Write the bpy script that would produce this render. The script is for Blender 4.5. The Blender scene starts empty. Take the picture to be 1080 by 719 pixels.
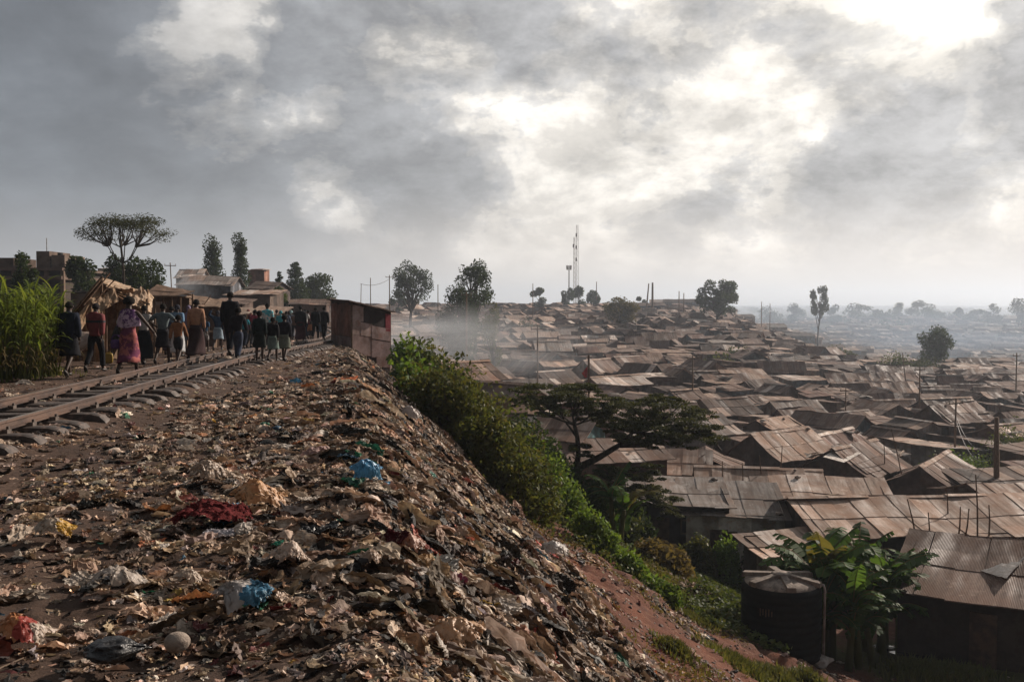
import bpy, math, random
import numpy as np
from mathutils import Vector, Matrix

random.seed(11)
RNG = np.random.default_rng(11)
R = math.radians
SC = bpy.context.scene
COL = SC.collection
F = 1000.0
HOR = 322.0
PITCH = math.atan((359.5 - HOR) / F)
CAMZ = 1.5
SUN_AZ, SUN_EL = R(50), R(25)

# ------------------------------------------------------------------ noise
def _h(ix, iy, seed):
    n = (ix * 374761393 + iy * 668265263 + seed * 982451653) & 0xFFFFFFFF
    n = ((n ^ (n >> 13)) * 1274126177) & 0xFFFFFFFF
    return ((n ^ (n >> 16)) & 0xFFFF) / 65535.0

def vn(x, y, seed=0):
    x = np.asarray(x, float); y = np.asarray(y, float)
    ix = np.floor(x).astype(np.int64); iy = np.floor(y).astype(np.int64)
    fx = x - ix; fy = y - iy
    fx = fx * fx * (3 - 2 * fx); fy = fy * fy * (3 - 2 * fy)
    a = _h(ix, iy, seed); b = _h(ix + 1, iy, seed); c = _h(ix, iy + 1, seed); d = _h(ix + 1, iy + 1, seed)
    return (a * (1 - fx) + b * fx) * (1 - fy) + (c * (1 - fx) + d * fx) * fy

def fbm(x, y, seed=0, octv=4):
    t = 0; a = .5; s = 0
    for k in range(octv):
        t = t + a * (vn(x, y, seed + k * 7) * 2 - 1); s += a; a *= .5
        x = np.asarray(x) * 2.03 + 3.1; y = np.asarray(y) * 2.03 + 1.7
    return t / s

def sst(a, b, x):
    t = np.clip((np.asarray(x, float) - a) / (b - a), 0, 1)
    return t * t * (3 - 2 * t)

# ------------------------------------------------------------------ terrain
def crest_s(x, y):
    return x + .176 * y + .22 * fbm(y * .18, 0 * y + 3.3, 5, 3)

def litter_edge(x, y):
    return 2.8 + .55 * fbm(y * .35, x * .1 + 8.8, 9, 3) + .3 * sst(14, 6, y)

def litter_density(x, y):
    x = np.asarray(x, float); y = np.asarray(y, float)
    s = crest_s(x, y); e = litter_edge(x, y)
    u = x + 4.68 + .08 * y
    d = .10 + .90 * sst(.3, 3.6, u)
    d = d * sst(e + .12, e - .12, s)
    d = d * (1 - .75 * sst(30, 46, y) * sst(-1.5, -3.5, s))
    d = np.where(u < -.2, .10 * sst(-6, -2, u), d)
    d = d * sst(58, 46, y)
    d = d * (1 - .50 * sst(9.5, 5.5, y) * sst(1.2, -.6, s))
    d = d * (.25 + 1.1 * vn(x * 2.2 + 4, y * 2.2, 78) * vn(x * .7, y * .7, 79) * 2 + .35 * sst(-.5, 1, s))
    d = d * (1 - .45 * sst(4.2, 1.5, u))
    return d * (.72 + .5 * vn(x * 1.1, y * 1.1, 77))

def H(x, y, detail=True):
    x = np.asarray(x, float); y = np.asarray(y, float)
    s = crest_s(x, y)
    plat = np.interp(y, [-50, 24, 46, 90, 200, 400, 700, 1000], [0, 0, -.36, -.5, .2, 1.8, -8, -20])
    u = x + 4.68 + .08 * y
    off = np.interp(s, [-1.2, .2, 1.2, 3, 3.35, 8, 12.2, 20, 40, 90], [0, -.05, -.75, -2.25, -2.75, -5.9, -8.0, -12.5, -22, -40])
    az = x / np.maximum(y, 1)
    yy = [0, 26, 44, 80, 130, 200, 300, 380, 450, 700, 1000, 1500, 2500, 5000]
    zl = [-8.4, -8.8, -9.8, -10.0, -8.8, -6.3, -2.9, -.9, -1.5, -18, -26, -22, -14, -2]
    zr = [-8.4, -8.8, -10.0, -11.0, -11.6, -12.6, -22, -30, -31, -28, -14, -24, -24, -1]
    vl = np.interp(y, yy, zl); vr = np.interp(y, yy, zr)
    w = sst(.17, .42, az)
    v = vl * (1 - w) + vr * w
    a = plat + off; k = 1.2
    m = np.maximum(a, v)
    far = sst(20, 40, y)
    h = np.clip(.5 + .5 * (a - v) / k, 0, 1)
    z = v * (1 - h) + a * h + k * h * (1 - h)
    z = np.where(s < 2, a, z)
    # far left: the plateau itself sinks away beyond the ridge
    if detail:
        z = z + .10 * fbm(x * .35, y * .35, 21, 4) * sst(-1, 4, s) * 1.6
        z = z + .035 * fbm(x * 1.2, y * 1.2, 22, 3)
        z = z + np.where(y > 60, .5 * fbm(x * .06, y * .06, 23, 3), 0) * sst(60, 90, y)
        t = sst(3.6 + .0 * y, 2.4, s) * sst(-1.5, 1.2, s) * sst(60, 40, y)
        z = z + t * (.16 * fbm(x * 1.6, y * 1.6, 31, 4) + .10)
        z = z + .05 * fbm(x * 3.2, y * 3.2, 33, 3) * sst(.8, 3, u) * sst(3.6, 2.6, s) * sst(60, 40, y)
        z = z + sst(3.6, 5.2, s) * sst(14, 11, s) * sst(48, 38, y) * (.30 * fbm(x * .42 + 3, y * .42, 45, 3) + .16 * fbm(x * 1.7, y * 1.7, 46, 4) - .16 * np.maximum(0, 1 - 5 * np.abs(vn(x * .5 + y * .1, y * .9, 47) - .5)))
        # path cut on the red bank
        z = z - .18 * np.exp(-((s - 5.0 - .6 * fbm(y * .2, x * 0, 41, 2)) / .8) ** 2) * sst(40, 25, y)
        z = z + .085 * sst(-1.75, -1.3, u) * sst(.75, .15, u) * sst(48, 40, y) * (1 + .5 * fbm(x * 2.2, y * 2.2, 44, 2))
        # undulating far country
        z = z + sst(600, 1200, y) * 5 * fbm(x * .004, y * .004, 51, 3)
    # low stream bed by the tank
    return z

def ray(px, py):
    d = np.array([(px - 540) / F, math.cos(PITCH) + (py - 359.5) / F * -math.sin(PITCH), -math.sin(PITCH) - (py - 359.5) / F * math.cos(PITCH)])
    return d / d[1]

def P(px, py, Y):
    d = ray(px, py) * Y
    return Vector((d[0], d[1], d[2] + CAMZ))

def G(px, py):
    """first point of the terrain seen at a pixel of the photograph"""
    d = ray(px, py)
    ys = np.concatenate([np.arange(1.5, 60, .05), np.arange(60, 500, .5)])
    zz = H(d[0] * ys, ys) - (CAMZ + d[2] * ys)
    i = int(np.argmax(zz > 0))
    if zz[i] <= 0: i = len(ys) - 1
    y = ys[i]
    return Vector((d[0] * y, y, float(H(d[0] * y, y))))

def XY(px, Y):
    x = (px - 540) / F * Y
    return Vector((x, Y, float(H(x, Y))))

# ------------------------------------------------------------------ object bookkeeping
def tag(o, label=None, cat=None, group=None, kind=None):
    if label: o['label'] = label
    if cat: o['category'] = cat
    if group: o['group'] = group
    if kind: o['kind'] = kind
    return o

def empty(name, loc, rz=0, label=None, cat=None, group=None):
    o = bpy.data.objects.new(name, None); COL.objects.link(o)
    o.location = loc; o.rotation_euler = (0, 0, rz); o.empty_display_size = .2
    return tag(o, label, cat, group)

def link(name, me, parent=None, loc=(0, 0, 0), rz=0, mats=None):
    o = bpy.data.objects.new(name, me); COL.objects.link(o)
    o.location = loc; o.rotation_euler = (0, 0, rz)
    if parent: o.parent = parent
    return o

def copy_tree(o, parent=None):
    c = o.copy(); COL.objects.link(c); c.parent = parent
    for ch in list(o.children): copy_tree(ch, c)
    return c

class MB:
    def __init__(s):
        s.v = []; s.n = 0; s.f = []; s.c = []; s.m = []
    def add(s, v, f, col=(1, 1, 1), mat=0):
        v = np.asarray(v, float).reshape(-1, 3)
        f = np.asarray(f, np.int64)
        if f.ndim == 1: f = f.reshape(1, -1)
        s.v.append(v); s.f.append(f + s.n); s.n += len(v)
        c = np.asarray(col, float)
        if c.ndim == 1: c = np.tile(c[:3], (len(f), 1))
        s.c.append(c[:, :3]); s.m.append(np.full(len(f), mat, np.int32))
        return s
    def box(s, c, size, rz=0, rx=0, ry=0, col=(1, 1, 1), mat=0, M=None):
        x, y, z = np.array(size) / 2.0
        v = np.array([[-x, -y, -z], [x, -y, -z], [x, y, -z], [-x, y, -z], [-x, -y, z], [x, -y, z], [x, y, z], [-x, y, z]])
        if M is None: M = np.array((Matrix.Rotation(rz, 3, 'Z') @ Matrix.Rotation(ry, 3, 'Y') @ Matrix.Rotation(rx, 3, 'X')))
        v = v @ M.T + np.array(c)
        f = [[0, 3, 2, 1], [4, 5, 6, 7], [0, 1, 5, 4], [1, 2, 6, 5], [2, 3, 7, 6], [3, 0, 4, 7]]
        return s.add(v, f, col, mat)
    def tube(s, pts, rad, n=6, col=(1, 1, 1), mat=0, cap=True):
        pts = np.array([list(p) for p in pts], float); k = len(pts)
        rad = np.full(k, rad) if np.isscalar(rad) else np.asarray(rad, float)
        t = np.gradient(pts, axis=0) if k > 2 else np.tile(pts[-1] - pts[0], (k, 1))
        t = t / (np.linalg.norm(t, axis=1, keepdims=True) + 1e-9)
        up = np.where(np.abs(t[:, 2:3]) > .9, np.array([[1., 0, 0]]), np.array([[0, 0, 1.]]))
        a = np.cross(t, up); a /= np.linalg.norm(a, axis=1, keepdims=True) + 1e-9
        for i in range(1, k):   # keep frames from flipping
            if np.dot(a[i], a[i - 1]) < 0: a[i] = -a[i]
        b = np.cross(t, a)
        th = np.arange(n) * 2 * math.pi / n
        v = pts[:, None] + rad[:, None, None] * (np.cos(th)[None, :, None] * a[:, None] + np.sin(th)[None, :, None] * b[:, None])
        f = []
        for i in range(k - 1):
            for j in range(n):
                f.append([i * n + j, i * n + (j + 1) % n, (i + 1) * n + (j + 1) % n, (i + 1) * n + j])
        base = s.n
        s.add(v.reshape(-1, 3), f, col, mat)
        if cap:
            for i, rev in ((0, True), (k - 1, False)):
                idx = [base + i * n + j for j in range(n)]
                if rev: idx = idx[::-1]
                s.f.append(np.array([idx])); s.c.append(np.array([np.asarray(col, float)[:3] if np.ndim(col) == 1 else [1, 1, 1]])); s.m.append(np.array([mat], np.int32))
        return s
    def build(s, name, mats, parent=None, smooth=False, loc=(0, 0, 0), rz=0):
        me = s.mesh(name, mats, smooth)
        return link(name, me, parent, loc, rz)
    def mesh(s, name, mats, smooth=False):
        me = bpy.data.meshes.new(name)
        V = np.concatenate(s.v); nf = sum(len(f) for f in s.f)
        lt = np.concatenate([np.full(len(f), f.shape[1], np.int32) for f in s.f])
        li = np.concatenate([f.reshape(-1) for f in s.f]).astype(np.int32)
        ls = np.concatenate([[0], np.cumsum(lt)[:-1]]).astype(np.int32)
        me.vertices.add(len(V)); me.vertices.foreach_set('co', V.astype(np.float32).ravel())
        me.loops.add(len(li)); me.loops.foreach_set('vertex_index', li)
        me.polygons.add(nf); me.polygons.foreach_set('loop_start', ls); me.polygons.foreach_set('loop_total', lt)
        if not isinstance(mats, (list, tuple)): mats = [mats]
        for m in mats: me.materials.append(m)
        me.polygons.foreach_set('material_index', np.concatenate(s.m))
        me.polygons.foreach_set('use_smooth', np.full(nf, smooth))
        at = me.attributes.new('tint', 'FLOAT_COLOR', 'FACE')
        C = np.concatenate(s.c); C = np.concatenate([C, np.ones((len(C), 1))], 1)
        at.data.foreach_set('color', C.astype(np.float32).ravel())
        me.update(calc_edges=True); me.validate()
        return me

def grid_faces(nu, nv):
    i = np.arange(nu - 1)[:, None] * nv + np.arange(nv - 1)[None, :]
    i = i.ravel()
    return np.stack([i, i + 1, i + nv + 1, i + nv], 1)

# ------------------------------------------------------------------ materials
def newmat(name):
    m = bpy.data.materials.new(name); m.use_nodes = True
    nt = m.node_tree; b = nt.nodes['Principled BSDF']
    return m, nt, b

def node(nt, typ, **kw):
    n = nt.nodes.new(typ)
    for k, v in kw.items():
        if k.startswith('i_'):
            key = k[2:]; key = int(key) if key.isdigit() else key.replace('_', ' ')
            n.inputs[key].default_value = v
        else: setattr(n, k, v)
    return n

def mix(nt, a, b, fac, blend='MIX'):
    n = nt.nodes.new('ShaderNodeMix'); n.data_type = 'RGBA'; n.blend_type = blend
    for sock, val in ((n.inputs[0], fac), (n.inputs[6], a), (n.inputs[7], b)):
        if hasattr(val, 'links'): nt.links.new(val, sock)
        elif isinstance(val, (int, float)): sock.default_value = val
        else: sock.default_value = (*val[:3], 1)
    return n.outputs[2]

def noise_fac(nt, scale, detail=4, rough=.6, lo=.4, hi=.6, coord='Object', stretch=None, dist=0):
    tc = nt.nodes.new('ShaderNodeTexCoord')
    src = tc.outputs[coord]
    if stretch:
        mp = node(nt, 'ShaderNodeMapping'); mp.inputs['Scale'].default_value = stretch
        nt.links.new(src, mp.inputs[0]); src = mp.outputs[0]
    n = node(nt, 'ShaderNodeTexNoise', i_Scale=scale, i_Detail=detail, i_Roughness=rough, i_Distortion=dist)
    nt.links.new(src, n.inputs['Vector'])
    mr = node(nt, 'ShaderNodeMapRange'); mr.inputs[1].default_value = lo; mr.inputs[2].default_value = hi
    nt.links.new(n.outputs[0], mr.inputs[0])
    return mr.outputs[0]

def bump(nt, b, h, strength=.4, dist=.02):
    n = node(nt, 'ShaderNodeBump', i_Strength=strength, i_Distance=dist)
    nt.links.new(h, n.inputs['Height']); nt.links.new(n.outputs[0], b.inputs['Normal'])

def surf(name, c1, c2, scale=6, rough=.8, c3=None, use_tint=False, bumps=.3, metal=0, spec=.3, lo=.4, hi=.6, stretch=None, bscale=None, bdist=.02, transl=0, coord='Object', objrand=0):
    m, nt, b = newmat(name)
    f = noise_fac(nt, scale, 5, .65, lo, hi, coord, stretch)
    col = mix(nt, c1, c2, f)
    if c3: col = mix(nt, col, c3, noise_fac(nt, scale * 2.7, 4, .7, .52, .68, coord, stretch))
    if use_tint:
        a = node(nt, 'ShaderNodeAttribute', attribute_name='tint')
        col = mix(nt, col, a.outputs[0], 1.0, 'MULTIPLY')
    if objrand:
        oi = nt.nodes.new('ShaderNodeObjectInfo')
        mr = node(nt, 'ShaderNodeMapRange'); mr.inputs[3].default_value = 1 - objrand; mr.inputs[4].default_value = 1 + objrand
        nt.links.new(oi.outputs['Random'], mr.inputs[0])
        v = node(nt, 'ShaderNodeVectorMath', operation='SCALE'); nt.links.new(col, v.inputs[0]); nt.links.new(mr.outputs[0], v.inputs['Scale'])
        col = v.outputs[0]
    nt.links.new(col, b.inputs['Base Color'])
    b.inputs['Roughness'].default_value = rough; b.inputs['Metallic'].default_value = metal
    b.inputs['Specular IOR Level'].default_value = spec
    if bumps: bump(nt, b, noise_fac(nt, bscale or scale * 4, 5, .7, .2, .8, coord, stretch), bumps, bdist)
    if transl:
        t = nt.nodes.new('ShaderNodeBsdfTranslucent'); nt.links.new(col, t.inputs[0])
        ms = node(nt, 'ShaderNodeMixShader', i_0=transl)
        nt.links.new(b.outputs[0], ms.inputs[1]); nt.links.new(t.outputs[0], ms.inputs[2])
        nt.links.new(ms.outputs[0], nt.nodes['Material Output'].inputs[0])
    return m

M = {}
M['litter'] = surf('litter_plastic', (1, .97, .93), (.52, .46, .40), 7, .62, use_tint=True, bumps=.35, spec=.35, transl=.15, bscale=40)
M['bag'] = surf('thin_plastic', (1, 1, 1), (.72, .66, .6), 7, .38, use_tint=True, bumps=.35, spec=.45, transl=.3, bscale=16)
M['blackbag'] = surf('black_plastic', (.010, .010, .012), (.03, .028, .026), 6, .32, bumps=.5, spec=.5, bscale=18)
M['cloth'] = surf('rag', (1, 1, 1), (.7, .66, .62), 12, .95, use_tint=True, bumps=.5, spec=.1, bscale=50)
M['steel'] = surf('rusty_rail', (.12, .07, .048), (.05, .03, .023), 5, .55, spec=.4, bumps=.2, stretch=(1, .3, 1))
M['railtop'] = surf('worn_rail_top', (.50, .42, .36), (.34, .25, .19), 3, .30, metal=.7, bumps=.1, stretch=(1, .15, 1))
M['sleeper'] = surf('steel_sleeper', (.11, .085, .07), (.05, .038, .032), 4, .6, spec=.35, c3=(.16, .11, .085))
M['wood'] = surf('old_wood', (.16, .10, .065), (.07, .045, .03), 3, .85, c3=(.26, .18, .12), use_tint=True, stretch=(6, 6, 1), spec=.15)
M['bark'] = surf('bark', (.07, .055, .042), (.03, .023, .018), 9, .95, spec=.1, bumps=.6, stretch=(1, 1, .4))
def roof_material():
    m, nt, b = newmat('rusty_sheet_roof')
    a = node(nt, 'ShaderNodeAttribute', attribute_name='tint')
    streak = noise_fac(nt, 1.0, 6, .7, .36, .64, 'Object', (5, .55, .55))
    blot = noise_fac(nt, .8, 6, .7, .42, .62)
    f = mix(nt, (1.18, 1.14, 1.10), (.42, .35, .31), streak)
    f = mix(nt, f, (.74, .57, .47), blot)
    f = mix(nt, f, (1.35, 1.3, 1.25), noise_fac(nt, 2.4, 5, .7, .60, .70))
    col = mix(nt, f, a.outputs[0], 1.0, 'MULTIPLY')
    nt.links.new(col, b.inputs['Base Color']); b.inputs['Specular IOR Level'].default_value = .22
    rr = node(nt, 'ShaderNodeMapRange'); rr.inputs[3].default_value = .92; rr.inputs[4].default_value = .55; nt.links.new(noise_fac(nt, .6, 4, .6, .45, .65, 'Object', (2, .5, 1)), rr.inputs[0]); nt.links.new(rr.outputs[0], b.inputs['Roughness'])
    tc = nt.nodes.new('ShaderNodeTexCoord'); w = node(nt, 'ShaderNodeTexWave', wave_type='BANDS', bands_direction='X', wave_profile='SIN', i_Scale=7.5, i_Distortion=.3)
    nt.links.new(tc.outputs['Object'], w.inputs[0]); bump(nt, b, w.outputs[0], .6, .02)
    return m
M['roof'] = roof_material()
M['wall'] = surf('shack_wall', (1, 1, 1), (.45, .40, .36), 1.2, .85, c3=(.7, .52, .42), use_tint=True, spec=.15, bumps=.35, bscale=10)
M['door'] = surf('door_plank', (.10, .06, .04), (.045, .028, .02), 4, .85, use_tint=False, spec=.15)
M['dark'] = surf('dark_opening', (.02, .016, .013), (.012, .01, .009), 3, .95, spec=.05, bumps=0)
M['concrete'] = surf('concrete', (.23, .195, .17), (.14, .115, .10), .5, .9, c3=(.10, .08, .07), use_tint=True, spec=.15)
M['glass'] = surf('dull_glass', (.04, .045, .05), (.06, .065, .07), 2, .2, spec=.5, bumps=0)
M['tarp'] = surf('sackcloth', (1, 1, 1), (.62, .52, .44), 2.2, .85, c3=(.55, .42, .33), use_tint=True, spec=.15, bumps=.6, bscale=9, bdist=.04, transl=.12)
M['tank'] = surf('black_tank_plastic', (.004, .004, .0045), (.008, .0075, .007), 1.4, .6, c3=(.014, .012, .010), spec=.12, bumps=.08)
M['tanklid'] = surf('dusty_tank_top', (.30, .245, .205), (.15, .12, .10), 3, .8, c3=(.08, .065, .055), spec=.2)
M['pvc'] = surf('pale_pipe', (.42, .37, .33), (.25, .21, .18), 4, .5)
M['metal'] = surf('grey_metal', (.23, .22, .21), (.13, .12, .115), 4, .5, metal=.5)
M['mast'] = surf('mast_metal', (.32, .29, .28), (.20, .18, .175), 4, .6, metal=.2, use_tint=True)
M['stone'] = surf('stone', (.33, .27, .22), (.20, .155, .125), 5, .9, bumps=.6, c3=(.4, .34, .28))
M['skin'] = surf('dark_skin', (.058, .033, .022), (.045, .025, .017), 12, .55, bumps=.1, spec=.3)
M['hair'] = surf('black_hair', (.012, .010, .009), (.02, .017, .015), 60, .9, bumps=.9, bscale=90, spec=.1)
M['eye'] = surf('eye_white', (.5, .48, .45), (.45, .42, .4), 4, .3, bumps=0)
M['shoe'] = surf('shoe_leather', (.02, .016, .014), (.04, .03, .025), 9, .5, bumps=.1)
M['water'], nt, b = newmat('stream_water')
b.inputs['Base Color'].default_value = (.05, .045, .04, 1); b.inputs['Roughness'].default_value = .12
bump(nt, b, noise_fac(nt, 3, 4, .6, .2, .8), .25, .03)

def leafmat(name, c1, c2, rough=.55, transl=.35):
    m, nt, b = newmat(name)
    a = node(nt, 'ShaderNodeAttribute', attribute_name='tint')
    sp = nt.nodes.new('ShaderNodeSeparateColor'); nt.links.new(a.outputs[0], sp.inputs[0])
    col = mix(nt, c1, c2, sp.outputs[0])
    col2 = mix(nt, col, (.17, .115, .045), sp.outputs[1])
    nt.links.new(col2, b.inputs['Base Color'])
    b.inputs['Roughness'].default_value = rough; b.inputs['Specular IOR Level'].default_value = .15 if name == 'banana_leaf' else .08
    t = nt.nodes.new('ShaderNodeBsdfTranslucent')
    tcol = mix(nt, col2, (1.3, 1.25, .6), 1.0, 'MULTIPLY'); nt.links.new(tcol, t.inputs[0])
    ms = node(nt, 'ShaderNodeMixShader', i_0=transl)
    nt.links.new(b.outputs[0], ms.inputs[1]); nt.links.new(t.outputs[0], ms.inputs[2])
    nt.links.new(ms.outputs[0], nt.nodes['Material Output'].inputs[0])
    return m
M['leaf_dark'] = leafmat('dark_foliage', (.020, .032, .014), (.050, .072, .026))
M['leaf_acacia'] = leafmat('acacia_foliage', (.030, .036, .015), (.085, .088, .034), transl=.3)
M['leaf_bush'] = leafmat('bush_foliage', (.034, .052, .019), (.100, .128, .038))
M['leaf_bright'] = leafmat('bright_foliage', (.065, .12, .025), (.15, .23, .045))
M['leaf_reed'] = leafmat('reed_foliage', (.06, .10, .025), (.17, .22, .055), transl=.45)
M['leaf_banana'] = leafmat('banana_leaf', (.028, .062, .016), (.085, .15, .034), rough=.6, transl=.45)
M['leaf_dry'] = leafmat('dry_foliage', (.09, .072, .038), (.18, .14, .065))
M['grass'] = leafmat('grass_blades', (.050, .062, .022), (.13, .135, .045), transl=.4)

# ------------------------------------------------------------------ ground sheet
def ground_material():
    m, nt, b = newmat('earth')
    def att(n): return node(nt, 'ShaderNodeAttribute', attribute_name=n).outputs['Fac']
    soil = mix(nt, (.085, .055, .042), (.14, .090, .066), noise_fac(nt, 1.6, 8, .7, .35, .65))
    soil = mix(nt, soil, (.05, .034, .027), noise_fac(nt, 9, 8, .75, .52, .66))
    red = mix(nt, (.165, .066, .040), (.09, .04, .028), noise_fac(nt, .9, 7, .65, .35, .65))
    red = mix(nt, red, (.25, .14, .09), noise_fac(nt, 5, 7, .7, .55, .7))
    grs = mix(nt, (.060, .062, .024), (.10, .095, .036), noise_fac(nt, 1.3, 7, .7, .35, .65))
    val = mix(nt, (.075, .050, .038), (.05, .04, .028), noise_fac(nt, .4, 6, .6, .35, .65))
    fr = mix(nt, (.05, .055, .04), (.10, .085, .06), noise_fac(nt, .02, 6, .65, .4, .6))
    muck = mix(nt, (.060, .042, .033), (.03, .022, .018), noise_fac(nt, 3, 8, .75, .4, .6))
    muck = mix(nt, muck, (.16, .12, .09), noise_fac(nt, 14, 8, .8, .56, .68))
    c = soil
    c = mix(nt, c, val, att('valley')); c = mix(nt, c, red, att('red')); c = mix(nt, c, grs, att('grassy'))
    c = mix(nt, c, muck, att('muck')); c = mix(nt, c, fr, att('faraway'))
    nt.links.new(c, b.inputs['Base Color']); b.inputs['Roughness'].default_value = .95
    b.inputs['Specular IOR Level'].default_value = .15
    bump(nt, b, noise_fac(nt, 11, 9, .75, .2, .8), .8, .05)
    return m

def build_ground():
    th = np.concatenate([np.linspace(-180, -62, 30)[:-1], np.linspace(-62, -38, 40)[:-1], np.linspace(-38, 38, 560)[:-1], np.linspace(38, 62, 40)[:-1], np.linspace(62, 180, 30)])
    th = np.radians(th)
    r = np.concatenate([np.linspace(.15, 3, 14)[:-1], np.geomspace(3, 60, 330)[:-1], np.geomspace(60, 6000, 190)])
    TH, RR = np.meshgrid(th, r, indexing='ij')
    X = np.sin(TH) * RR; Y = np.cos(TH) * RR
    Z = H(X, Y)
    mb = MB(); mb.add(np.stack([X, Y, Z], -1).reshape(-1, 3), grid_faces(len(th), len(r))[:, ::-1])
    me = mb.mesh('ground', ground_material(), True)
    s = crest_s(X, Y); e = litter_edge(X, Y)
    n1 = fbm(X * .5, Y * .5, 61, 4); n2 = fbm(X * .25, Y * .25, 62, 3)
    near = sst(46, 34, Y)
    n1 = n1 * 1.5; wig = 1.6 * fbm(X * .33 + 9, Y * .33, 64, 3)
    red = sst(e - .3, e + .2, s) * sst(11 + 3 * n2, 8.0 + 3 * n2, s + 1.1 * n1) * near
    red = np.maximum(red, sst(7, 9, s) * sst(40, 30, Y) * (.65 + .45 * sst(-.3, .15, n1)))
    gr = sst(6.6 + 1.4 * n1, 7.8 + 1.4 * n1, s + .9 * n2 + wig) * sst(11.5, 9.5, s + 2 * n1) * near * sst(25, 31, Y + 3 * n1)
    gr = np.maximum(gr, .75 * sst(24, 29, Y + 3 * n1) * sst(3.2, 4.4, s + n1) * near * sst(12, 9, s))
    gr = np.maximum(gr, sst(.22, .4, n2 - .15 * n1) * sst(8, 9, s) * near)
    valley = sst(6, 10, s); far = sst(420, 600, Y)
    muck = np.clip(litter_density(X, Y) * 1.15, 0, 1) * sst(e + .2, e - .1, s)
    for n, a in (('red', red), ('grassy', gr), ('valley', valley), ('muck', muck), ('faraway', far)):
        at = me.attributes.new(n, 'FLOAT', 'POINT'); at.data.foreach_set('value', np.clip(a, 0, 1).astype(np.float32).ravel())
    return tag(link('ground', me), kind='structure')
build_ground()
# ------------------------------------------------------------------ litter shapes
def ico(sub):
    import bmesh
    bm = bmesh.new(); bmesh.ops.create_icosphere(bm, subdivisions=sub, radius=1)
    v = np.array([x.co[:] for x in bm.verts]); f = np.array([[q.index for q in p.verts] for p in bm.faces]); bm.free()
    return v, f
ICO = {k: ico(k) for k in (1, 2, 3, 4, 5)}

def n3(p, sc, seed, octv=3, ridge=False):
    """cheap 3-D fractal from three plane noises"""
    p = p * sc; t = 0; a = 1; s = 0
    for k in range(octv):
        q = (vn(p[:, 0] + 5.1, p[:, 1] + p[:, 2] * .7, seed + k) + vn(p[:, 1] - 2.2, p[:, 2] + p[:, 0] * .6, seed + 9 + k) + vn(p[:, 2] + 1.3, p[:, 0] + p[:, 1] * .8, seed + 17 + k)) / 1.5 - 1
        if ridge: q = 1 - 2 * np.abs(q)
        t = t + a * q; s += a; a *= .55; p = p * 2.1
    return t / s

def sh_bag(seed, sub=2, flat=.5, rough=.45):
    """a crumpled bag: lobed, pleated toward a gathered end"""
    v, f = ICO[sub]; v = v.copy(); rg = np.random.default_rng(seed)
    ph = np.arctan2(v[:, 2], v[:, 1])
    pl = 1 - 2 * np.abs(vn(ph * 1.6 + 9 + .6 * v[:, 0], v[:, 0] * 1.1 + seed, seed) * 2 - 1)
    r = 1 + rough * n3(v, 1.3, seed, 2) + (rough * .32 * pl if sub > 1 else 0)
    if sub > 2: r += rough * .38 * n3(v, 2.4, seed + 40, 4, True) + rough * .12 * n3(v, 7, seed + 60, 2, True)
    if sub > 3: r += rough * .16 * n3(v * [1, 1.6, 1.6], 5.5, seed + 80, 3, True)
    v = v * r[:, None]
    v[:, 0] *= rg.uniform(.8, 1.5); v[:, 2] *= flat * rg.uniform(.7, 1.3)
    k = sst(.35, 1.3, v[:, 0]); v[:, 1] *= 1 - .72 * k; v[:, 2] *= 1 - .55 * k; v[:, 2] += .22 * k * rg.uniform(-.2, 1.4); v[:, 0] *= 1 + .3 * k
    v[:, 2] += .15
    return v, f

def sh_rag(seed, n=6, amp=.4, asp=1.5):
    """a crumpled sheet: pushed about in all three directions, finely creased when dense"""
    rg = np.random.default_rng(seed)
    u = np.linspace(-1, 1, n); U, V = np.meshgrid(u * asp, u, indexing='ij')
    p = np.stack([U.ravel(), V.ravel(), np.zeros(n * n)], 1); q = p + seed * 3.1
    a = np.arctan2(p[:, 1], p[:, 0] / asp); k = np.maximum(np.abs(p[:, 0] / asp), np.abs(p[:, 1])); rr = np.hypot(p[:, 0] / asp, p[:, 1]) + 1e-6
    p[:, :2] *= (1 + (k / rr - 1) * .75 * k)[:, None]      # corners drawn in
    p[:, :2] *= (1 + .22 * k ** 3 * (vn(a * 2.2 + 20, a * 0 + seed, seed) * 2 - 1))[:, None]
    fr = .9 if n < 8 else 1.2
    for ax in range(3):
        w = (1.0 if ax == 2 else .75)
        p[:, ax] += w * (amp * .95 * n3(q, fr, seed + 30 * ax, 2, ax == 2) + (amp * .55 * n3(q, fr * 2.9, seed + 30 * ax + 7, 2, True) if n > 7 else 0) + (amp * .22 * n3(q, fr * 7, seed + 11 * ax, 2, True) if n > 14 else 0))
    p += rg.normal(0, 1, p.shape) * (.17 if n < 8 else .075 if n < 15 else .03) * np.array([1, 1, 1.1])
    th = rg.uniform(.1, 1.0); bx = p[:, 0].copy(); up = 1 if rg.uniform() < .55 else -1     # the sheet curls
    p[:, 0] = np.sin(bx * th / asp) / th * asp * 1.1; p[:, 2] += up * (1 - np.cos(bx * th / asp)) / th * asp * .7
    p[:, 2] -= np.percentile(p[:, 2], 12)
    return p, grid_faces(n, n)

def sh_strip(seed):
    rg = np.random.default_rng(seed); k = 7
    t = np.linspace(-1, 1, k); cx = t; cy = np.cumsum(rg.uniform(-.18, .18, k)); cz = .12 * np.abs(np.sin(t * 3 + rg.uniform(0, 6)))
    w = .12 * (1.1 - np.abs(t)); 
    v = np.concatenate([np.stack([cx, cy - w, cz], 1), np.stack([cx, cy + w, cz + rg.uniform(-.05, .12, k)], 1)])
    i = np.arange(k - 1); return v, np.stack([i, i + 1, i + 1 + k, i + k], 1)

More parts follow.
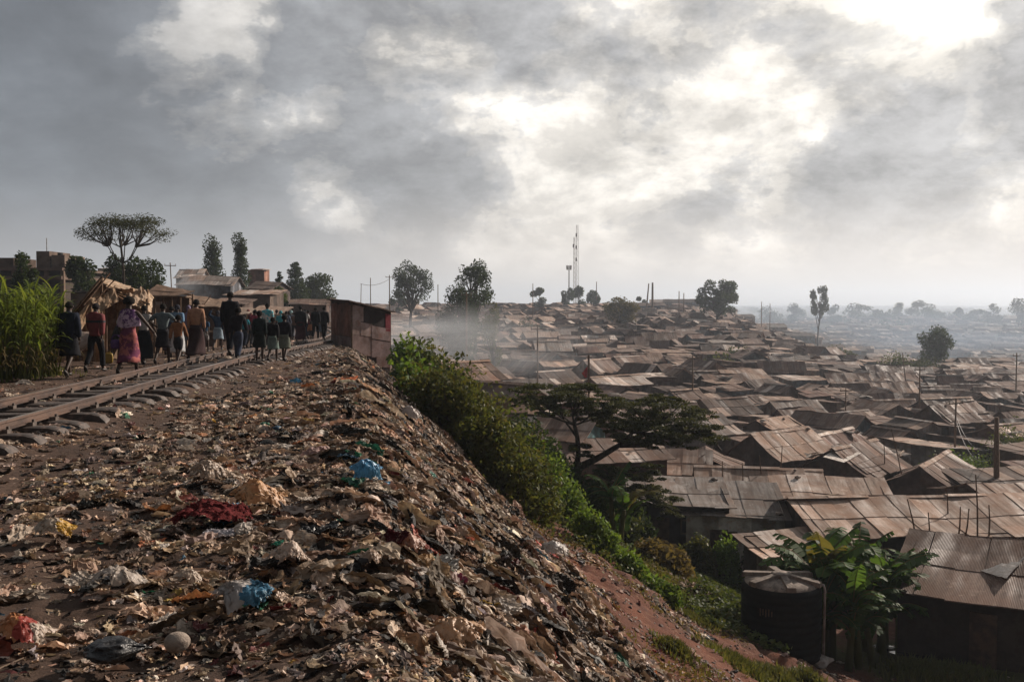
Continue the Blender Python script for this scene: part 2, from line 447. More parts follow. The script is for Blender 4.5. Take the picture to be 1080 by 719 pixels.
def sh_chip(seed):
    rg = np.random.default_rng(seed); k = 5
    a = np.sort(rg.uniform(0, 2 * math.pi, k)); r = rg.uniform(.5, 1, k)
    v = np.stack([np.cos(a) * r * 1.3, np.sin(a) * r, rg.uniform(-.15, .25, k)], 1); v = np.concatenate([[[0, 0, rg.uniform(.05, .5)]], v])
    return v, np.array([[0, i + 1, (i + 1) % k + 1] for i in range(k)])

def sh_stick(seed):
    v = np.array([[-1, -.03, 0], [1, -.025, .05], [1, .025, .05], [-1, .03, 0], [-1, 0, .05], [1, 0, .09]]); return v, np.array([[0, 1, 2, 3], [0, 1, 5, 4], [1, 2, 5, 5], [2, 3, 4, 5]])[[0, 1, 3]]

PAL = [((.50, .39, .30), 22), ((.32, .23, .17), 16), ((.20, .14, .10), 16), ((.10, .068, .05), 14), ((.022, .02, .019), 18), ((.60, .52, .44), 15), ((.70, .66, .62), 8), ((.30, .25, .23), 7),
       ((.36, .17, .08), 2.2), ((.13, .03, .03), 1.6), ((.03, .20, .12), .5), ((.05, .17, .30), .6), ((.26, .26, .29), 3), ((.45, .33, .09), .4), ((.42, .15, .13), .6)]
PC = np.array([p[0] for p in PAL]); PW = np.array([p[1] for p in PAL]); PW = PW / PW.sum()

def pick_cols(n, dark=0):
    w = PW.copy(); w[[3, 4]] *= 1 + dark; w /= w.sum()
    c = PC[RNG.choice(len(PC), n, p=w)]
    return np.array([1.07, 1.0, .93]) * c * np.exp(RNG.normal(0, .36, (n, 1))) * (1 + RNG.normal(0, .04, (n, 3)))

def normals(x, y):
    e = .12
    gx = (H(x + e, y) - H(x - e, y)) / (2 * e); gy = (H(x, y + e) - H(x, y - e)) / (2 * e)
    n = np.stack([-gx, -gy, np.ones_like(gx)], 1); return n / np.linalg.norm(n, axis=1, keepdims=True)

def frames(n, yaw, tilt):
    """rotation matrices (N,3,3) whose z follows n, with a random yaw and tilt"""
    c, s = np.cos(yaw), np.sin(yaw)
    ct, st = np.cos(tilt), np.sin(tilt)
    ref = np.tile([0, 1., 0], (len(n), 1)); a = np.cross(ref, n); a /= np.linalg.norm(a, axis=1, keepdims=True)
    b = np.cross(n, a)
    x = a * c[:, None] + b * s[:, None]; y = -a * s[:, None] + b * c[:, None]
    y2 = y * ct[:, None] + n * st[:, None]; z2 = n * ct[:, None] - y * st[:, None]
    return np.stack([x, y2, z2], -1)

def stamp(mb, shapes, x, y, size, cols, tilt, lift=.0, mat=0, bury=.3, downslope=False):
    n = normals(x, y); z = H(x, y)
    k = RNG.integers(0, len(shapes), len(x)); yaw = RNG.normal(0, .45, len(x)) + math.pi * RNG.integers(0, 2, len(x)) if downslope else RNG.uniform(0, 2 * math.pi, len(x))
    for i, (sv, sf) in enumerate(shapes):
        q = np.where(k == i)[0]
        if not len(q): continue
        Fm = frames(n[q], yaw[q], tilt[q])
        v = np.einsum('nij,vj->nvi', Fm, sv) * size[q][:, None, None]
        v += np.stack([x[q], y[q], z[q] + lift - bury * size[q] * .9], 1)[:, None]
        nv = len(sv)
        f = sf[None] + (np.arange(len(q)) * nv)[:, None, None]
        mb.add(v.reshape(-1, 3), f.reshape(-1, sf.shape[1]), np.repeat(cols[q], len(sf), 0), mat)

def sample_litter(n, y0, y1, dens=None, power=1.0, pxlo=-40, pxhi=800, smax=9):
    """random points in the seen wedge, accepted by the local density of litter"""
    xs = []; ys = []; tot = 0
    while tot < n:
        k = n * 3
        y = (RNG.uniform(0, 1, k) * (y1 ** power - y0 ** power) + y0 ** power) ** (1 / power)
        x = (RNG.uniform(pxlo, pxhi, k) - 540) / F * y
        # also to the side of the frame, near at hand
        d = (dens or litter_density)(x, y)
        ok = RNG.uniform(0, 1.1, k) < d
        xs.append(x[ok]); ys.append(y[ok]); tot += int(ok.sum())
    return np.concatenate(xs)[:n], np.concatenate(ys)[:n]

def build_litter():
    rags = [sh_rag(i, 6, .42, RNG.uniform(1, 1.9)) for i in range(14)]
    rags2 = [sh_rag(100 + i, 11, .44, RNG.uniform(1, 1.8)) for i in range(12)]
    rags3 = [sh_rag(200 + i, 20, .42, RNG.uniform(1, 1.8)) for i in range(8)]
    bags = [sh_bag(i, 2) for i in range(12)]; bags3 = [sh_bag(50 + i, 3) for i in range(10)]
    long_ = [sh_rag(500 + i, 12, .40, RNG.uniform(2.0, 3.4)) for i in range(12)]
    chips = [sh_chip(i) for i in range(16)]; strips = [sh_strip(i) for i in range(10)]; sticks = [sh_stick(i) for i in range(2)]
    # crumbs on the soil, close by: thin but everywhere
    mb = MB()
    x, y = sample_litter(15000, 3.0, 11, power=1.6)
    stamp(mb, chips, x, y, RNG.uniform(.007, .022, len(x)) * (1 + y * .03), pick_cols(len(x), .8), RNG.normal(0, .4, len(x)))
    x, y = sample_litter(9000, 3.0, 16, dens=lambda a, b: .25 + .75 * litter_density(a, b) * 1. * (crest_s(a, b) < 3.5), power=1.6, pxhi=720)
    stamp(mb, chips, x, y, RNG.uniform(.008, .02, len(x)) * (1 + y * .04), pick_cols(len(x), 1.2) * .7, RNG.normal(0, .3, len(x)))
    x, y = sample_litter(3600, 3.2, 18, power=1.5)
    stamp(mb, strips, x, y, RNG.uniform(.04, .13, len(x)), pick_cols(len(x)), RNG.normal(0, .25, len(x)), lift=.01)
    x, y = sample_litter(500, 3.2, 16, power=1.4)
    stamp(mb, sticks, x, y, RNG.uniform(.08, .3, len(x)), np.array([[.2, .14, .09]]) * RNG.uniform(.5, 1.5, (len(x), 1)), RNG.normal(0, .15, len(x)), lift=.03)
    tag(mb.build('small_litter', M['litter']), kind='stuff')
    bal = lambda a, b: ((a + 4.0 + .08 * b < 0) & (a + 6.6 + .08 * b > 0)) * 1.0
    mb = MB(); x, y = sample_litter(2600, 6, 42, dens=bal, power=1.5, pxlo=-60, pxhi=420)
    stamp(mb, [sh_bag(700 + i, 1, .7, .35) for i in range(5)], x, y, RNG.uniform(.012, .038, len(x)), np.array([[.17, .125, .10]]) * np.exp(RNG.normal(0, .4, (len(x), 1))), RNG.normal(0, .5, len(x)))
    tag(mb.build('gravel', M['litter']), kind='stuff')
    mb = MB()
    x, y = sample_litter(15000, 3.4, 18, power=1.6)
    stamp(mb, rags, x, y, RNG.uniform(.012, .034, len(x)), pick_cols(len(x)), RNG.normal(0, .6, len(x)), lift=.002)
    x, y = sample_litter(7000, 3.3, 9, power=1.3)
    stamp(mb, rags, x, y, RNG.uniform(.010, .030, len(x)), pick_cols(len(x)) * 1.1, RNG.normal(0, .6, len(x)), lift=.004)
    # medium pieces over the whole heap
    x, y = sample_litter(21000, 5, 54, power=1.8)
    stamp(mb, rags, x, y, RNG.uniform(.018, .052, len(x)), pick_cols(len(x)), RNG.normal(0, .65, len(x)), lift=.006)
    x, y = sample_litter(4200, 4, 16, power=1.5)
    stamp(mb, rags2, x, y, RNG.uniform(.03, .075, len(x)), pick_cols(len(x)), RNG.normal(0, .6, len(x)), lift=.01)
    x, y = sample_litter(300, 4.5, 46, power=1.7)
    stamp(mb, bags3, x, y, RNG.uniform(.025, .07, len(x)), pick_cols(len(x)), RNG.normal(0, .5, len(x)), lift=.01)
    # big pieces: mostly on the heap's slope
    slope = lambda a, b: litter_density(a, b) * sst(-1.2, .8, crest_s(a, b))
    x, y = sample_litter(3600, 4.5, 44, dens=slope, power=1.35)
    stamp(mb, rags2, x, y, RNG.uniform(.03, .10, len(x)), pick_cols(len(x), 1.0) * .9, RNG.normal(.15, .6, len(x)), lift=.03)
    x, y = sample_litter(4200, 4.5, 44, dens=slope, power=1.35)
    stamp(mb, long_, x, y, RNG.uniform(.02, .065, len(x)) * np.exp(RNG.normal(0, .25, len(x))), pick_cols(len(x), .9) * .9, RNG.normal(.15, .75, len(x)), lift=.03, downslope=True)
    x, y = sample_litter(1500, 4.5, 30, power=1.5)
    stamp(mb, long_, x, y, RNG.uniform(.02, .06, len(x)), pick_cols(len(x), .3), RNG.normal(0, .3, len(x)), lift=.02)
    x, y = sample_litter(350, 4.5, 40, dens=slope, power=1.35)
    stamp(mb, bags3, x, y, RNG.uniform(.035, .09, len(x)), pick_cols(len(x), .8) * .85, RNG.normal(.1, .6, len(x)), lift=.02)
    x, y = sample_litter(500, 5.5, 30, dens=slope, power=1.2)
    stamp(mb, rags3, x, y, RNG.uniform(.07, .14, len(x)), pick_cols(len(x), .6), RNG.normal(.1, .5, len(x)), lift=.04)
    x, y = sample_litter(260, 6, 26, power=1.4)
    stamp(mb, rags3, x, y, RNG.uniform(.05, .10, len(x)), pick_cols(len(x), 1.2), RNG.normal(0, .25, len(x)), lift=.02)
    k = np.array([[.60, .50, .41], [.72, .66, .60], [.55, .42, .33]])
    x, y = sample_litter(1500, 4.2, 50, power=1.7)
    stamp(mb, rags2 + long_, x, y, RNG.uniform(.022, .062, len(x)), k[RNG.integers(0, 3, len(x))] * np.exp(RNG.normal(-.1, .18, (len(x), 1))), RNG.normal(0, .6, len(x)), lift=.035)
    x, y = sample_litter(700, 4.2, 44, dens=slope, power=1.5)
    stamp(mb, rags2 + rags3, x, y, RNG.uniform(.03, .085, len(x)), k[RNG.integers(0, 3, len(x))] * np.exp(RNG.normal(-.1, .2, (len(x), 1))), RNG.normal(.1, .6, len(x)), lift=.04)
    # stray pieces that rolled down the red bank and lie in the gully
    stray = lambda a, b: .5 * sst(.6, .9, vn(a * .7, b * .7, 91)) * sst(2.5, 3, crest_s(a, b)) * sst(15, 9, crest_s(a, b)) + .02
    x, y = sample_litter(2600, 9, 38, dens=stray, power=1.6, pxlo=420, pxhi=1100)
    stamp(mb, rags, x, y, RNG.uniform(.03, .10, len(x)), pick_cols(len(x)) * 1.1, RNG.normal(0, .4, len(x)), lift=.01)
    tag(mb.build('litter', M['litter'], None, False), kind='stuff')
    bankd = lambda a, b: (.15 + .85 * sst(.55, .85, vn(a * .8, b * .8, 92))) * sst(2.9, 3.6, crest_s(a, b)) * sst(17, 12, crest_s(a, b))
    mb = MB(); x, y = sample_litter(5200, 9, 34, dens=bankd, power=1.5, pxlo=430, pxhi=1100)
    stamp(mb, [sh_bag(740 + i, 1, .7, .35) for i in range(5)], x, y, np.exp(RNG.normal(-3.6, .55, len(x))), np.array([[.15, .075, .05]]) * np.exp(RNG.normal(0, .35, (len(x), 1))), RNG.normal(0, .5, len(x)))
    tag(mb.build('bank_stones', M['litter']), kind='stuff')
build_litter()

# ------------------------------------------------------------------ single pieces one can point at
def bag_thing(px, py, wpx, name, label, cat, col, kind='bag', mat='bag', flat=.6, seed=1, rz=0, tilt=0, lift=.02, asp=1.5, amp=.4, group=None, cols=None):
    g = G(px, py); w = wpx / F * g.y * (1.22 if kind == 'bag' else 1.0)
    mb = MB()
    if kind == 'bag' and mat != 'blackbag':
        # a limp bag: a crumpled double sheet slumped over what is in it
        v, f = sh_rag(seed, 40, .40, 1.25); v[:, 2] *= .6
        r2 = v[:, 0] ** 2 / 1.6 + v[:, 1] ** 2
        v[:, 2] += flat * 1.05 * np.exp(-r2 * 1.5) * (1 + .35 * n3(v, 2.2, seed + 3, 3, True)) - .28 * sst(.5, 1.3, r2)
    elif kind == 'bag': v, f = sh_bag(seed, 5, flat, .6)
    elif kind == 'cloth': v, f = sh_rag(seed, 34, amp, asp)
    else:
        v, f = ICO[4]; v = v * (1 + .12 * n3(v, 1.5, seed, 4))[:, None]; v = v * np.array([1, .9, .8]); v[:, 2] += .55
    v = v / (v[:, 0].max() - v[:, 0].min()) * w
    c, s = math.cos(tilt), math.sin(tilt); v = v @ np.array([[1, 0, 0], [0, c, s], [0, -s, c]])
    v[:, 2] -= v[:, 2].min()
    fc = np.tile(np.array(col), (len(f), 1))
    if cols:
        cen = v[f].mean(1) / w; t = n3(cen * 3, 1.2, seed + 5, 2)
        for (lo, cc) in cols: fc[t > lo] = cc
    mb.add(v, f, fc)
    o = mb.build(name, M[mat], None, True, (g.x, g.y, g.z + lift + (.03 if kind == 'bag' else 0)), rz)
    tag(o, label, cat, group)
    return o

WHT, TAN = (.58, .53, .48), (.50, .38, .28)
for a in [
    (385, 512, 34, 'plastic_bag', 'bright blue plastic bag standing on the rubbish heap', 'bag', (.09, .33, .58), 'bag', 'bag', .9, 3, .4, .5),
    (402, 517, 24, 'plastic_scrap', 'torn blue plastic scrap trailing beside the bright blue bag', 'scrap', (.08, .28, .46), 'cloth', 'bag', .5, 4, .2, .2),
    (268, 543, 52, 'plastic_bag', 'crumpled orange-tan plastic bag beside the dark red cloth', 'bag', (.62, .35, .17), 'bag', 'bag', .75, 7, .3, .3),
    (222, 556, 84, 'old_cloth', 'dark red cloth lying rumpled on the ground beside the orange-tan bag', 'cloth', (.13, .025, .026), 'cloth', 'cloth', .5, 8, .1, .05),
    (212, 548, 40, 'old_cloth', 'small dark red rag left of the rumpled red cloth', 'cloth', (.12, .025, .025), 'cloth', 'cloth', .5, 9, 1.1, .1),
    (296, 580, 24, 'plastic_scrap', 'flat green plastic scrap near the orange-tan bag', 'scrap', (.01, .22, .13), 'cloth', 'bag', .5, 10, .0, .0),
    (303, 609, 42, 'plastic_bag', 'puffed off-white plastic bag lying alone below the green scrap', 'bag', (.60, .47, .38), 'bag', 'bag', .8, 11, .9, .2),
    (256, 652, 56, 'plastic_bag', 'clear and blue plastic bag on the dark soil beside a cream scrap', 'bag', (.45, .42, .40), 'bag', 'bag', .6, 12, .1, .1),
    (308, 650, 42, 'plastic_bag', 'cream crumpled bag just beside the clear and blue bag', 'bag', (.58, .44, .34), 'cloth', 'bag', .6, 13, 2.5, .4),
    (187, 693, 27, 'stone', 'round pale stone lying on the dark soil in front', 'stone', (.5, .45, .4), 'stone', 'stone', .6, 14, .3, .0),
    (18, 690, 58, 'plastic_bag', 'orange and red plastic bag with pale end at the left edge', 'bag', (.55, .24, .10), 'bag', 'bag', .7, 15, .3, .1),
    (122, 712, 58, 'black_bag', 'shiny black plastic bag in front near the round stone', 'bag', (1, 1, 1), 'bag', 'blackbag', .5, 16, .2, .1),
    (57, 574, 36, 'plastic_bag', 'pale bag with a yellow patch near the left edge', 'bag', (.52, .43, .34), 'bag', 'bag', .7, 17, .2, .2),
    (88, 620, 46, 'plastic_bag', 'long pale translucent bag stretched on the soil, with its torn tail', 'bag', (.52, .45, .38), 'cloth', 'bag', .4, 18, .2, .3),
    (122, 628, 52, 'plastic_bag', 'white crumpled bag tucked under the black rag', 'bag', (.55, .48, .42), 'bag', 'bag', .35, 19, -.1, .0),
    (128, 618, 46, 'black_rag', 'black rag lying over the white crumpled bag', 'rag', (1, 1, 1), 'cloth', 'blackbag', .4, 20, .3, .1),
    (197, 628, 26, 'plastic_bag', 'small cream bag alone between the long pale bag and the clear and blue bag', 'bag', (.55, .45, .36), 'bag', 'bag', .8, 21, .4, .2),
    (75, 531, 15, 'paper_scrap', 'small brown paper scrap standing upright near the left rail', 'paper', (.32, .18, .12), 'cloth', 'cloth', .8, 22, .4, .9),
    (412, 584, 44, 'old_cloth', 'dark maroon cloth half buried in the middle of the heap', 'cloth', (.085, .022, .024), 'cloth', 'cloth', .5, 23, -.6, .5),
    (430, 590, 34, 'plastic_bag', 'peach coloured bag against the dark maroon cloth', 'bag', (.52, .30, .22), 'bag', 'bag', .9, 24, .3, .3),
    (455, 605, 56, 'plastic_bag', 'clear grey plastic bag with a bluish edge below the peach bag', 'bag', (.40, .40, .38), 'cloth', 'bag', .5, 25, .1, .35),
    (390, 607, 32, 'plastic_bag', 'round tan bag left of the clear grey bag', 'bag', (.45, .32, .23), 'bag', 'bag', .8, 26, 1.0, .2),
    (530, 655, 44, 'plastic_bag', 'torn whitish bag hanging down the heap slope', 'bag', (.52, .46, .40), 'cloth', 'bag', .6, 27, .4, .75),
    (478, 686, 52, 'plastic_bag', 'glowing tan bag low on the heap in front', 'bag', (.56, .36, .22), 'bag', 'bag', .6, 28, .2, .2),
    (355, 528, 34, 'plastic_scrap', 'cream plastic sheet scrap left of the blue bag', 'scrap', (.5, .40, .32), 'cloth', 'bag', .6, 29, .5, .3),
    (480, 625, 26, 'plastic_scrap', 'pale scrap with a maroon mark on the heap shoulder', 'scrap', (.5, .42, .38), 'cloth', 'bag', .6, 30, .9, .5),
    (426, 484, 13, 'plastic_scrap', 'bright green scrap high on the heap near the leafy bush', 'scrap', (.02, .24, .15), 'cloth', 'bag', .6, 31, .3, .5),
    (456, 507, 18, 'plastic_scrap', 'small green scrap on the heap above the bank edge', 'scrap', (.02, .20, .13), 'cloth', 'bag', .6, 32, 1.3, .6),
    (583, 590, 26, 'plastic_bag', 'white bag on the upper rim of the heap by the red bank', 'bag', (.60, .57, .54), 'bag', 'bag', .6, 33, .3, .3),
    (432, 445, 20, 'plastic_bag', 'grey-white bag on the heap crest below the shack', 'bag', (.55, .5, .48), 'bag', 'bag', .6, 34, .3, .3),
    (95, 640, 24, 'plastic_bag', 'small flattened bag with red print beside the long pale bag', 'bag', (.48, .36, .30), 'cloth', 'bag', .4, 35, .1, .1),
    (335, 566, 50, 'black_bag', 'flat black bag lying right of the green scrap', 'bag', (1, 1, 1), 'cloth', 'blackbag', .5, 36, .0, .1),
    (218, 510, 36, 'plastic_bag', 'tan wrinkled bag above the orange-tan bag near a black rag', 'bag', (.46, .36, .28), 'bag', 'bag', .7, 37, .5, .3),
    (232, 570, 36, 'plastic_scrap', 'lilac-white plastic scrap in front of the red cloth', 'scrap', (.5, .47, .50), 'cloth', 'bag', .4, 38, .1, .2),
]:
    o = bag_thing(*a[:6], a[6], *a[7:])
# two-coloured bags
def recolour(label, cols, seed):
    for o in bpy.data.objects:
        if o.get('label') == label:
            me = o.data; v = np.array([p.center[:] for p in me.polygons]); v = v / (np.abs(v).max() + 1e-6)
            at = me.attributes['tint']
            for i, c in enumerate(v):
                for (ax, lo, cc) in cols:
                    if c[ax] + .35 * (float(vn(c[0] * 5 + 3, c[1] * 5 + c[2] * 4, seed)) - .5) > lo: at.data[i].color = (*cc, 1)
recolour('clear and blue plastic bag on the dark soil beside a cream scrap', [(0, .15, (.07, .22, .36))], 1)
recolour('orange and red plastic bag with pale end at the left edge', [(0, .1, (.42, .07, .05)), (0, .55, (.58, .48, .4))], 1)
recolour('pale bag with a yellow patch near the left edge', [(0, .3, (.62, .36, .04))], 1)
recolour('pale scrap with a maroon mark on the heap shoulder', [(0, .5, (.2, .03, .06))], 1)
# ------------------------------------------------------------------ vegetation
def rdir(n, rg):
    v = rg.normal(size=(n, 3)); return v / np.linalg.norm(v, axis=1, keepdims=True)

def leaves(mb, P3, size, rg, tint=(.5, .25), brown=0.0, droop=0, aspect=.5, flat=0.0, mat=0, groupv=None):
    """small folded leaf faces at the points; per-leaf tint"""
    n = len(P3)
    a = rdir(n, rg); a[:, 2] = a[:, 2] * (1 - flat) - droop; a /= np.linalg.norm(a, axis=1, keepdims=True)
    b = rdir(n, rg)
    if flat: b[:, 2] *= (1 - flat)
    b = b - (a * b).sum(1, keepdims=True) * a; b /= np.linalg.norm(b, axis=1, keepdims=True) + 1e-9
    sz = size * rg.uniform(.6, 1.4, (n, 1)); P3 = np.asarray(P3)
    v = np.stack([P3 - a * sz * .5, P3 + b * sz * aspect * .5, P3 + a * sz * .5, P3 - b * sz * aspect * .5], 1)
    f = np.arange(n * 4).reshape(n, 4)
    t = rg.normal(tint[0], tint[1], n)
    if groupv is not None: t = t + groupv
    c = np.stack([np.clip(t, 0, 1), np.clip(rg.normal(brown, .12, n), 0, 1) if brown else np.zeros(n), np.zeros(n)], 1)
    mb.add(v.reshape(-1, 3), f, c, mat)

def clump_pts(c, r, n, rg, shell=.55):
    d = rdir(n, rg); q = rg.uniform(shell ** 3, 1, (n, 1)) ** (1 / 3.)
    bumpy = 1 + .22 * n3(d * 1.0 + np.array(c) * .37, 2.1, 5, 2)[:, None]
    return np.array(c) + d * q * np.array(r) * bumpy

def tree(name, label, base, height, crown_w, crown_h, leafm='leaf_dark', n_cl=18, n_leaf=9000, leaf=.25, trunk_r=None, shape='round', seed=1, group=None, cat='tree', lean=0, brown=0, dens_top=False, low=0.0, open_=.0):
    rg = np.random.default_rng(seed)
    root = empty(name, base, 0, label, cat, group)
    trunk_r = trunk_r or height * .022
    tb = MB(); cb = MB()
    zc = height - crown_h * .5; zb = height - crown_h
    top = np.array([lean, 0, zb + crown_h * .45])
    k = 7; t = np.linspace(0, 1, k)
    pts = np.stack([lean * t ** 1.5 + .03 * height * np.sin(t * 5 + seed) * t, .02 * height * np.cos(t * 4 + seed) * t, t * top[2]], 1)
    tb.tube(pts, trunk_r * (1.25 - .8 * t), 7)
    cs = []
    for i in range(n_cl):
        u = (i + .5) / n_cl
        if shape == 'round':
            ph = rg.uniform(0, 2 * math.pi); zz = rg.uniform(-1, 1); rr = math.sqrt(max(0, 1 - zz * zz)) * rg.uniform(.35, .85)
            c = np.array([math.cos(ph) * rr * crown_w * .5, math.sin(ph) * rr * crown_w * .5, zc + zz * crown_h * .38])
            r = np.array([crown_w, crown_w, crown_h * .8]) * rg.uniform(.16, .27)
        elif shape == 'cone':
            ph = i * 2.4; rr = (1 - u) ** .8
            c = np.array([math.cos(ph) * rr * crown_w * .36, math.sin(ph) * rr * crown_w * .36, zb + u * crown_h * .95])
            r = np.array([1, 1, .55]) * crown_w * (.13 + .24 * rr) * rg.uniform(.7, 1.2)
        elif shape == 'column':
            ph = i * 2.4; rr = math.sin(min(1, u * 1.25 + .12) * math.pi) ** .5 if u < .9 else .35
            c = np.array([math.cos(ph) * rr * crown_w * .28, math.sin(ph) * rr * crown_w * .28, zb + u * crown_h])
            r = np.array([1, 1, 1.5]) * crown_w * rg.uniform(.24, .36)
        elif shape == 'umbrella':
            ph = i * 2.399; rr = math.sqrt(u)
            c = np.array([math.cos(ph) * rr * crown_w * .46, math.sin(ph) * rr * crown_w * .46, height - crown_h * (.25 + .5 * rr ** 2 + rg.uniform(-.2, .2))])
            r = np.array([crown_w * rg.uniform(.10, .17), crown_w * rg.uniform(.10, .17), crown_h * rg.uniform(.12, .2)])
        else:  # spreading, separate tufts on bare limbs
            ph = i * 2.399 + rg.uniform(-.4, .4); zz = rg.uniform(-.7, 1); rr = rg.uniform(.5, 1) * math.sqrt(1 - (zz * .8) ** 2)
            c = np.array([math.cos(ph) * rr * crown_w * .44, math.sin(ph) * rr * crown_w * .44, zc + zz * crown_h * .42])
            r = np.array([crown_w, crown_w, crown_h]) * rg.uniform(.09, .17)
        c[0] += lean; cs.append((c, r))
    wt = np.array([r[0] * r[1] + r[0] * r[2] for c, r in cs]); wt /= wt.sum()
    for (c, r), w in zip(cs, wt):
        m = max(8, int(n_leaf * w)); g = rg.normal(0, .12)
        flat = .6 if shape == 'umbrella' else .1
        leaves(cb, clump_pts(c, r, m, rg, .3), leaf, rg, (.42, .25), brown=brown, flat=flat, groupv=g + 0)
        # limb to the clump
        s0 = pts[min(k - 1, 3 + int(rg.integers(0, 4)))] if shape != 'cone' and shape != 'column' else np.array([lean * .8, 0, max(zb * .8, c[2] - r[2] * 1.2)])
        if shape == 'umbrella':
            aa = round(math.atan2(c[1], c[0] - lean) / (math.pi / 3)) * math.pi / 3
            hub = pts[4] + np.array([math.cos(aa) * crown_w * .17, math.sin(aa) * crown_w * .17, (height - crown_h - pts[4][2]) * .75])
            tb.tube([pts[4], (pts[4] + hub) / 2 + [0, 0, -.04 * height], hub], [trunk_r * .55, trunk_r * .4, trunk_r * .3], 5, cap=False); s0 = hub
        mid = (s0 + c) / 2 + np.array([0, 0, -.08 * crown_h if shape in ('umbrella',) else .04 * crown_h]) + rg.normal(0, .02, 3) * height * .5
        tb.tube([s0, mid, c], [trunk_r * .5, trunk_r * .32, trunk_r * .12], 5, cap=False)
    if low:
        for i in range(5):
            c = np.array([rg.normal(0, crown_w * .2), rg.normal(0, crown_w * .2), height * .25 * rg.uniform(.3, 1)])
            leaves(cb, clump_pts(c, np.array([1, 1, .8]) * crown_w * .2, int(n_leaf * .05), rg, .3), leaf, rg, (.4, .25))
    tb.build('trunk', M['bark'], root, True)
    cb.build('crown', M[leafm], root)
    return root

def bush(label, px, Y, w, h, leafm='leaf_bush', n=5000, leaf=.11, seed=1, brown=.0, clumps=12, name='bush', depth=None, group='bushes on the embankment slope', rz=0, zoff=0):
    rg = np.random.default_rng(seed); b = XY(px, Y); b.z += zoff
    root = empty(name, b, 0, label, 'bush', group)
    mb = MB(); sb = MB(); depth = depth or w * .8
    for i in range(clumps):
        a = rg.uniform(0, 2 * math.pi); q = math.sqrt(rg.uniform(0, 1)) * .78
        cx, cy = math.cos(a) * q * w * .5, math.sin(a) * q * depth * .5
        top = h * (1 - .55 * q * q) * rg.uniform(.72, 1.05)
        dz = float(H(b.x + cx, b.y + cy)) - b.z
        zt = dz + top
        r = np.array([w * .19, depth * .19, top * .27]) * rg.uniform(.75, 1.2)
        for zf in (.30, .68):
            c = np.array([cx + rg.normal(0, .05) * w, cy, dz + (zt - dz) * zf + r[2] * (.12 if zf > .5 else 0)])
            leaves(mb, clump_pts(c, r, max(6, n // clumps // 2), rg, .35), leaf, rg, (.45, .27), brown=brown, groupv=rg.normal(0, .34))
        sb.tube([(cx * .4, cy * .4, dz * .5 - .1), (cx * .8, cy * .8, dz + top * .4), (cx, cy, dz + top * .8)], [.035, .025, .01], 5, cap=False)
    # sprigs that break the outline
    m = n // 22; a = rg.uniform(0, 2 * math.pi, m); q = np.sqrt(rg.uniform(0, 1, m)) * .55
    x = np.cos(a) * q * w; y = np.sin(a) * q * depth
    z = H(b.x + x, b.y + y) - b.z + h * (1.02 - .6 * (q / .5) ** 2) * rg.uniform(.8, 1.16, m)
    leaves(mb, np.stack([x, y, z], 1), leaf * 1.1, rg, (.6, .25), brown=brown)
    sb.build('stem', M['bark'], root, True); mb.build('foliage', M[leafm], root)
    return root

def blade_strip(mb, base, az, length, width, bend, rg, seg=5, col=(.5, 0, 0), rise=1.2, mat=0, fold=0):
    """one arching leaf blade as a strip"""
    t = np.linspace(0, 1, seg + 1); ang = rise - bend * t
    ds = length / seg
    hx = np.concatenate([[0], np.cumsum(np.cos(ang[:-1]) * ds)]); hz = np.concatenate([[0], np.cumsum(np.sin(ang[:-1]) * ds)])
    w = width * (np.sin(np.clip(t * .93 + .05, 0, 1) * math.pi) ** .6) * .5
    d = np.array([math.cos(az), math.sin(az), 0]); s = np.array([-d[1], d[0], 0])
    c = base + hx[:, None] * d + hz[:, None] * np.array([0, 0, 1])
    if fold:
        upn = np.stack([-np.sin(ang) * d[0], -np.sin(ang) * d[1], np.cos(ang)], 1)
        v = np.concatenate([c - s * w[:, None] + upn * w[:, None] * fold, c, c + s * w[:, None] + upn * w[:, None] * fold]); k = seg + 1
        i = np.arange(seg); f = np.concatenate([np.stack([i, i + 1, i + 1 + k, i + k], 1), np.stack([i + k, i + 1 + k, i + 1 + 2 * k, i + 2 * k], 1)])
    else:
        v = np.concatenate([c - s * w[:, None], c + s * w[:, None]]); k = seg + 1
        i = np.arange(seg); f = np.stack([i, i + 1, i + 1 + k, i + k], 1)
    mb.add(v, f, np.tile(col, (len(f), 1)), mat)
    return c

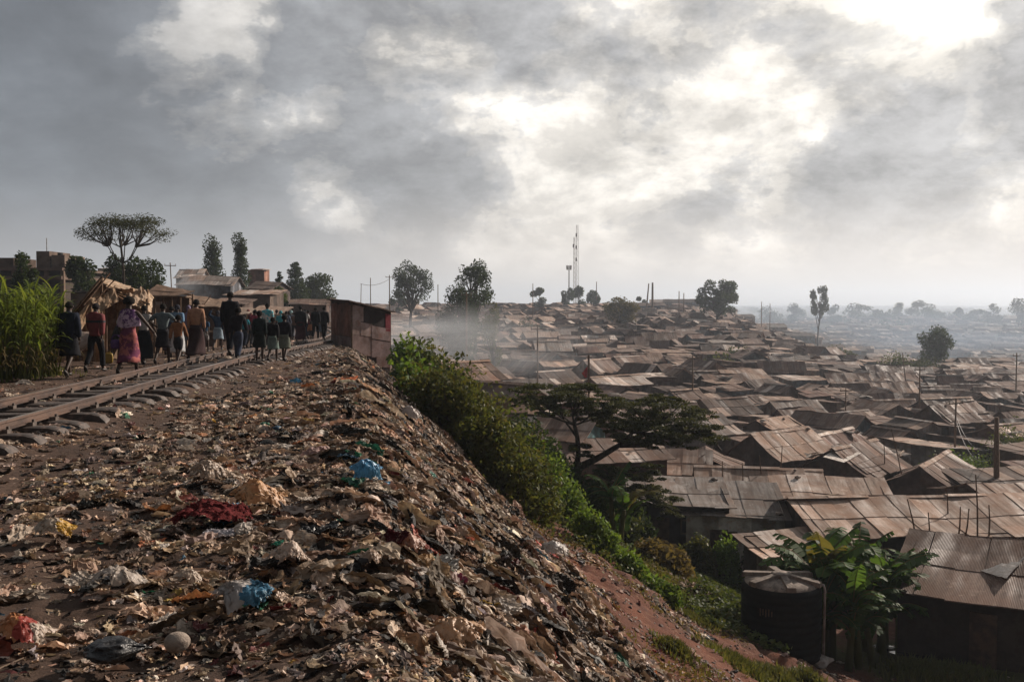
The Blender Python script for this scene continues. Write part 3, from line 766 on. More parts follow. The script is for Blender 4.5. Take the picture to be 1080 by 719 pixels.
# ---- embankment bushes (beyond the rim of the heap)
BUSHES = [
    ('tall leafy bush directly right of the shack on the crest', 437, 37, 2.0, 2.2, 'leaf_bright', 5000, 1, 0),
    ('big light green bush just behind the heap crest, right of the shack', 462, 33, 2.6, 2.5, 'leaf_bush', 6000, 2, .05),
    ('bright broad-leaved bush growing at the rim of the rubbish heap', 450, 25.5, 2.0, 1.5, 'leaf_bright', 2600, 3, 0),
    ('dark rounded bush above the brownish bushes, on the upper slope', 487, 31, 2.6, 2.5, 'leaf_dark', 6000, 4, 0),
    ('brownish green bush leaning over the rim of the heap', 478, 23.5, 2.4, 1.9, 'leaf_bush', 5500, 5, .35),
    ('brownish dry-tipped bush at the middle of the slope thicket', 508, 24.5, 2.9, 2.5, 'leaf_bush', 7500, 6, .45),
    ('large olive bush by the edge where the red bank begins', 540, 23, 2.6, 2.3, 'leaf_bush', 7500, 7, .28),
    ('deep green bush behind the olive bush on the slope', 548, 29, 3.0, 2.7, 'leaf_dark', 7000, 8, 0),
    ('leafy green bush left of the flat-topped thorn tree trunk', 585, 27.5, 2.2, 1.9, 'leaf_bright', 5000, 9, .15),
    ('low dark bush under the thorn tree branches', 612, 33, 2.6, 1.9, 'leaf_dark', 4500, 10, 0),
    ('yellowish green bush below the thorn tree crown', 640, 33.5, 2.4, 1.7, 'leaf_bush', 4200, 11, .1),
    ('rounded grassy green bush on the bank above the red path', 627, 25.5, 1.35, 1.05, 'leaf_bright', 3600, 12, .1),
    ('second rounded green bush further down the bank', 672, 24.5, 1.25, .85, 'leaf_bright', 3200, 13, .08),
    ('small dry-based green bush lowest along the grassy bank', 700, 24.2, 1.0, .7, 'leaf_bright', 2600, 14, .2),
    ('yellow-tipped bush growing in front of the grey-roofed annex', 742, 35.5, 1.5, 1.5, 'leaf_bush', 3000, 15, .3),
    ('feathery light green bush at the foot of the plank-walled house', 768, 35.5, 1.3, 1.9, 'leaf_bright', 3200, 16, .05),
    ('dark leafy bush at the corner of the dark-walled annex', 660, 37.5, 2.3, 2.0, 'leaf_dark', 4200, 17, 0),
    ('dark bush against the wall under the tan roof', 812, 37, 2.0, 1.9, 'leaf_dark', 3500, 18, 0),
    ('reddish brown low bush beside the litter-strewn gully', 705, 31, 2.1, .9, 'leaf_dry', 3200, 19, .5),
    ('olive bush on the upper slope behind the dark rounded bush', 515, 35, 2.6, 2.2, 'leaf_bush', 5000, 20, .2),
    ('deep green bush filling the slope below the thorn tree fork', 570, 33.5, 2.6, 2.2, 'leaf_bright', 5500, 21, 0),
]
for i, (lab, px, Y, w, h, lm, n, sd, br) in enumerate(BUSHES):
    bush(lab, px, Y, w, h, lm, int(n * (.7 if sd == 3 else 1.25)), .21 if sd == 3 else .125 if Y < 30 else .17, sd + 300, br * .6, clumps=18)
for i, (lab, px, Y, w, h, lm) in enumerate([
    ('bright green bush beside the leaning electricity pole', 1018, 62, 6.0, 2.6, 'leaf_bright'),
    ('dense green bush behind the leaning electricity pole', 1070, 68, 5.0, 3.6, 'leaf_bush'),
    ('low green bush on the open patch left of the electricity pole', 985, 60, 3.2, 1.5, 'leaf_bright'),
    ('green bush among the roofs at the foot of the bare settlement hill', 782, 150, 6, 3.6, 'leaf_dark'),
    ('yellowish bush in a gap between roofs near the green bush', 760, 142, 5, 2.8, 'leaf_bush'),
    ('olive bush among the far roofs above the green bush', 885, 205, 9, 4.5, 'leaf_bush'),
    ('dark green bush among brown roofs in the haze, left of the round tree', 945, 172, 8, 5.2, 'leaf_bush'),
    ('dark green bush touching the foot of the round dark tree', 975, 170, 8, 4.4, 'leaf_dark'),
    ('green bush between the roofs below the twin tall trees', 557, 215, 7, 4.5, 'leaf_dark')]):
    bush(lab, px, Y, w, h, lm, 2800, .2 if Y < 100 else .42, 400 + i, .1, clumps=10, group='bushes among the houses')

# ---- the flat-topped thorn tree in front of the valley
def thorn_tree():
    rg = np.random.default_rng(5)
    Y = 35.0
    b = XY(600, Y)
    root = empty('thorn_tree', b, 0, 'large flat-topped thorn tree with two dark layered crowns on the slope', 'tree')
    tb = MB(); cb = MB()
    def L(px, py, dy=0):
        p = P(px, py, Y + dy); return np.array([p.x - b.x, p.y - b.y, p.z - b.z])
    # limbs: (points), radii
    fork = L(603, 512)
    stem1 = [L(600, 548), fork, L(612, 492), L(632, 482), L(652, 470, .3)]
    tb.tube(stem1, [.19, .17, .15, .12, .10], 8)
    stem0 = [fork, L(610, 480, -.3), L(609, 462, -.4), L(606, 448, -.6)]
    tb.tube(stem0, [.14, .10, .085, .07], 7)
    tips = []
    layers = [ # px, py, half width px, half height px, dy, half depth
        (580, 411, 34, 10, 0, 1.3), (560, 420, 20, 6, .6, .9), (608, 418, 26, 9, -.8, 1.2), (626, 432, 22, 8, .3, 1.0), (590, 434, 22, 5, 1.0, 1.0), (612, 406, 18, 5, .5, .9),
        (664, 424, 30, 10, -.4, 1.5), (702, 432, 40, 12, .3, 1.7), (732, 444, 26, 12, -.2, 1.3), (680, 447, 34, 9, -1.0, 1.3), (716, 456, 34, 8, .9, 1.3), (652, 440, 22, 8, 1.0, 1.1), (738, 432, 14, 5, .6, .8), (672, 461, 24, 5, .2, 1.1), (700, 419, 16, 4, -.4, .9), (748, 452, 12, 6, .3, .7),
        (664, 508, 26, 11, .8, 1.2), (690, 521, 22, 10, .4, 1.0), (645, 495, 18, 7, -.5, .9), (706, 537, 12, 7, .6, .7), (634, 512, 15, 7, -.8, .7), (612, 470, 11, 8, -.6, .5), (676, 494, 20, 6, .3, .8)]
    for (px, py, hw, hh, dy, hd) in layers:
        hw *= 1.1; hh *= 1.12; c = L(px, py + hh * .1, dy); sx = hw / F * Y; sz = hh / F * Y
        sub = max(8, int(hw / 1.25))
        for j in range(sub):
            a = rg.uniform(0, 2 * math.pi); q = math.sqrt(rg.uniform(0, 1)) * 1.05
            cc = c + np.array([math.cos(a) * q * sx, math.sin(a) * q * hd, rg.uniform(-.95, .75) * sz - .35 * sz * q * q])
            r = np.array([sx * .20 + .10, hd * .20 + .1, sz * .10 + .03]) * rg.uniform(.7, 1.25)
            pts = clump_pts(cc, r, 230, rg, .0)
            leaves(cb, pts, .085, rg, (.42, .25), flat=.55, aspect=.55, groupv=rg.normal(0, .12))
        tips.append((c, sz))
    starts = {0: L(606, 448, -.6), 1: L(652, 470, .3), 2: L(614, 492)}
    b1 = L(667, 456, .2); b2 = L(700, 462, .3); tb.tube([starts[1], L(660, 462, .2), b1], [.09, .07, .05], 6); tb.tube([starts[1], L(680, 470, .3), b2], [.085, .07, .045], 6)
    for i, (c, sz) in enumerate(tips):
        s = (L(606, 448, -.6) if rg.uniform() < .7 else L(609, 462, -.4)) if i < 6 else ((b1 if i % 2 else b2) if i < 16 else L(625, 500, .1))
        if i == 21: s = L(609, 462, -.4)
        m1 = s + (c - s) * .45 + np.array([0, 0, -.25 * sz - .05]) + rg.normal(0, .06, 3)
        e = c + np.array([0, 0, -.2 * sz])
        tb.tube([s, m1, e], [.05, .035, .015], 5, cap=False)
        for j in range(3):
            e2 = c + rg.normal(0, 1, 3) * np.array([.5, .4, .03]); tb.tube([m1, (m1 + e2) / 2 + rg.normal(0, .03, 3), e2], [.025, .018, .008], 4, cap=False)
    tb.build('trunk', M['bark'], root, True); cb.build('crown', M['leaf_acacia'], root)
thorn_tree()

# ---- other trees
def skyp(px, Y, pybase=None):
    b = XY(px, Y)
    if pybase is not None: b.z = P(px, pybase, Y).z
    return b
def tt(name, label, px, Y, pytop, wpx, **k):
    b = XY(px, Y); top = P(px, pytop, Y).z; h = top - b.z; w = wpx / F * Y
    ch = k.pop('ch', .7) * h
    return tree(name, label, b, h, w, ch, **k)
# behind the stalls
t = tt('umbrella_thorn_tree', 'slender flat-crowned thorn tree standing against the sky above the stalls', 128, 66, 223, 92, ch=.24, shape='umbrella', leafm='leaf_acacia', n_cl=44, n_leaf=8500, leaf=.13, trunk_r=.11, seed=31, lean=.3)
tt('tree', 'dark round tree between the concrete building and the thorn tree', 86, 78, 273, 40, ch=.85, n_cl=14, n_leaf=4200, leaf=.28, seed=32)
tt('tree', 'dark round tree directly right of the slender thorn tree trunk', 152, 72, 266, 56, ch=.85, n_cl=20, n_leaf=6500, leaf=.24, seed=33)
tt('tree', 'small dark tree tucked behind the slender thorn tree', 124, 84, 268, 26, ch=.85, n_cl=9, n_leaf=2400, leaf=.28, seed=34)
tt('tree', 'tree growing in front of the unfinished concrete building', 24, 56, 262, 34, ch=.7, n_cl=12, n_leaf=3600, leaf=.2, seed=35)
tt('cypress_tree', 'oval dark tree behind the grey gabled house, shorter of the pair', 225, 135, 257, 28, ch=.85, shape='column', n_cl=18, n_leaf=4500, leaf=.36, seed=36, lean=0)
tt('cypress_tree', 'tall narrow dark tree beside the brick tower', 254, 135, 253, 22, ch=.92, shape='column', n_cl=18, n_leaf=4200, leaf=.36, seed=37)
tt('pine_tree', 'thin dark conifer rising over the crowd', 295, 110, 284, 15, ch=.8, shape='cone', n_cl=16, n_leaf=2200, leaf=.28, seed=38)
tt('tree', 'broad pointed grey-green tree behind the crowd', 312, 150, 274, 28, ch=.85, shape='cone', n_cl=22, n_leaf=4200, leaf=.4, seed=39)
tt('tree', 'wide hazy tree left of the tin shack roofline', 337, 165, 288, 42, ch=.85, n_cl=20, n_leaf=4200, leaf=.45, seed=40)
tt('tree', 'low bushy green tree at the end of the crowd', 294, 95, 303, 24, ch=.8, n_cl=9, n_leaf=2200, leaf=.26, seed=41, leafm='leaf_bush')
tt('tree', 'spreading open-crowned tree on the skyline right of the shack', 433, 215, 275, 46, ch=.62, shape='spread', n_cl=34, n_leaf=4200, leaf=.5, seed=42, trunk_r=.35)
tt('tree', 'dense dark tree above the smoke in the settlement', 488, 130, 303, 50, ch=.8, n_cl=26, n_leaf=9500, leaf=.34, seed=43)
tt('tree', 'tall feathery tree rising behind the dense dark tree', 500, 136, 276, 50, ch=.5, shape='spread', n_cl=34, n_leaf=3800, leaf=.36, seed=44, trunk_r=.25)
tt('tree', 'pale yellow-green tree among roofs beside the dense dark tree', 521, 118, 322, 24, ch=.75, n_cl=12, n_leaf=2400, leaf=.26, seed=45, leafm='leaf_bush', brown=.2)
tt('tree', 'bare brownish round tree in the middle of the hillside roofs', 655, 235, 314, 38, ch=.8, n_cl=22, n_leaf=4200, leaf=.5, seed=46, brown=.45)
tt('tree', 'dark irregular tree standing alone on the ridge', 757, 260, 296, 46, ch=.75, shape='spread', n_cl=30, n_leaf=6800, leaf=.62, seed=47, trunk_r=.45)
tt('tree', 'tall thin hazy tree with a bare trunk past the ridge end', 863, 420, 303, 22, ch=.5, shape='spread', n_cl=18, n_leaf=2300, leaf=.9, seed=48, trunk_r=.35)
tt('tree', 'round dark tree at the edge of the smoky valley', 987, 185, 343, 34, ch=.75, n_cl=22, n_leaf=5000, leaf=.42, seed=49)
for i, (px, Y, top, w) in enumerate([(598, 360, 304, 14), (610, 370, 303, 16), (626, 365, 306, 18), (570, 350, 304, 22), (677, 370, 311, 12), (420, 300, 306, 20)]):
    tt('tree', ['small ridge-top tree left of the radio mast foot', 'small tree right at the foot of the radio mast', 'flat little tree right of the radio mast', 'rounded tree on the ridge left of the round-topped mast', 'small tree beside the blue-walled building on the ridge', 'faint tree on the skyline left of the spreading tree'][i], px, Y, top, w, ch=.8, n_cl=8, n_leaf=900, leaf=.9, seed=60 + i, group='small trees along the ridge')
# far, in the haze: individuals where they stand out
FAR = [(985, 980, 320, 26), (1048, 900, 321, 20), (1074, 860, 313, 22), (948, 1050, 319, 12), (968, 1000, 317, 24), (1010, 1000, 324, 10), (905, 980, 320, 30), (880, 900, 322, 18), (838, 940, 319, 20), (930, 980, 326, 24), (812, 1000, 322, 26), (1030, 940, 327, 26)]
for i, (px, Y, top, w) in enumerate(FAR):
    tt('tree', 'hazy grey-blue tree far off beyond the smoky valley', px, Y, top, w, ch=.85, n_cl=12, n_leaf=900, leaf=2.2, seed=80 + i, group='hazy trees beyond the smoky valley')
def far_woods():
    rg = np.random.default_rng(3); mb = MB()
    for i in range(230):
        Y = rg.choice([950, 1050, 1700, 2300, 3000, 3000]) * rg.uniform(.9, 1.15)
        px = rg.uniform(-60, 1140)
        x = (px - 540) / F * Y; z = float(H(x, Y)); h = rg.uniform(5, 9) * (1 + Y / 4000)
        w = h * rg.uniform(1.2, 4.5)
        leaves(mb, clump_pts((x, Y, z + h * .55), (w * .5, w * .5, h * .5), 110, rg, .3), h * .16 + 1, rg, (.4, .2), aspect=.8)
    tag(mb.build('far_woods', M['leaf_dark']), kind='stuff')
far_woods()

# ---- banana plants
def banana(label, px, Y, n_stem, h, seed, spread=1.2, group='banana plants by the tank', zoff=0, nl=13):
    rg = np.random.default_rng(seed); b = XY(px, Y)
    root = empty('banana_plant', b, 0, label, 'banana plant', group)
    sm = MB(); lm = MB()
    for i in range(n_stem):
        a = rg.uniform(0, 2 * math.pi); q = math.sqrt(rg.uniform(0, 1)) * spread
        ox, oy = math.cos(a) * q, math.sin(a) * q; hh = h * rg.uniform(.55, .8)
        oz = float(H(b.x + ox, b.y + oy)) - b.z
        lx, ly = rg.normal(0, .12, 2)
        sm.tube([(ox, oy, oz - .1), (ox + lx * .5, oy + ly * .5, oz + hh * .5), (ox + lx, oy + ly, oz + hh)], [.12, .10, .06], 8, col=(.5, .5, .5))
        for j in range(nl):
            az = j * 2.4 + rg.uniform(-.4, .4); ln = h * rg.uniform(.46, .68); wd = ln * rg.uniform(.13, .19)
            rise = rg.uniform(.95, 1.5); bend = rg.uniform(.7, 2.2)
            t = np.clip(rg.normal(.5, .25), 0, 1); dry = .6 if rg.uniform() < .08 else 0
            base = np.array([ox + lx * .8, oy + ly * .8, oz + hh * (rg.uniform(.9, 1.0) if j < nl * .6 else rg.uniform(.35, .8))])
            # the blade torn into lappets: strips side by side, each drooping a little differently
            seg = 14
            tt_ = np.linspace(0, 1, seg + 1); ang = rise - bend * tt_ ** 1.3; ds = ln / seg
            hx = np.concatenate([[0], np.cumsum(np.cos(ang[:-1]) * ds)]); hz = np.concatenate([[0], np.cumsum(np.sin(ang[:-1]) * ds)])
            d = np.array([math.cos(az), math.sin(az), 0]); s = np.array([-d[1], d[0], 0]); c = base + hx[:, None] * d + hz[:, None] * np.array([0, 0, 1])
            w = wd * np.sin(np.clip(tt_ * .86 + .1, 0, 1) * math.pi) ** .55; w[0] *= .2
            for sgn in (-1, 1):
                for q_ in range(1, seg):
                    if rg.uniform() < .04: continue
                    dr = rg.uniform(.05, .5) * w[q_]
                    p0, p1 = c[q_], c[q_ + 1]
                    gap = (p1 - p0) * rg.uniform(0, .18)
                    e0 = p0 + gap + s * sgn * w[q_] + np.array([0, 0, -dr]) + d * .06; e1 = p1 - gap + s * sgn * w[min(q_ + 1, seg)] + np.array([0, 0, -dr]) + d * .06
                    lm.add([p0, p1, e1, e0], [[0, 1, 2, 3]], (np.clip(t + rg.normal(0, .06), 0, 1), dry, 0))
            sm.tube(c, np.linspace(.025, .006, seg + 1), 4, cap=False)
    sm.build('stem', M['leaf_banana'], root, True); lm.build('foliage', M['leaf_banana'], root)
    return root
banana('tallest banana plant behind the black water tank', 893, 27.5, 3, 3.6, 1, .7)
banana('banana plant standing right of the tallest one', 925, 28.2, 3, 3.3, 2, .7)
banana('banana plant leaning out to the right of the group', 948, 28.6, 2, 2.7, 3, .5)
banana('shorter banana plant in front of the tallest one, by the tank', 885, 26.4, 2, 2.5, 4, .5)
banana('low banana plant behind the tank with leaves over its lid', 842, 29.5, 2, 2.6, 5, .6)
banana('banana plant with drooping leaves at the dark house wall', 920, 26.6, 2, 2.4, 6, .5)
banana('small bright banana plant below the thorn tree on the bank', 654, 31.5, 2, 2.3, 7, .3, nl=7)
banana('lowest banana plant right beside the white pipe foot', 872, 28.5, 2, 2.7, 8, .5)

# ---- tall reeds at the left
def reeds(label, px, Y, h, wid, n, seed):
    rg = np.random.default_rng(seed); b = XY(px, Y)
    root = empty('reed_clump', b, 0, label, 'reeds', 'tall reeds beside the track')
    sb = MB(); lb = MB(); db = MB()
    for i in range(n):
        a = rg.uniform(0, 2 * math.pi); q = math.sqrt(rg.uniform(0, 1))
        ox, oy = math.cos(a) * q * wid * .5, math.sin(a) * q * wid * .4
        hh = h * rg.uniform(.55, .92) * (1 - .15 * q); lx, ly = rg.normal(0, .10, 2) * hh + np.array([math.cos(a), math.sin(a)]) * q * .18
        base = np.array([ox, oy, -.05]); top = np.array([ox + lx, oy + ly, hh])
        sb.tube([base, (base + top) / 2 + rg.normal(0, .02, 3), top], [.016, .013, .006], 4, cap=False, col=(.45, .35, 0))
        for j in range(9):
            t = rg.uniform(.12, 1); p = base + (top - base) * t
            dry = t < .42
            tgt = db if dry else lb
            blade_strip(tgt, p, rg.uniform(0, 6.28), rg.uniform(.35, .7), .04 if not dry else .03, rg.uniform(.9, 2.2) if not dry else rg.uniform(2., 3.), rg, 5, (np.clip(rg.normal(.5 + .3 * t, .2), 0, 1), np.clip(rg.normal(.05, .1), 0, 1), 0), rise=rg.uniform(.9, 1.45), fold=.25)
    sb.build('stalk', M['leaf_reed'], root); lb.build('foliage', M['leaf_reed'], root); db.build('dry_leaf', M['leaf_dry'], root)
reeds('tall light green reed clump at the left edge by the track', 8, 19.0, 2.15, 1.3, 100, 1)
reeds('reed clump nearest the scrap stall, slightly lower', 34, 20.2, 2.1, 1.0, 80, 2)
reeds('dark based reed clump behind, beyond the left edge of the path', -22, 20.5, 2.3, 1.4, 70, 3)

# ---- grass and creeping plants
def build_grass():
    rg = np.random.default_rng(17)
    mb = MB()
    def blades(x, y, h, brown=.1):
        n = len(x); z = H(x, y); az = rg.uniform(0, 6.28, n); ln = h * rg.uniform(.5, 1.3, n)
        dx, dy = np.cos(az), np.sin(az); le = rg.uniform(.1, .7, n) * ln
        w = ln * .045 + .004 + y * .00025
        p0 = np.stack([x - dy * w, y + dx * w, z - .01], 1); p1 = np.stack([x + dy * w, y - dx * w, z - .01], 1)
        m0 = np.stack([x - dy * w * .7 + dx * le * .35, y + dx * w * .7 + dy * le * .35, z + ln * .6], 1); m1 = np.stack([x + dy * w * .7 + dx * le * .35, y - dx * w * .7 + dy * le * .35, z + ln * .6], 1)
        t = np.stack([x + dx * le, y + dy * le, z + ln * .95], 1)
        v = np.stack([p0, p1, m1, m0, t], 1).reshape(-1, 3); k = np.arange(n)[:, None] * 5
        c = np.stack([np.clip(rg.normal(.5, .25, n), 0, 1), np.clip(rg.normal(brown, .2, n), 0, 1), np.zeros(n)], 1)
        mb.add(v, np.concatenate([k + 0, k + 1, k + 2, k + 3], 1), c); 
        mb.add(v, np.concatenate([k + 3, k + 2, k + 4], 1), c)
    def region(n, y0, y1, pa, pb, cond):
        xs, ys = [], []; tot = 0
        while tot < n:
            y = rg.uniform(y0 ** 1.5, y1 ** 1.5, n * 2) ** (1 / 1.5); x = (rg.uniform(pa, pb, n * 2) - 540) / F * y
            ok = rg.uniform(0, 1, n * 2) < cond(x, y); xs.append(x[ok]); ys.append(y[ok]); tot += int(ok.sum())
            if ok.sum() < 20: break
        return np.concatenate(xs)[:n], np.concatenate(ys)[:n]
    n1 = lambda x, y: fbm(x * .5, y * .5, 61, 4); n2 = lambda x, y: fbm(x * .25, y * .25, 62, 3)
    def band(x, y):
        s = crest_s(x, y); a = sst(6.6 + 2.1 * n1(x, y), 7.8 + 2.1 * n1(x, y), s + .9 * n2(x, y) + 1.6 * fbm(x * .33 + 9, y * .33, 64, 3)) * sst(11.5, 9.5, s + 2 * n1(x, y)) * sst(25, 31, y)
        return np.clip(np.maximum(a, sst(.22, .4, n2(x, y) - .15 * n1(x, y)) * (s > 8) * (s < 12) * (y > 28)), 0, 1) * (.05 + .9 *  vn(x * 1.7, y * 1.7, 66)) * (s > litter_edge(x, y) + .4)
    x, y = region(38000, 15, 44, 480, 1120, band); blades(x, y, .11, .25)
    tuft = lambda x, y: sst(.74, .86, vn(x * .9, y * .9, 88)) * (crest_s(x, y) > 6.5) * (crest_s(x, y) < 13)
    x, y = region(6000, 25, 42, 560, 1120, tuft); blades(x, y, .24, .05)
    # bright patches in front
    for (px, py, r, n, h) in [(735, 656, .32, 1500, .16), (715, 684, .35, 900, .12), (780, 704, .5, 3000, .20), (815, 712, .4, 1500, .2), (700, 600, .9, 3500, .18), (980, 712, .8, 3800, .32), (1015, 716, .6, 2500, .3), (655, 575, .7, 2500, .2), (775, 640, .35, 900, .12), (850, 714, .4, 1000, .2), (610, 548, .8, 2600, .16), (795, 596, .6, 2000, .25), (845, 580, .8, 2500, .25), (20, 396, .7, 1500, .12), (40, 392, .4, 700, .12)]:
        g = G(px, py); a = rg.uniform(0, 6.28, n); q = np.abs(rg.normal(0, .5, n)) * r
        blades(g.x + np.cos(a) * q * 1.6, g.y + np.sin(a) * q * 1.3, h, .03)
    tag(mb.build('grass', M['grass']), kind='stuff')
    # creepers on the valley floor and on the slope under the bushes
    mb = MB()
    def creep(x, y): 
        s = crest_s(x, y); return (s > 8) * (s < 17 + 2 * n1(x, y)) * np.clip(.35 + 1.2 * n2(x, y) + .5 * n1(x, y), 0, 1) * (y > 24) * sst(.31, .26, x / y)
    x, y = region(42000, 24, 48, 560, 840, creep)
    leaves(mb, np.stack([x, y, H(x, y) + rg.uniform(.02, .32, len(x))], 1), .13, rg, (.45, .3), brown=.05, flat=.5, aspect=.9)
    upper = lambda x, y: ((crest_s(x, y) > litter_edge(x, y) + .0) & (crest_s(x, y) < 9)) * (.3 + .7 * sst(24, 30, y)) * sst(20, 25, y)
    x, y = region(20000, 20, 52, 400, 700, upper)
    leaves(mb, np.stack([x, y, H(x, y) + rg.uniform(.0, .45, len(x))], 1), .11, rg, (.5, .3), brown=.15, flat=.2, aspect=.6)
    green = lambda x, y: sst(.45, .6, vn(x * .12, y * .12, 93))
    x, y = region(9000, 48, 75, 930, 1110, lambda x, y: sst(3.5, 0, np.hypot((x - 29) * .8, y - 61) - 3))
    leaves(mb, np.stack([x, y, H(x, y) + rg.uniform(.0, .5, len(x))], 1), .2, rg, (.6, .3), brown=.05, flat=.2, aspect=.6)
    tag(mb.build('undergrowth', M['leaf_bush']), kind='stuff')
    mb = MB()
    x, y = region(7000, 13, 34, 470, 800, lambda x, y: sst(.45, .9, vn(x * .8, y * .8, 95)) * (crest_s(x, y) > litter_edge(x, y)) * (crest_s(x, y) < 10))
    leaves(mb, np.stack([x, y, H(x, y) + rg.uniform(.0, .10, len(x))], 1), .07, rg, (.5, .3), flat=.2, brown=.3)
    tag(mb.build('dry_weeds', M['leaf_dry']), kind='stuff')
build_grass()
# ------------------------------------------------------------------ shacks
RC = {'rust-brown': (.205, .153, .128), 'tan': (.41, .325, .272), 'dark brown': (.11, .085, .073), 'grey': (.25, .232, .22), 'pale': (.60, .56, .53), 'reddish': (.19, .125, .103)}
WALLC = [(.19, .135, .105), (.15, .11, .09), (.24, .18, .14), (.12, .09, .075), (.30, .27, .25), (.19, .11, .08), (.16, .19, .21)]

def shack_geo(wb, rb, cb, L, W, hw, rise, kind, rc, wc, rg, sheetw=.8, over=.35, lod=0, cap=None, depth_below=1.0):
    """adds wall / roof / ridge-cap geometry in local coordinates (ridge along x)"""
    def patch_wall(p0, p1, zt0, zt1):
        n = max(1, int(np.hypot(*(np.array(p1) - p0)) / (1.1 if lod == 0 else 3)))
        for i in range(n):
            a, b = i / n, (i + 1) / n
            q0 = np.array(p0) * (1 - a) + np.array(p1) * a; q1 = np.array(p0) * (1 - b) + np.array(p1) * b
            z0 = zt0 * (1 - a) + zt1 * a; z1 = zt0 * (1 - b) + zt1 * b
            c = np.array(wc) * math.exp(rg.normal(0, .28 if lod == 0 else .15))
            wb.add([[*q0, -depth_below], [*q1, -depth_below], [*q1, z1], [*q0, z0]], [[0, 1, 2, 3]], c)
    x, y = L / 2, W / 2
    hb = hw if kind == 'gable' else hw + rise
    zr = hw + rise
    patch_wall((-x, -y), (x, -y), hw, hw)
    patch_wall((x, y), (-x, y), hb, hb)
    if kind == 'gable':
        patch_wall((x, -y), (x, 0), hw, zr); patch_wall((x, 0), (x, y), zr, hw)
        patch_wall((-x, y), (-x, 0), hw, zr); patch_wall((-x, 0), (-x, -y), zr, hw)
        slopes = [(-y - over, 0, -1), (y + over, 0, 1)]
    else:
        patch_wall((x, -y), (x, y), hw, hb); patch_wall((-x, y), (-x, -y), hb, hw)
        slopes = [(-y - over, y + over, -1)]
    for (ye, yr, sg) in slopes:
        run = abs(yr - ye); sl = rise / (y if kind == 'gable' else W)
        ze = hw - sl * over; zt = ze + sl * run
        n = max(1, int((L + 2 * over) / (sheetw if lod == 0 else 1.8))); sw = (L + 2 * over) / n
        rows = 2 if lod == 0 and run > 2.2 else 1
        ph1, ph2 = rg.uniform(0, 6, 2)
        for i in range(n):
            x0 = -x - over + i * sw; x1 = x0 + sw * 1.02
            for r_ in range(rows):
                c = np.array(rc) * math.exp(rg.normal(0, .22)) 
                if rg.uniform() < .06: c = np.array(RC['tan']) * rg.uniform(.8, 1.2)
                if rg.uniform() < .03: c = np.array((.62, .58, .55))
                ov = 1.04 if r_ == 0 and rows == 2 else 1.0
                f0, f1 = r_ / rows, min(1, (r_ + 1) / rows * ov)
                lift = .02 + .022 * (i % 2) + .03 * r_ + rg.uniform(0, .015)
                ext = rg.uniform(-.08, .10) if r_ == 0 else 0
                segs = 2 if lod == 0 else 1
                vs = []
                for k in range(segs + 1):
                    f = f0 + (f1 - f0) * k / segs
                    for xx in (x0, x1):
                        yy = ye + (yr - ye) * f - (np.sign(yr - ye) * ext if k == 0 else 0)
                        wob = .05 * math.sin(xx * 1.1 + ph1) + .04 * math.sin(xx * .5 + yy * 1.3 + ph2) - .06 * math.sin(math.pi * f)
                        vs.append([xx, yy, ze + (zt - ze) * f + lift + wob])
                top = np.array(vs); bot = top - [0, 0, .035]
                v = np.concatenate([top, bot]); m = len(top); fs = []
                for k in range(segs):
                    a = 2 * k; q = [a, a + 1, a + 3, a + 2]
                    if sg > 0: q = q[::-1]
                    fs.append(q); fs.append([m + j for j in q[::-1]])
                fs += [[1, 0, m, m + 1], [2 * segs, 2 * segs + 1, m + 2 * segs + 1, m + 2 * segs]]
                for k in range(segs): fs += [[2 * k, 2 * k + 2, m + 2 * k + 2, m + 2 * k], [2 * k + 3, 2 * k + 1, m + 2 * k + 1, m + 2 * k + 3]]
                rb.add(v, fs, c)
    if kind == 'gable' and cap and cb is not None:
        c = np.array(RC[cap]); n = max(2, int(L / 1.6))
        for i in range(n):
            x0 = -x - over + i * (L + 2 * over) / n; x1 = x0 + (L + 2 * over) / n * 1.02; cc = c * math.exp(rg.normal(0, .15)); dz = rg.uniform(-.02, .04)
            for sg in (-1, 1):
                q = np.array([[x0, 0, zr + .10 + dz], [x1, 0, zr + .10 + dz], [x1, sg * .22, zr + .10 + dz - .22 * rise / y], [x0, sg * .22, zr + .10 + dz - .22 * rise / y]])
                cb.add(np.concatenate([q, q - [0, 0, .02]]), [[0, 1, 2, 3], [7, 6, 5, 4], [3, 2, 6, 7], [0, 3, 7, 4], [2, 1, 5, 6]] if sg > 0 else [[3, 2, 1, 0], [4, 5, 6, 7], [7, 6, 2, 3], [4, 7, 3, 0], [6, 5, 1, 2]], cc)

RECTS = []   # footprints already taken: centre, half sizes, angle
def sat(c1, h1, a1, c2, h2, a2, pad=.25):
    d = np.array(c2) - c1
    for ang in (a1, a1 + math.pi / 2, a2, a2 + math.pi / 2):
        ax = np.array([math.cos(ang), math.sin(ang)])
        r1 = h1[0] * abs(math.cos(ang - a1)) + h1[1] * abs(math.sin(ang - a1))
        r2 = h2[0] * abs(math.cos(ang - a2)) + h2[1] * abs(math.sin(ang - a2))
        if abs(d @ ax) > r1 + r2 + pad: return False
    return True

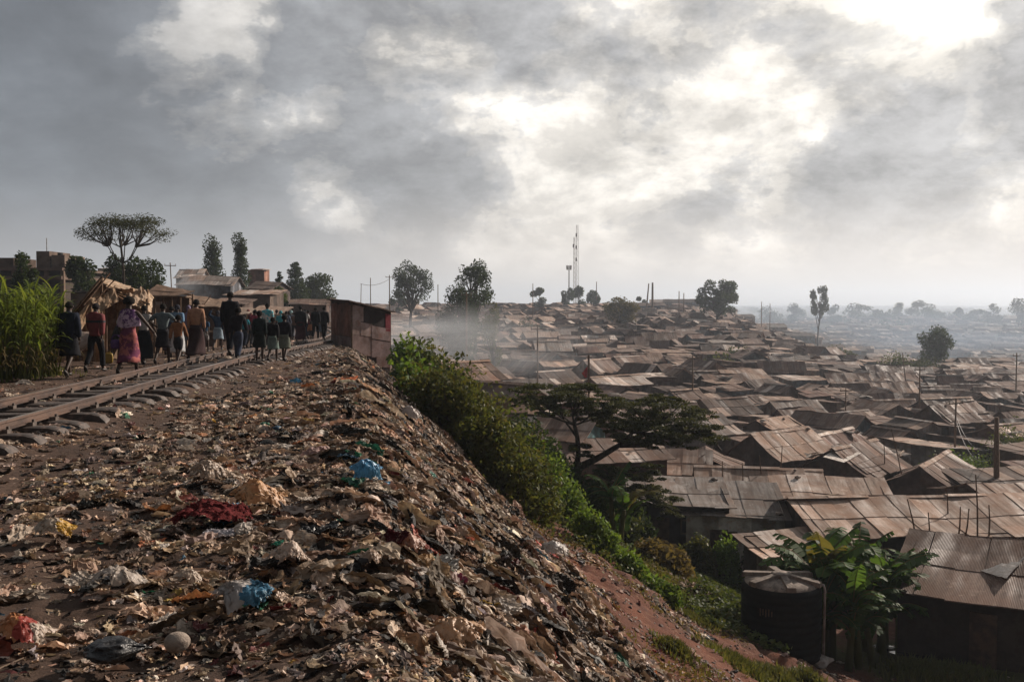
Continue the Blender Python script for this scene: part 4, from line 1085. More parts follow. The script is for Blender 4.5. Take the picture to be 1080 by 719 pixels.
def shack(name, label, x, y, L, W, hw, rise, rz, kind='gable', roof='rust-brown', wall=None, seed=1, cap=None, door=True, group=None, cat='shack', lod=0, z=None, windows=0, over=.35, wallm='wall', winrows=1):
    rg = np.random.default_rng(seed)
    ca, sa = math.cos(rz), math.sin(rz)
    cx = [x + ca * a - sa * b for a in (-L / 2, L / 2) for b in (-W / 2, W / 2)]; cyy = [y + sa * a + ca * b for a in (-L / 2, L / 2) for b in (-W / 2, W / 2)]
    zz = H(np.array(cx), np.array(cyy)); z0 = float(np.mean(zz)) if z is None else z
    root = empty(name, (x, y, z0), rz, label, cat, group)
    wb, rb, cb = MB(), MB(), MB()
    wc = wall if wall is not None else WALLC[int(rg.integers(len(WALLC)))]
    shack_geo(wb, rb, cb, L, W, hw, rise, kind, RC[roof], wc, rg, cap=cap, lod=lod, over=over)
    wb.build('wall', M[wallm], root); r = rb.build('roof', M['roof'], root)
    if cb.n: cb.build('ridge_cap', M['roof'], r)
    if door:
        # openings on the side that faces the lens most
        for sx in ((-1,) if L < 5 else (-1, 1))[:2]:
            px_ = sx * L * rg.uniform(.15, .32)
            db = MB(); db.box((px_, -W / 2 - .035, .86), (.72, .06, 1.72)); d = db.build('door', M['door'], root)
        if windows or rg.uniform() < .4:
            for k in range(max(1, windows)):
                for rr in range(winrows):
                    xx = (k + .5) / max(1, windows) * L * .8 - L * .4 + (.0 if windows else rg.uniform(-1, 1) * L * .1)
                    wz = min(hw * .62, 1.35) + rr * 2.6
                    fb = MB(); 
                    for (dx, dz, w_, h_) in ((0, .28, .7, .06), (0, -.28, .7, .06), (-.32, 0, .06, .5), (.32, 0, .06, .5)): fb.box((xx + dx, -W / 2 - .045, wz + dz), (w_, .05, h_), col=(.8, .8, .8))
                    w = fb.build('window', M['wood'], root)
                    pb = MB(); pb.box((xx, -W / 2 - .02, wz), (.60, .03, .52)); pb.build('pane', M['dark'], w)
    RECTS.append((np.array([x, y]), (L / 2 + .2, W / 2 + .2), rz))
    return root

def hs(label, px, Y, L, W, hw, rise, deg, **k):
    x = (px - 540) / F * Y
    k.setdefault('seed', int(px * 7 + Y)); k.setdefault('group', 'tin-roofed shacks across the valley')
    return shack(k.pop('name', 'shack'), label, x, Y, L, W, hw, rise, R(deg), **k)

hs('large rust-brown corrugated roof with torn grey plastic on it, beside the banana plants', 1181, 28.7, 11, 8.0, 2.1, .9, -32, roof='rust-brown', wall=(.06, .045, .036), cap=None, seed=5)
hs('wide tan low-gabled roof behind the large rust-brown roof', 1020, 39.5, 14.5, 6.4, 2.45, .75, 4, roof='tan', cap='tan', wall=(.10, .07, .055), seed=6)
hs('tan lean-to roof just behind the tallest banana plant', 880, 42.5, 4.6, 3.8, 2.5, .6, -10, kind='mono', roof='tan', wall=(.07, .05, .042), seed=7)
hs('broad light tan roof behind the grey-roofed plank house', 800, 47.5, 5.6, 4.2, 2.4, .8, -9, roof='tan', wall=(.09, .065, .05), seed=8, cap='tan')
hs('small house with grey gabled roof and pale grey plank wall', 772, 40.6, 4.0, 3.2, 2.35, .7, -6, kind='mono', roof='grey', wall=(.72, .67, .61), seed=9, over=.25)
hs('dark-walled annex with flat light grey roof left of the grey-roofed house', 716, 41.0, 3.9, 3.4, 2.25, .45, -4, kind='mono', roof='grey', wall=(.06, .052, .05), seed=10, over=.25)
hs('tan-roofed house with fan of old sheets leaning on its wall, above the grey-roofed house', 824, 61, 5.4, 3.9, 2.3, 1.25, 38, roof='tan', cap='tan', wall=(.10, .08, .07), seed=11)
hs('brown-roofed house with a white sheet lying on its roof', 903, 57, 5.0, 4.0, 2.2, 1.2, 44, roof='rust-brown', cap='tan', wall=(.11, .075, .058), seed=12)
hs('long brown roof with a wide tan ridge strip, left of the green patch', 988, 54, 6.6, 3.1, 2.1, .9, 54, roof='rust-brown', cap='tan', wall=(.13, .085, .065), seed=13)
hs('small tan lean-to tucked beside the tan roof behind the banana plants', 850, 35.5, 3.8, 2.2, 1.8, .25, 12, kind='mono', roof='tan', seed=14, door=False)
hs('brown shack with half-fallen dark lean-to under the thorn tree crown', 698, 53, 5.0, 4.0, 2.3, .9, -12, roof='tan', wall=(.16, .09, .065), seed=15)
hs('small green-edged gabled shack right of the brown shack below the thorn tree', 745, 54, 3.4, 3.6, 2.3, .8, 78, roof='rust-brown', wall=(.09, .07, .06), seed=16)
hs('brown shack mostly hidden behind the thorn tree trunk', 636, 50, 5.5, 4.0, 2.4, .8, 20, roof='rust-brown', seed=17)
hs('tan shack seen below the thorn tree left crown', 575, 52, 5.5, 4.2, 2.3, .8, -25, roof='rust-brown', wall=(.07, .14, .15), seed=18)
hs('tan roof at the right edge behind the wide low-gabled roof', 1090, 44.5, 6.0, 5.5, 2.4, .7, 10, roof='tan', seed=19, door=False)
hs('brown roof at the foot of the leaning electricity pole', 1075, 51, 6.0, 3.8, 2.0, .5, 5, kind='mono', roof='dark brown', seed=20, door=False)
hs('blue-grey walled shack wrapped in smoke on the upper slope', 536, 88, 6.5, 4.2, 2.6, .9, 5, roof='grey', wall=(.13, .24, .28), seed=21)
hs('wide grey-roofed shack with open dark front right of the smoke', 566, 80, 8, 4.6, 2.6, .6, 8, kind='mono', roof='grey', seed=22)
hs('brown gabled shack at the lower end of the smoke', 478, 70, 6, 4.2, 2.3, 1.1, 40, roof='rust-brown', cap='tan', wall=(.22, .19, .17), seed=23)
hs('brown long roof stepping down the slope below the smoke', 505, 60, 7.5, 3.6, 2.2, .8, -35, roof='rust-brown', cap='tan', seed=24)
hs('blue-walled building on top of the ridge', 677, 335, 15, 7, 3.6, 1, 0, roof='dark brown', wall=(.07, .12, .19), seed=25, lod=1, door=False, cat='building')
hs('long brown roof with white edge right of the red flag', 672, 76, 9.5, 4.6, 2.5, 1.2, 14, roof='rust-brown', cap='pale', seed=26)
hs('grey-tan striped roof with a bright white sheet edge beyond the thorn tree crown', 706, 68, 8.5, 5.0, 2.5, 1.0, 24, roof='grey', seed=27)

HAND = len(RECTS)
OPEN = [(29, 61, 5.2), (24.5, 50, 1.8), (-6.3, 130, 4), (-5.4, 136, 3), (-2.3, 118, 2), (27, 235, 5), (56, 260, 5), (36.5, 150, 4), (82.7, 185, 4), (70, 172, 5), (31, 142, 3), (33, 66, 4), (-23, 215, 3), (71, 205, 5), (3.7, 215, 4), (75, 170, 5), (-6, 110, .8)]

def scatter_houses():
    rg = np.random.default_rng(99); out = []
    cen = [r[0] for r in RECTS]; rects = list(RECTS)
    C = np.zeros((9000, 2)); n = len(rects)
    for i, r in enumerate(rects): C[i] = r[0]
    for it in range(120000):
        fr = it / 120000
        Y = (rg.uniform() * (430 ** 1.7 - 44 ** 1.7) + 44 ** 1.7) ** (1 / 1.7)
        a = rg.uniform(-.30, .60); x = a * Y
        s = float(x + .176 * Y)
        if Y < 62 and a > .12 and Y < 50: continue
        if s < 9 and not (Y > 150 and s < -6 and a > -.24): continue
        if s < -6 and a < -.29: continue
        if Y < 52 and s < 13: continue
        if Y > np.interp(a, [.15, .25, .34, .45, .54, .6], [430, 415, 330, 235, 195, 180]): continue
        if any((x - ox) ** 2 + (Y - oy) ** 2 < r * r for ox, oy, r in OPEN): continue
        big = rg.uniform() < .6 * (1 - fr)
        L = rg.uniform(4.6, 7.2) if big else rg.uniform(2.5, 4.3); W = rg.uniform(3.0, 4.2) if big else rg.uniform(2.0, 3.1)
        field = (float(vn(x * .018, Y * .018, 301)) - .5) * 2.4
        rz = field * .9 + .7 + (math.pi / 2 if rg.uniform() < .42 else 0) + rg.normal(0, .12)
        c = np.array([x, Y]); near = np.where(((C[:n] - c) ** 2).sum(1) < 11.5 ** 2)[0]
        h = (L / 2, W / 2)
        pad = .25 if fr > .3 else .55
        if any(sat(c, h, rz, rects[k][0], rects[k][1], rects[k][2], pad) for k in near): continue
        rects.append((c, h, rz)); C[n] = c; n += 1
        out.append((x, Y, L, W, rz))
        if n > 8990: break
    return out
HOUSES = scatter_houses()
HOUSES.sort(key=lambda h: h[1] - .6 * h[2] * (1 if h[1] > 90 else 0))
LAND = [('the thorn tree', 680, 440, 36), ('the red flag pole', 621, 385, 75), ('the smoky slope', 470, 375, 80), ('the dense dark tree', 488, 320, 130), ('the lone ridge tree', 757, 315, 260), ('the brownish round tree', 655, 330, 235), ('the lattice radio mast', 608, 300, 370), ('the hazy round dark tree', 987, 355, 185), ('the leaning pole', 1054, 480, 50), ('the white-sheeted roof', 900, 470, 57), ('the fan-sheeted house', 822, 460, 62), ('the below-ridge bush', 782, 352, 150), ('the mid-valley pole', 731, 395, 95), ('the spreading skyline tree', 433, 300, 215), ('the far olive bush', 885, 342, 205), ('the blue-grey walled shack', 536, 370, 88)]
ORD = ['', 'second ', 'third ', 'fourth ', 'fifth ', 'sixth ', 'seventh ', 'eighth ', 'ninth ', 'tenth ', 'eleventh ', 'twelfth ', 'thirteenth ', 'fourteenth ', 'fifteenth ', 'sixteenth ', 'seventeenth ', 'eighteenth ', 'nineteenth ', 'twentieth ']
def build_houses():
    rg = np.random.default_rng(123); todo = []
    fw, fr_ = MB(), MB()
    NIND = 268
    for i, (x, Y, L, W, rz) in enumerate(HOUSES):
        q = rg.uniform()
        roof = 'rust-brown' if q < .44 else 'tan' if q < .68 else 'dark brown' if q < .80 else 'reddish' if q < .90 else 'grey' if q < .945 else 'pale'
        kind = 'gable' if (W > 2.5 and rg.uniform() < .75) else 'mono'
        hw = rg.uniform(1.6, 2.6); rise = W * rg.uniform(.17, .36) if kind == 'gable' else W * rg.uniform(.06, .14)
        cap = rg.choice(['tan', 'rust-brown', 'pale', 'grey']) if rg.uniform() < .55 else None
        if i < NIND:
            todo.append((x, Y, L, W, rz, roof, kind, hw, rise, cap))
        else:
            wb, rb = MB(), MB(); z = float(H(x, Y))
            shack_geo(wb, rb, None, L, W, hw, rise, kind, RC[roof], WALLC[int(rg.integers(7))], rg, lod=1)
            Rm = np.array(Matrix.Rotation(rz, 3, 'Z'))
            for src, dst in ((wb, fw), (rb, fr_)):
                off = 0
                for v, f, c in zip(src.v, src.f, src.c):
                    dst.add(v @ Rm.T + [x, Y, z], f - off, c); off += len(v)
    # labels: colour, form, relation to the nearest landmark, and the rank of nearness to it
    keys = {}
    for k, (x, Y, L, W, rz, roof, kind, hw, rise, cap) in enumerate(todo):
        px = 540 + x / Y * F; py = 322 + (CAMZ - float(H(x, Y)) - 2.5) / Y * F
        lm = min(LAND, key=lambda l: math.hypot(l[1] - px, (l[2] - py) * 1.5) + 14 * abs(math.log(Y / l[3])))
        rel = 'behind' if Y > lm[3] * 1.12 else 'in front of' if Y < lm[3] * .88 else 'beside'
        size = 'long' if L > 8 else 'small' if L < 4.6 else 'mid-sized'
        key = (size, roof, kind, rel, lm[0]); keys.setdefault(key, []).append((math.hypot(lm[1] - px, lm[2] - py), k))
    lab = {}
    for key, lst in keys.items():
        lst.sort()
        for r_, (_, k) in enumerate(lst):
            size, roof, kind, rel, lm = key
            form = 'gabled' if kind == 'gable' else 'lean-to'
            lab[k] = f'{size} {roof} {form} shack, {ORD[min(r_, 19)]}nearest such {rel} {lm}'
    for k, (x, Y, L, W, rz, roof, kind, hw, rise, cap) in enumerate(todo):
        shack('shack', lab[k], x, Y, L, W, hw, rise, rz, kind=kind, roof=roof, seed=1000 + k, cap=cap, door=Y < 120, group='tin-roofed shacks across the valley', lod=0 if Y < 150 else 1)
    far = tag(fr_.build('far_shacks', M['roof']), kind='stuff'); fw.build('wall', M['wall'], far)
    # the country beyond the ridge, hazy low roofs
    rb, wb = MB(), MB()
    for i in range(900):
        Y = rg.uniform(430, 1400); x = rg.uniform(.16, .62) * Y if rg.uniform() < .8 else rg.uniform(-.2, .62) * Y
        w2, r2 = MB(), MB(); L = rg.uniform(6, 22); W = rg.uniform(5, 9); z = float(H(x, Y)); hw = rg.uniform(2.5, 4.5)
        shack_geo(w2, r2, None, L, W, hw, 1.2, 'gable', .5 * np.array(RC[['rust-brown', 'grey', 'tan', 'dark brown', 'pale'][int(rg.integers(5))]]), WALLC[int(rg.integers(7))], rg, lod=1)
        Rm = np.array(Matrix.Rotation(rg.uniform(-.5, .5), 3, 'Z'))
        for src, dst in ((w2, wb), (r2, rb)):
            off = 0
            for v, f, c in zip(src.v, src.f, src.c):
                dst.add(v @ Rm.T + [x, Y, z], f - off, c); off += len(v)
    far = tag(rb.build('distant_houses', M['roof']), kind='stuff'); wb.build('wall', M['wall'], far)
build_houses()

# loose junk on roofs and in the alleys
def build_junk():
    rg = np.random.default_rng(8)
    rags = [sh_rag(400 + i, 5, .2, 1.4) for i in range(6)]; bags = [sh_bag(420 + i, 2) for i in range(4)]
    mb = MB(); xs, ys = [], []
    n = 9000; y = rg.uniform(44 ** 1.3, 190 ** 1.3, n) ** (1 / 1.3); x = rg.uniform(-.1, .58, n) * y
    k = crest_s(x, y) > 8; x, y = x[k], y[k]
    stamp(mb, rags + bags, x, y, rg.uniform(.06, .3, len(x)), pick_cols(len(x)) * 1.1, rg.normal(0, .3, len(x)), lift=.03)
    tag(mb.build('alley_litter', M['litter']), kind='stuff')
    # stones, planks and sheets weighing the near roofs down
    mb = MB()
    for o in [o for o in bpy.data.objects if o.name.split('.')[0] == 'shack' and o.location.y < 110]:
        r = [c for c in o.children if c.name.startswith('roof')][0]
        me = r.data; V = np.array([v.co[:] for v in me.vertices]); Mw = np.array(o.matrix_basis)
        for j in range(int(rg.integers(3, 10))):
            p = me.polygons[int(rg.integers(len(me.polygons)))]
            if p.normal.z < .5: continue
            q = Mw[:3, :3] @ np.array(p.center) + Mw[:3, 3]
            t = rg.uniform()
            if t < .55: v, f = sh_bag(int(rg.integers(50)), 1, .7, .3); v = v * rg.uniform(.06, .15); mb.add(v + q + [0, 0, .05], f, np.array([.22, .17, .14]) * rg.uniform(.5, 1.6))
            elif t < .85: mb.box(q + [0, 0, .06], (rg.uniform(.7, 2.2), .1, .05), rz=rg.uniform(0, 3), col=np.array([.22, .16, .11]) * rg.uniform(.6, 1.6))
            else: v, f = sh_rag(int(rg.integers(60)), 5, .12); mb.add(v * rg.uniform(.25, .6) + q + [0, 0, .08], f, np.array([.4, .35, .31]) * rg.uniform(.4, 1.4))
    tag(mb.build('roof_rubble', M['stone2']), kind='stuff')
M['stone2'] = surf('roof_clutter', (1, 1, 1), (.6, .55, .5), 6, .8, use_tint=True)
build_junk()

def on_roof_sheet(label, corners, col, cat='sheet', name='roof_sheet', mat='litter', fold=.03, seed=1, group=None, n=10, thick=.0):
    """a sheet or cloth spanned between four points, with folds"""
    c = [np.array(p) for p in corners]; o = c[0]
    u = np.linspace(0, 1, n); U, V = np.meshgrid(u, u, indexing='ij')
    p = ((1 - U)[..., None] * (1 - V)[..., None] * c[0] + U[..., None] * (1 - V)[..., None] * c[1] + U[..., None] * V[..., None] * c[2] + (1 - U)[..., None] * V[..., None] * c[3]).reshape(-1, 3)
    nrm = np.cross(c[1] - c[0], c[3] - c[0]); nrm = nrm / np.linalg.norm(nrm)
    q = np.stack([U.ravel() * np.linalg.norm(c[1] - c[0]), V.ravel() * np.linalg.norm(c[3] - c[0]), U.ravel() * 0 + seed], 1)
    p = p + nrm * (fold * n3(q, 1.6, seed, 4, True))[:, None]
    mb = MB(); f = grid_faces(n, n); mb.add(p - o, f, col)
    if thick: mb.add(p - o - nrm * thick, f[:, ::-1], col)
    ob = mb.build(name, M[mat], None, False, tuple(o))
    return tag(ob, label, cat, group)

on_roof_sheet('torn grey plastic sheet spread over the large rust-brown roof', [P(1025, 600, 29.2), P(1062, 612, 27.6), P(1095, 575, 30.0), P(1058, 570, 31.0)], (.26, .24, .23), seed=3, mat='bag', fold=.10, n=18)
on_roof_sheet('white sheet lying on the brown roof of the house in the alley', [P(868, 482, 54.2), P(890, 488, 54.0), P(908, 478, 56.0), P(884, 472, 56.3)], (.75, .70, .66), seed=4, mat='litter', fold=.04, n=8)
# ------------------------------------------------------------------ railway track
TY = np.concatenate([np.arange(-4, 40, 1.0), np.arange(40, 92, 1.5)])
def track_x(y, off):
    y = np.asarray(y, float); return -off - .08 * y - .0045 * np.maximum(y - 46, 0) ** 2
def build_track():
    root = empty('railway_track', (0, 0, 0), 0, 'single railway track on curved steel sleepers with people walking along it', 'railway track')
    prof = [(-.055, 0), (.055, 0), (.055, .012), (.012, .03), (.012, .085), (.034, .095), (.034, .128), (-.034, .128), (-.034, .095), (-.012, .085), (-.012, .03), (-.055, .012)]
    prof = [(a * .85, b * .82) for a, b in prof]; m = len(prof)
    for off in (4.68, 5.75):
        mb = MB(); x = track_x(TY, off); z = RAILZ(TY)
        v = np.array([[xx + a, yy, zz + b] for xx, yy, zz in zip(x, TY, z) for a, b in prof])
        i = np.arange(len(TY) - 1)
        for j in range(m):
            j2 = (j + 1) % m
            mb.add(v, np.stack([i * m + j, i * m + j2, (i + 1) * m + j2, (i + 1) * m + j], 1), mat=1 if j == 6 else 0)
        r = mb.build('rail', [M['steel'], M['railtop']], root)
        fb = MB()
        for yy in np.arange(7.3, 60, 9.1):
            for sg in (-1, 1): fb.box((float(track_x(yy, off)) + sg * .026, yy, float(RAILZ(yy)) + .055), (.02, .5, .05), rz=.08)
        fb.build('fishplate', M['steel'], r)
    # pressed steel sleeper: arched trough, ends turned down into the earth
    mb = MB(); xs = np.array([-1.06, -1.02, -.95, -.84, -.6, 0, .6, .84, .95, 1.02, 1.06]); dz = np.array([-.16, -.10, -.035, -.008, 0, .0, 0, -.008, -.035, -.10, -.16])
    cs = np.linspace(0, math.pi, 8)
    v = np.array([[x, -math.cos(a) * .125 * (1 + .15 * (abs(x) > .9)), d + .045 * math.sin(a) ** .7 - .045 - (.05 if a in (cs[0], cs[-1]) else 0)] for x, d in zip(xs, dz) for a in cs])
    mb.add(v, grid_faces(len(xs), 8)); 
    for sx in (-.535, .535):
        for sg in (-1, 1): mb.box((sx + sg * .085, .0, .015), (.06, .10, .045)); mb.box((sx + sg * .10, .0, .045), (.025, .03, .05))
    me = mb.mesh('sleeper', M['sleeper'], False)
    rg = np.random.default_rng(4)
    for i, yy in enumerate(np.arange(5.4, 60, .66)):
        if i >= 84: break
        yy2 = yy + rg.normal(0, .02); ang = math.atan(-.08 - .009 * max(yy - 46, 0))
        o = link('sleeper', me, root, (float(track_x(yy2, 5.215)), yy2, float(RAILZ(yy2)) - .010 - abs(rg.normal(0, .012))), 0)
        o.rotation_euler = (rg.normal(0, .06), rg.normal(0, .012), -ang + rg.normal(0, .035))
def RAILZ(y): return np.interp(y, [-5, 24, 46, 90], [.155, .155, -.20, -.36])
build_track()

# ------------------------------------------------------------------ the shack on the crest
def build_crest_shack():
    C = np.array([*P(371, 366, 40.0)]); A = np.array([*P(350, 362, 42.6)]); B = np.array([*P(411.5, 371, 41.6)])
    Ct, At, Bt = np.array([*P(371, 319, 40)]), np.array([*P(350, 317.5, 42.6)]), np.array([*P(411.5, 329, 41.6)])
    D = A + B - C; Dt = At + Bt - Ct
    root = empty('crest_shack', tuple(C), 0, 'leaning shack of patched metal sheets and sacking on the crest beside the crowd', 'shack')
    o = C
    def panel(mb, p, q, pt, qt, u0, u1, v0, v1, out, col, th=.03):
        def pt_(u, v): b = p * (1 - u) + q * u; t = pt * (1 - u) + qt * u; return b * (1 - v) + t * v
        a = [pt_(u0, v0), pt_(u1, v0), pt_(u1, v1), pt_(u0, v1)]; n = np.array(out)
        a = np.array(a) - o; v = np.concatenate([a, a + n * th])
        mb.add(v, [[4, 5, 6, 7], [3, 2, 1, 0], [0, 1, 5, 4], [1, 2, 6, 5], [2, 3, 7, 6], [3, 0, 4, 7]], col)
    n1 = np.cross(C - A, Ct - C); n1 /= np.linalg.norm(n1)
    n2 = np.cross(B - C, Ct - C); n2 /= np.linalg.norm(n2)
    w = MB()
    deep = np.array([0, 0, -.9])
    body = np.array([A + deep, C + deep, B + deep, D + deep, At, Ct, Bt, Dt]) - o
    w.add(body, [[0, 1, 5, 4], [1, 2, 6, 5], [2, 3, 7, 6], [3, 0, 4, 7]], (.07, .05, .042))
    w.build('wall', M['wall'], root)
    rg = np.random.default_rng(2)
    lb = MB()
    for i in range(7):   # vertical boards on the side that faces the track
        u0, u1 = i / 7 + .006, (i + 1) / 7 - .006
        panel(lb, A, C, At, Ct, u0, u1, rg.uniform(.20, .25), rg.uniform(.93, .99), n1, np.array([.22, .105, .075]) * rg.uniform(.6, 1.3), .03)
    for i in range(3): panel(lb, A, C, At, Ct, i / 3 + .01, (i + 1) / 3 - .01, -.06, .21, n1, np.array([.20, .14, .125]) * rg.uniform(.8, 1.2), .045)
    lb.build('board', M['wall'], root)
    sheets = [(0, .30, .62, .96, (0.345, 0.262, 0.247)), (.29, .84, .58, .93, (0.045, 0.035, 0.035)), (.86, .995, .5, .93, (0.240, 0.045, 0.060)), (0, .22, .28, .64, (0.360, 0.270, 0.247)), (.22, .52, .30, .60, (0.405, 0.307, 0.285)), (.50, .99, .26, .57, (0.330, 0.247, 0.240)), (0, .5, -.16, .30, (0.285, 0.203, 0.188)), (.5, 1., -.18, .24, (0.255, 0.180, 0.173)), (.62, .97, -.4, -.15, (0.210, 0.135, 0.120))]  # the near-black entry is no sheet: it paints the shade of a gap
    for i, (u0, u1, v0, v1, c) in enumerate(sheets):
        mb = MB(); panel(mb, C, B, Ct, Bt, u0, u1, v0, v1, n2, c, .025 + .012 * (i % 3))
        mb.build('maroon_curtain' if i == 2 else 'sheet_or_gap_panel', M['wall'], root)
    rb = MB()
    up = np.array([0, 0, .06]); ov = .16
    for i in range(5):
        u0, u1 = i / 5, (i + 1) / 5 + .01
        e0 = At + (Bt - Ct) * (u0 * 1.2 - .12); e1 = At + (Bt - Ct) * (u1 * 1.2 - .12)
        f0 = Ct + (Bt - Ct) * (u0 * 1.2 - .12) + (Ct - At) * .10; f1 = Ct + (Bt - Ct) * (u1 * 1.2 - .12) + (Ct - At) * .10
        e0 = e0 - (Ct - At) * .05; e1 = e1 - (Ct - At) * .05
        a = np.array([f0, f1, e1, e0]) - o + up + [0, 0, .015 * (i % 2)]
        rb.add(np.concatenate([a - [0, 0, .05], a]), [[4, 5, 6, 7], [3, 2, 1, 0], [0, 1, 5, 4], [1, 2, 6, 5], [2, 3, 7, 6], [3, 0, 4, 7]], np.array([.13, .09, .075]) * rg.uniform(.8, 1.2))
    rb.build('roof', M['roof'], root)
    for p, q in ((C, Ct), (B, Bt), (A, At)):
        pb = MB(); pb.tube([p - o + deep * .6, q - o + [0, 0, .04]], .04, 6, col=(.8, .8, .8)); pb.build('post', M['wood'], root)
    # a stick poking out to the left of the roof
build_crest_shack()

# ------------------------------------------------------------------ market stalls of sacking and sticks left of the track
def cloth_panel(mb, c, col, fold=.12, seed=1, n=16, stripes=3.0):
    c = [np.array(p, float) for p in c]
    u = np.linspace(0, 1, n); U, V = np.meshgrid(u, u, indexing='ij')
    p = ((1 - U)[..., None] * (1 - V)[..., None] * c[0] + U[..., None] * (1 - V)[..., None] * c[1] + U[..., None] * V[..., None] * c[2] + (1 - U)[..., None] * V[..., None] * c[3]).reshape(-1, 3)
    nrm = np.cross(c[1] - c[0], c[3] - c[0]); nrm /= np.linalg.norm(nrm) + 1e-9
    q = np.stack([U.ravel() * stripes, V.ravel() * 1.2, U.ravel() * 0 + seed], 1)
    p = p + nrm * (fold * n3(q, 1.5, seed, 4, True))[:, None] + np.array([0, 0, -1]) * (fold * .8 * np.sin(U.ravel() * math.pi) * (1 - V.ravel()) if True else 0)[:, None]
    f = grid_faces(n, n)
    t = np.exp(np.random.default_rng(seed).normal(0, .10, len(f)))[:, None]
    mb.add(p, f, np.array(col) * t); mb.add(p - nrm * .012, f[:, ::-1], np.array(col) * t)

def stall(label, origin, cloths, poles, planks=(), group='makeshift stalls along the track', table=None):
    o = np.array(origin); root = empty('market_stall', tuple(o), 0, label, 'stall', group)
    for i, (name, c, col, fold) in enumerate(cloths):
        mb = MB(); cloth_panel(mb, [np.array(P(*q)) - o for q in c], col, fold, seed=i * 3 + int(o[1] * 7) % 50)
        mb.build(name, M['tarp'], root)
    for (a, b, r) in poles:
        mb = MB(); pa, pb = np.array(P(*a)) - o, np.array(P(*b)) - o
        mb.tube([pa, (pa + pb) / 2 + [0, 0, .02], pb], r, 6, col=(1, 1, 1)); mb.build('pole', M['wood'], root)
    for (a, b, w_) in planks:
        mb = MB(); pa, pb = np.array(P(*a)) - o, np.array(P(*b)) - o
        mb.tube([pa, pb], w_, 4, col=(1.3, 1.2, 1.1)); mb.build('plank', M['wood'], root)
    if table:
        (x0, x1, py, Y) = table; a = np.array(P(x0, py, Y)) - o; b = np.array(P(x1, py, Y)) - o
        mb = MB(); mb.box((a + b) / 2, (abs(b - a)[0], .7, .05), col=(1, 1, 1)); mb.build('table_top', M['wood'], root)
        for sx in (a, b):
            mb = MB(); mb.box(sx + np.array([0, 0, -.35]) + (b - a) * (.04 if sx is a else -.04), (.06, .5, .7)); mb.build('leg', M['wood'], root)
TN, BR, LT = (.42, .30, .20), (.24, .15, .095), (.52, .40, .29)
stall('tan sackcloth stall nearest the reeds with a long sloping cover', P(100, 388, 26), [
    ('cover', [(54, 356, 23.5), (106, 296, 24.5), (110, 293, 27), (66, 345, 27)], LT, .05),
    ('cover', [(74, 340, 23.8), (108, 297, 24.6), (108, 320, 24.8), (84, 352, 24)], TN, .10),
    ('side_cloth', [(62, 386, 26.5), (106, 384, 26.5), (106, 297, 26.8), (62, 345, 26.5)], BR, .12),
    ('side_cloth', [(88, 386, 25.6), (112, 386, 25.6), (112, 300, 25.8), (92, 318, 25.8)], TN, .14),
    ('cover', [(104, 298, 24.6), (136, 306, 25), (138, 303, 28), (107, 294, 27)], LT, .06),
    ], [((60, 392, 24.2), (58, 349, 24.2), .03), ((107, 390, 24.6), (107, 292, 24.6), .035), ((84, 388, 26), (84, 318, 26), .025), ((54, 356, 23.6), (108, 292, 24.6), .035)],
    [((112, 305, 24.7), (134, 318, 24.9), .02), ((88, 322, 24), (116, 288, 24.6), .02), ((100, 318, 24.1), (120, 296, 24.4), .018), ((70, 344, 23.6), (62, 330, 24), .018), ((78, 352, 24), (96, 322, 24.4), .02)], table=(66, 100, 368, 25.6))
stall('brown cloth stall with crossed sticks behind the woman in the patterned dress', P(140, 384, 28), [
    ('side_cloth', [(108, 384, 28), (142, 382, 28), (142, 304, 28), (108, 300, 28)], BR, .16),
    ('side_cloth', [(126, 352, 27), (150, 350, 27), (150, 309, 27.2), (124, 305, 27.2)], TN, .14),
    ('cover', [(110, 305, 26), (156, 322, 26.5), (160, 312, 29.5), (114, 298, 29.5)], TN, .10),
    ('cover', [(96, 312, 24.2), (122, 300, 24.8), (126, 316, 24.6), (104, 330, 24.1)], (.34, .24, .16), .12),
    ('cover', [(134, 308, 25.6), (150, 300, 26), (158, 312, 26.2), (140, 322, 25.5)], (.46, .35, .26), .12),
    ('side_cloth', [(142, 382, 28.5), (162, 380, 28.5), (162, 318, 28.5), (142, 308, 28.5)], (.30, .20, .14), .14),
    ('cover', [(143, 322, 26.2), (157, 305, 26.6), (163, 314, 28), (160, 330, 27)], LT, .08),
    ], [((112, 386, 26), (112, 303, 26), .03), ((155, 384, 26.5), (155, 306, 26.5), .03), ((110, 304, 26.1), (158, 321, 26.5), .03), ((118, 312, 26), (148, 326, 26.2), .018), ((128, 334, 26), (144, 306, 26.2), .018)], table=(118, 150, 364, 27.4))
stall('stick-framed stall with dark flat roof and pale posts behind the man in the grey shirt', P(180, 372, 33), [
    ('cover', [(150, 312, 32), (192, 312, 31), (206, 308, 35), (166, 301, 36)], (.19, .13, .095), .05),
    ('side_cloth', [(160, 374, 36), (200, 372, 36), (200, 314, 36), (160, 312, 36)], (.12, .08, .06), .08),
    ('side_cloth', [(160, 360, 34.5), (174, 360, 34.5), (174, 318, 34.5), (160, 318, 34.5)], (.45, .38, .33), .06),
    ], [((163, 378, 32), (163, 311, 32), .035), ((172, 376, 32), (172, 312, 32), .03), ((181, 376, 32), (181, 312, 32), .03), ((190, 375, 32), (190, 312, 32), .035), ((203, 370, 34), (203, 310, 34), .03), ((148, 313, 32), (196, 313, 31), .03), ((160, 307, 33.5), (202, 311, 33), .03)], table=(166, 196, 358, 33.5))
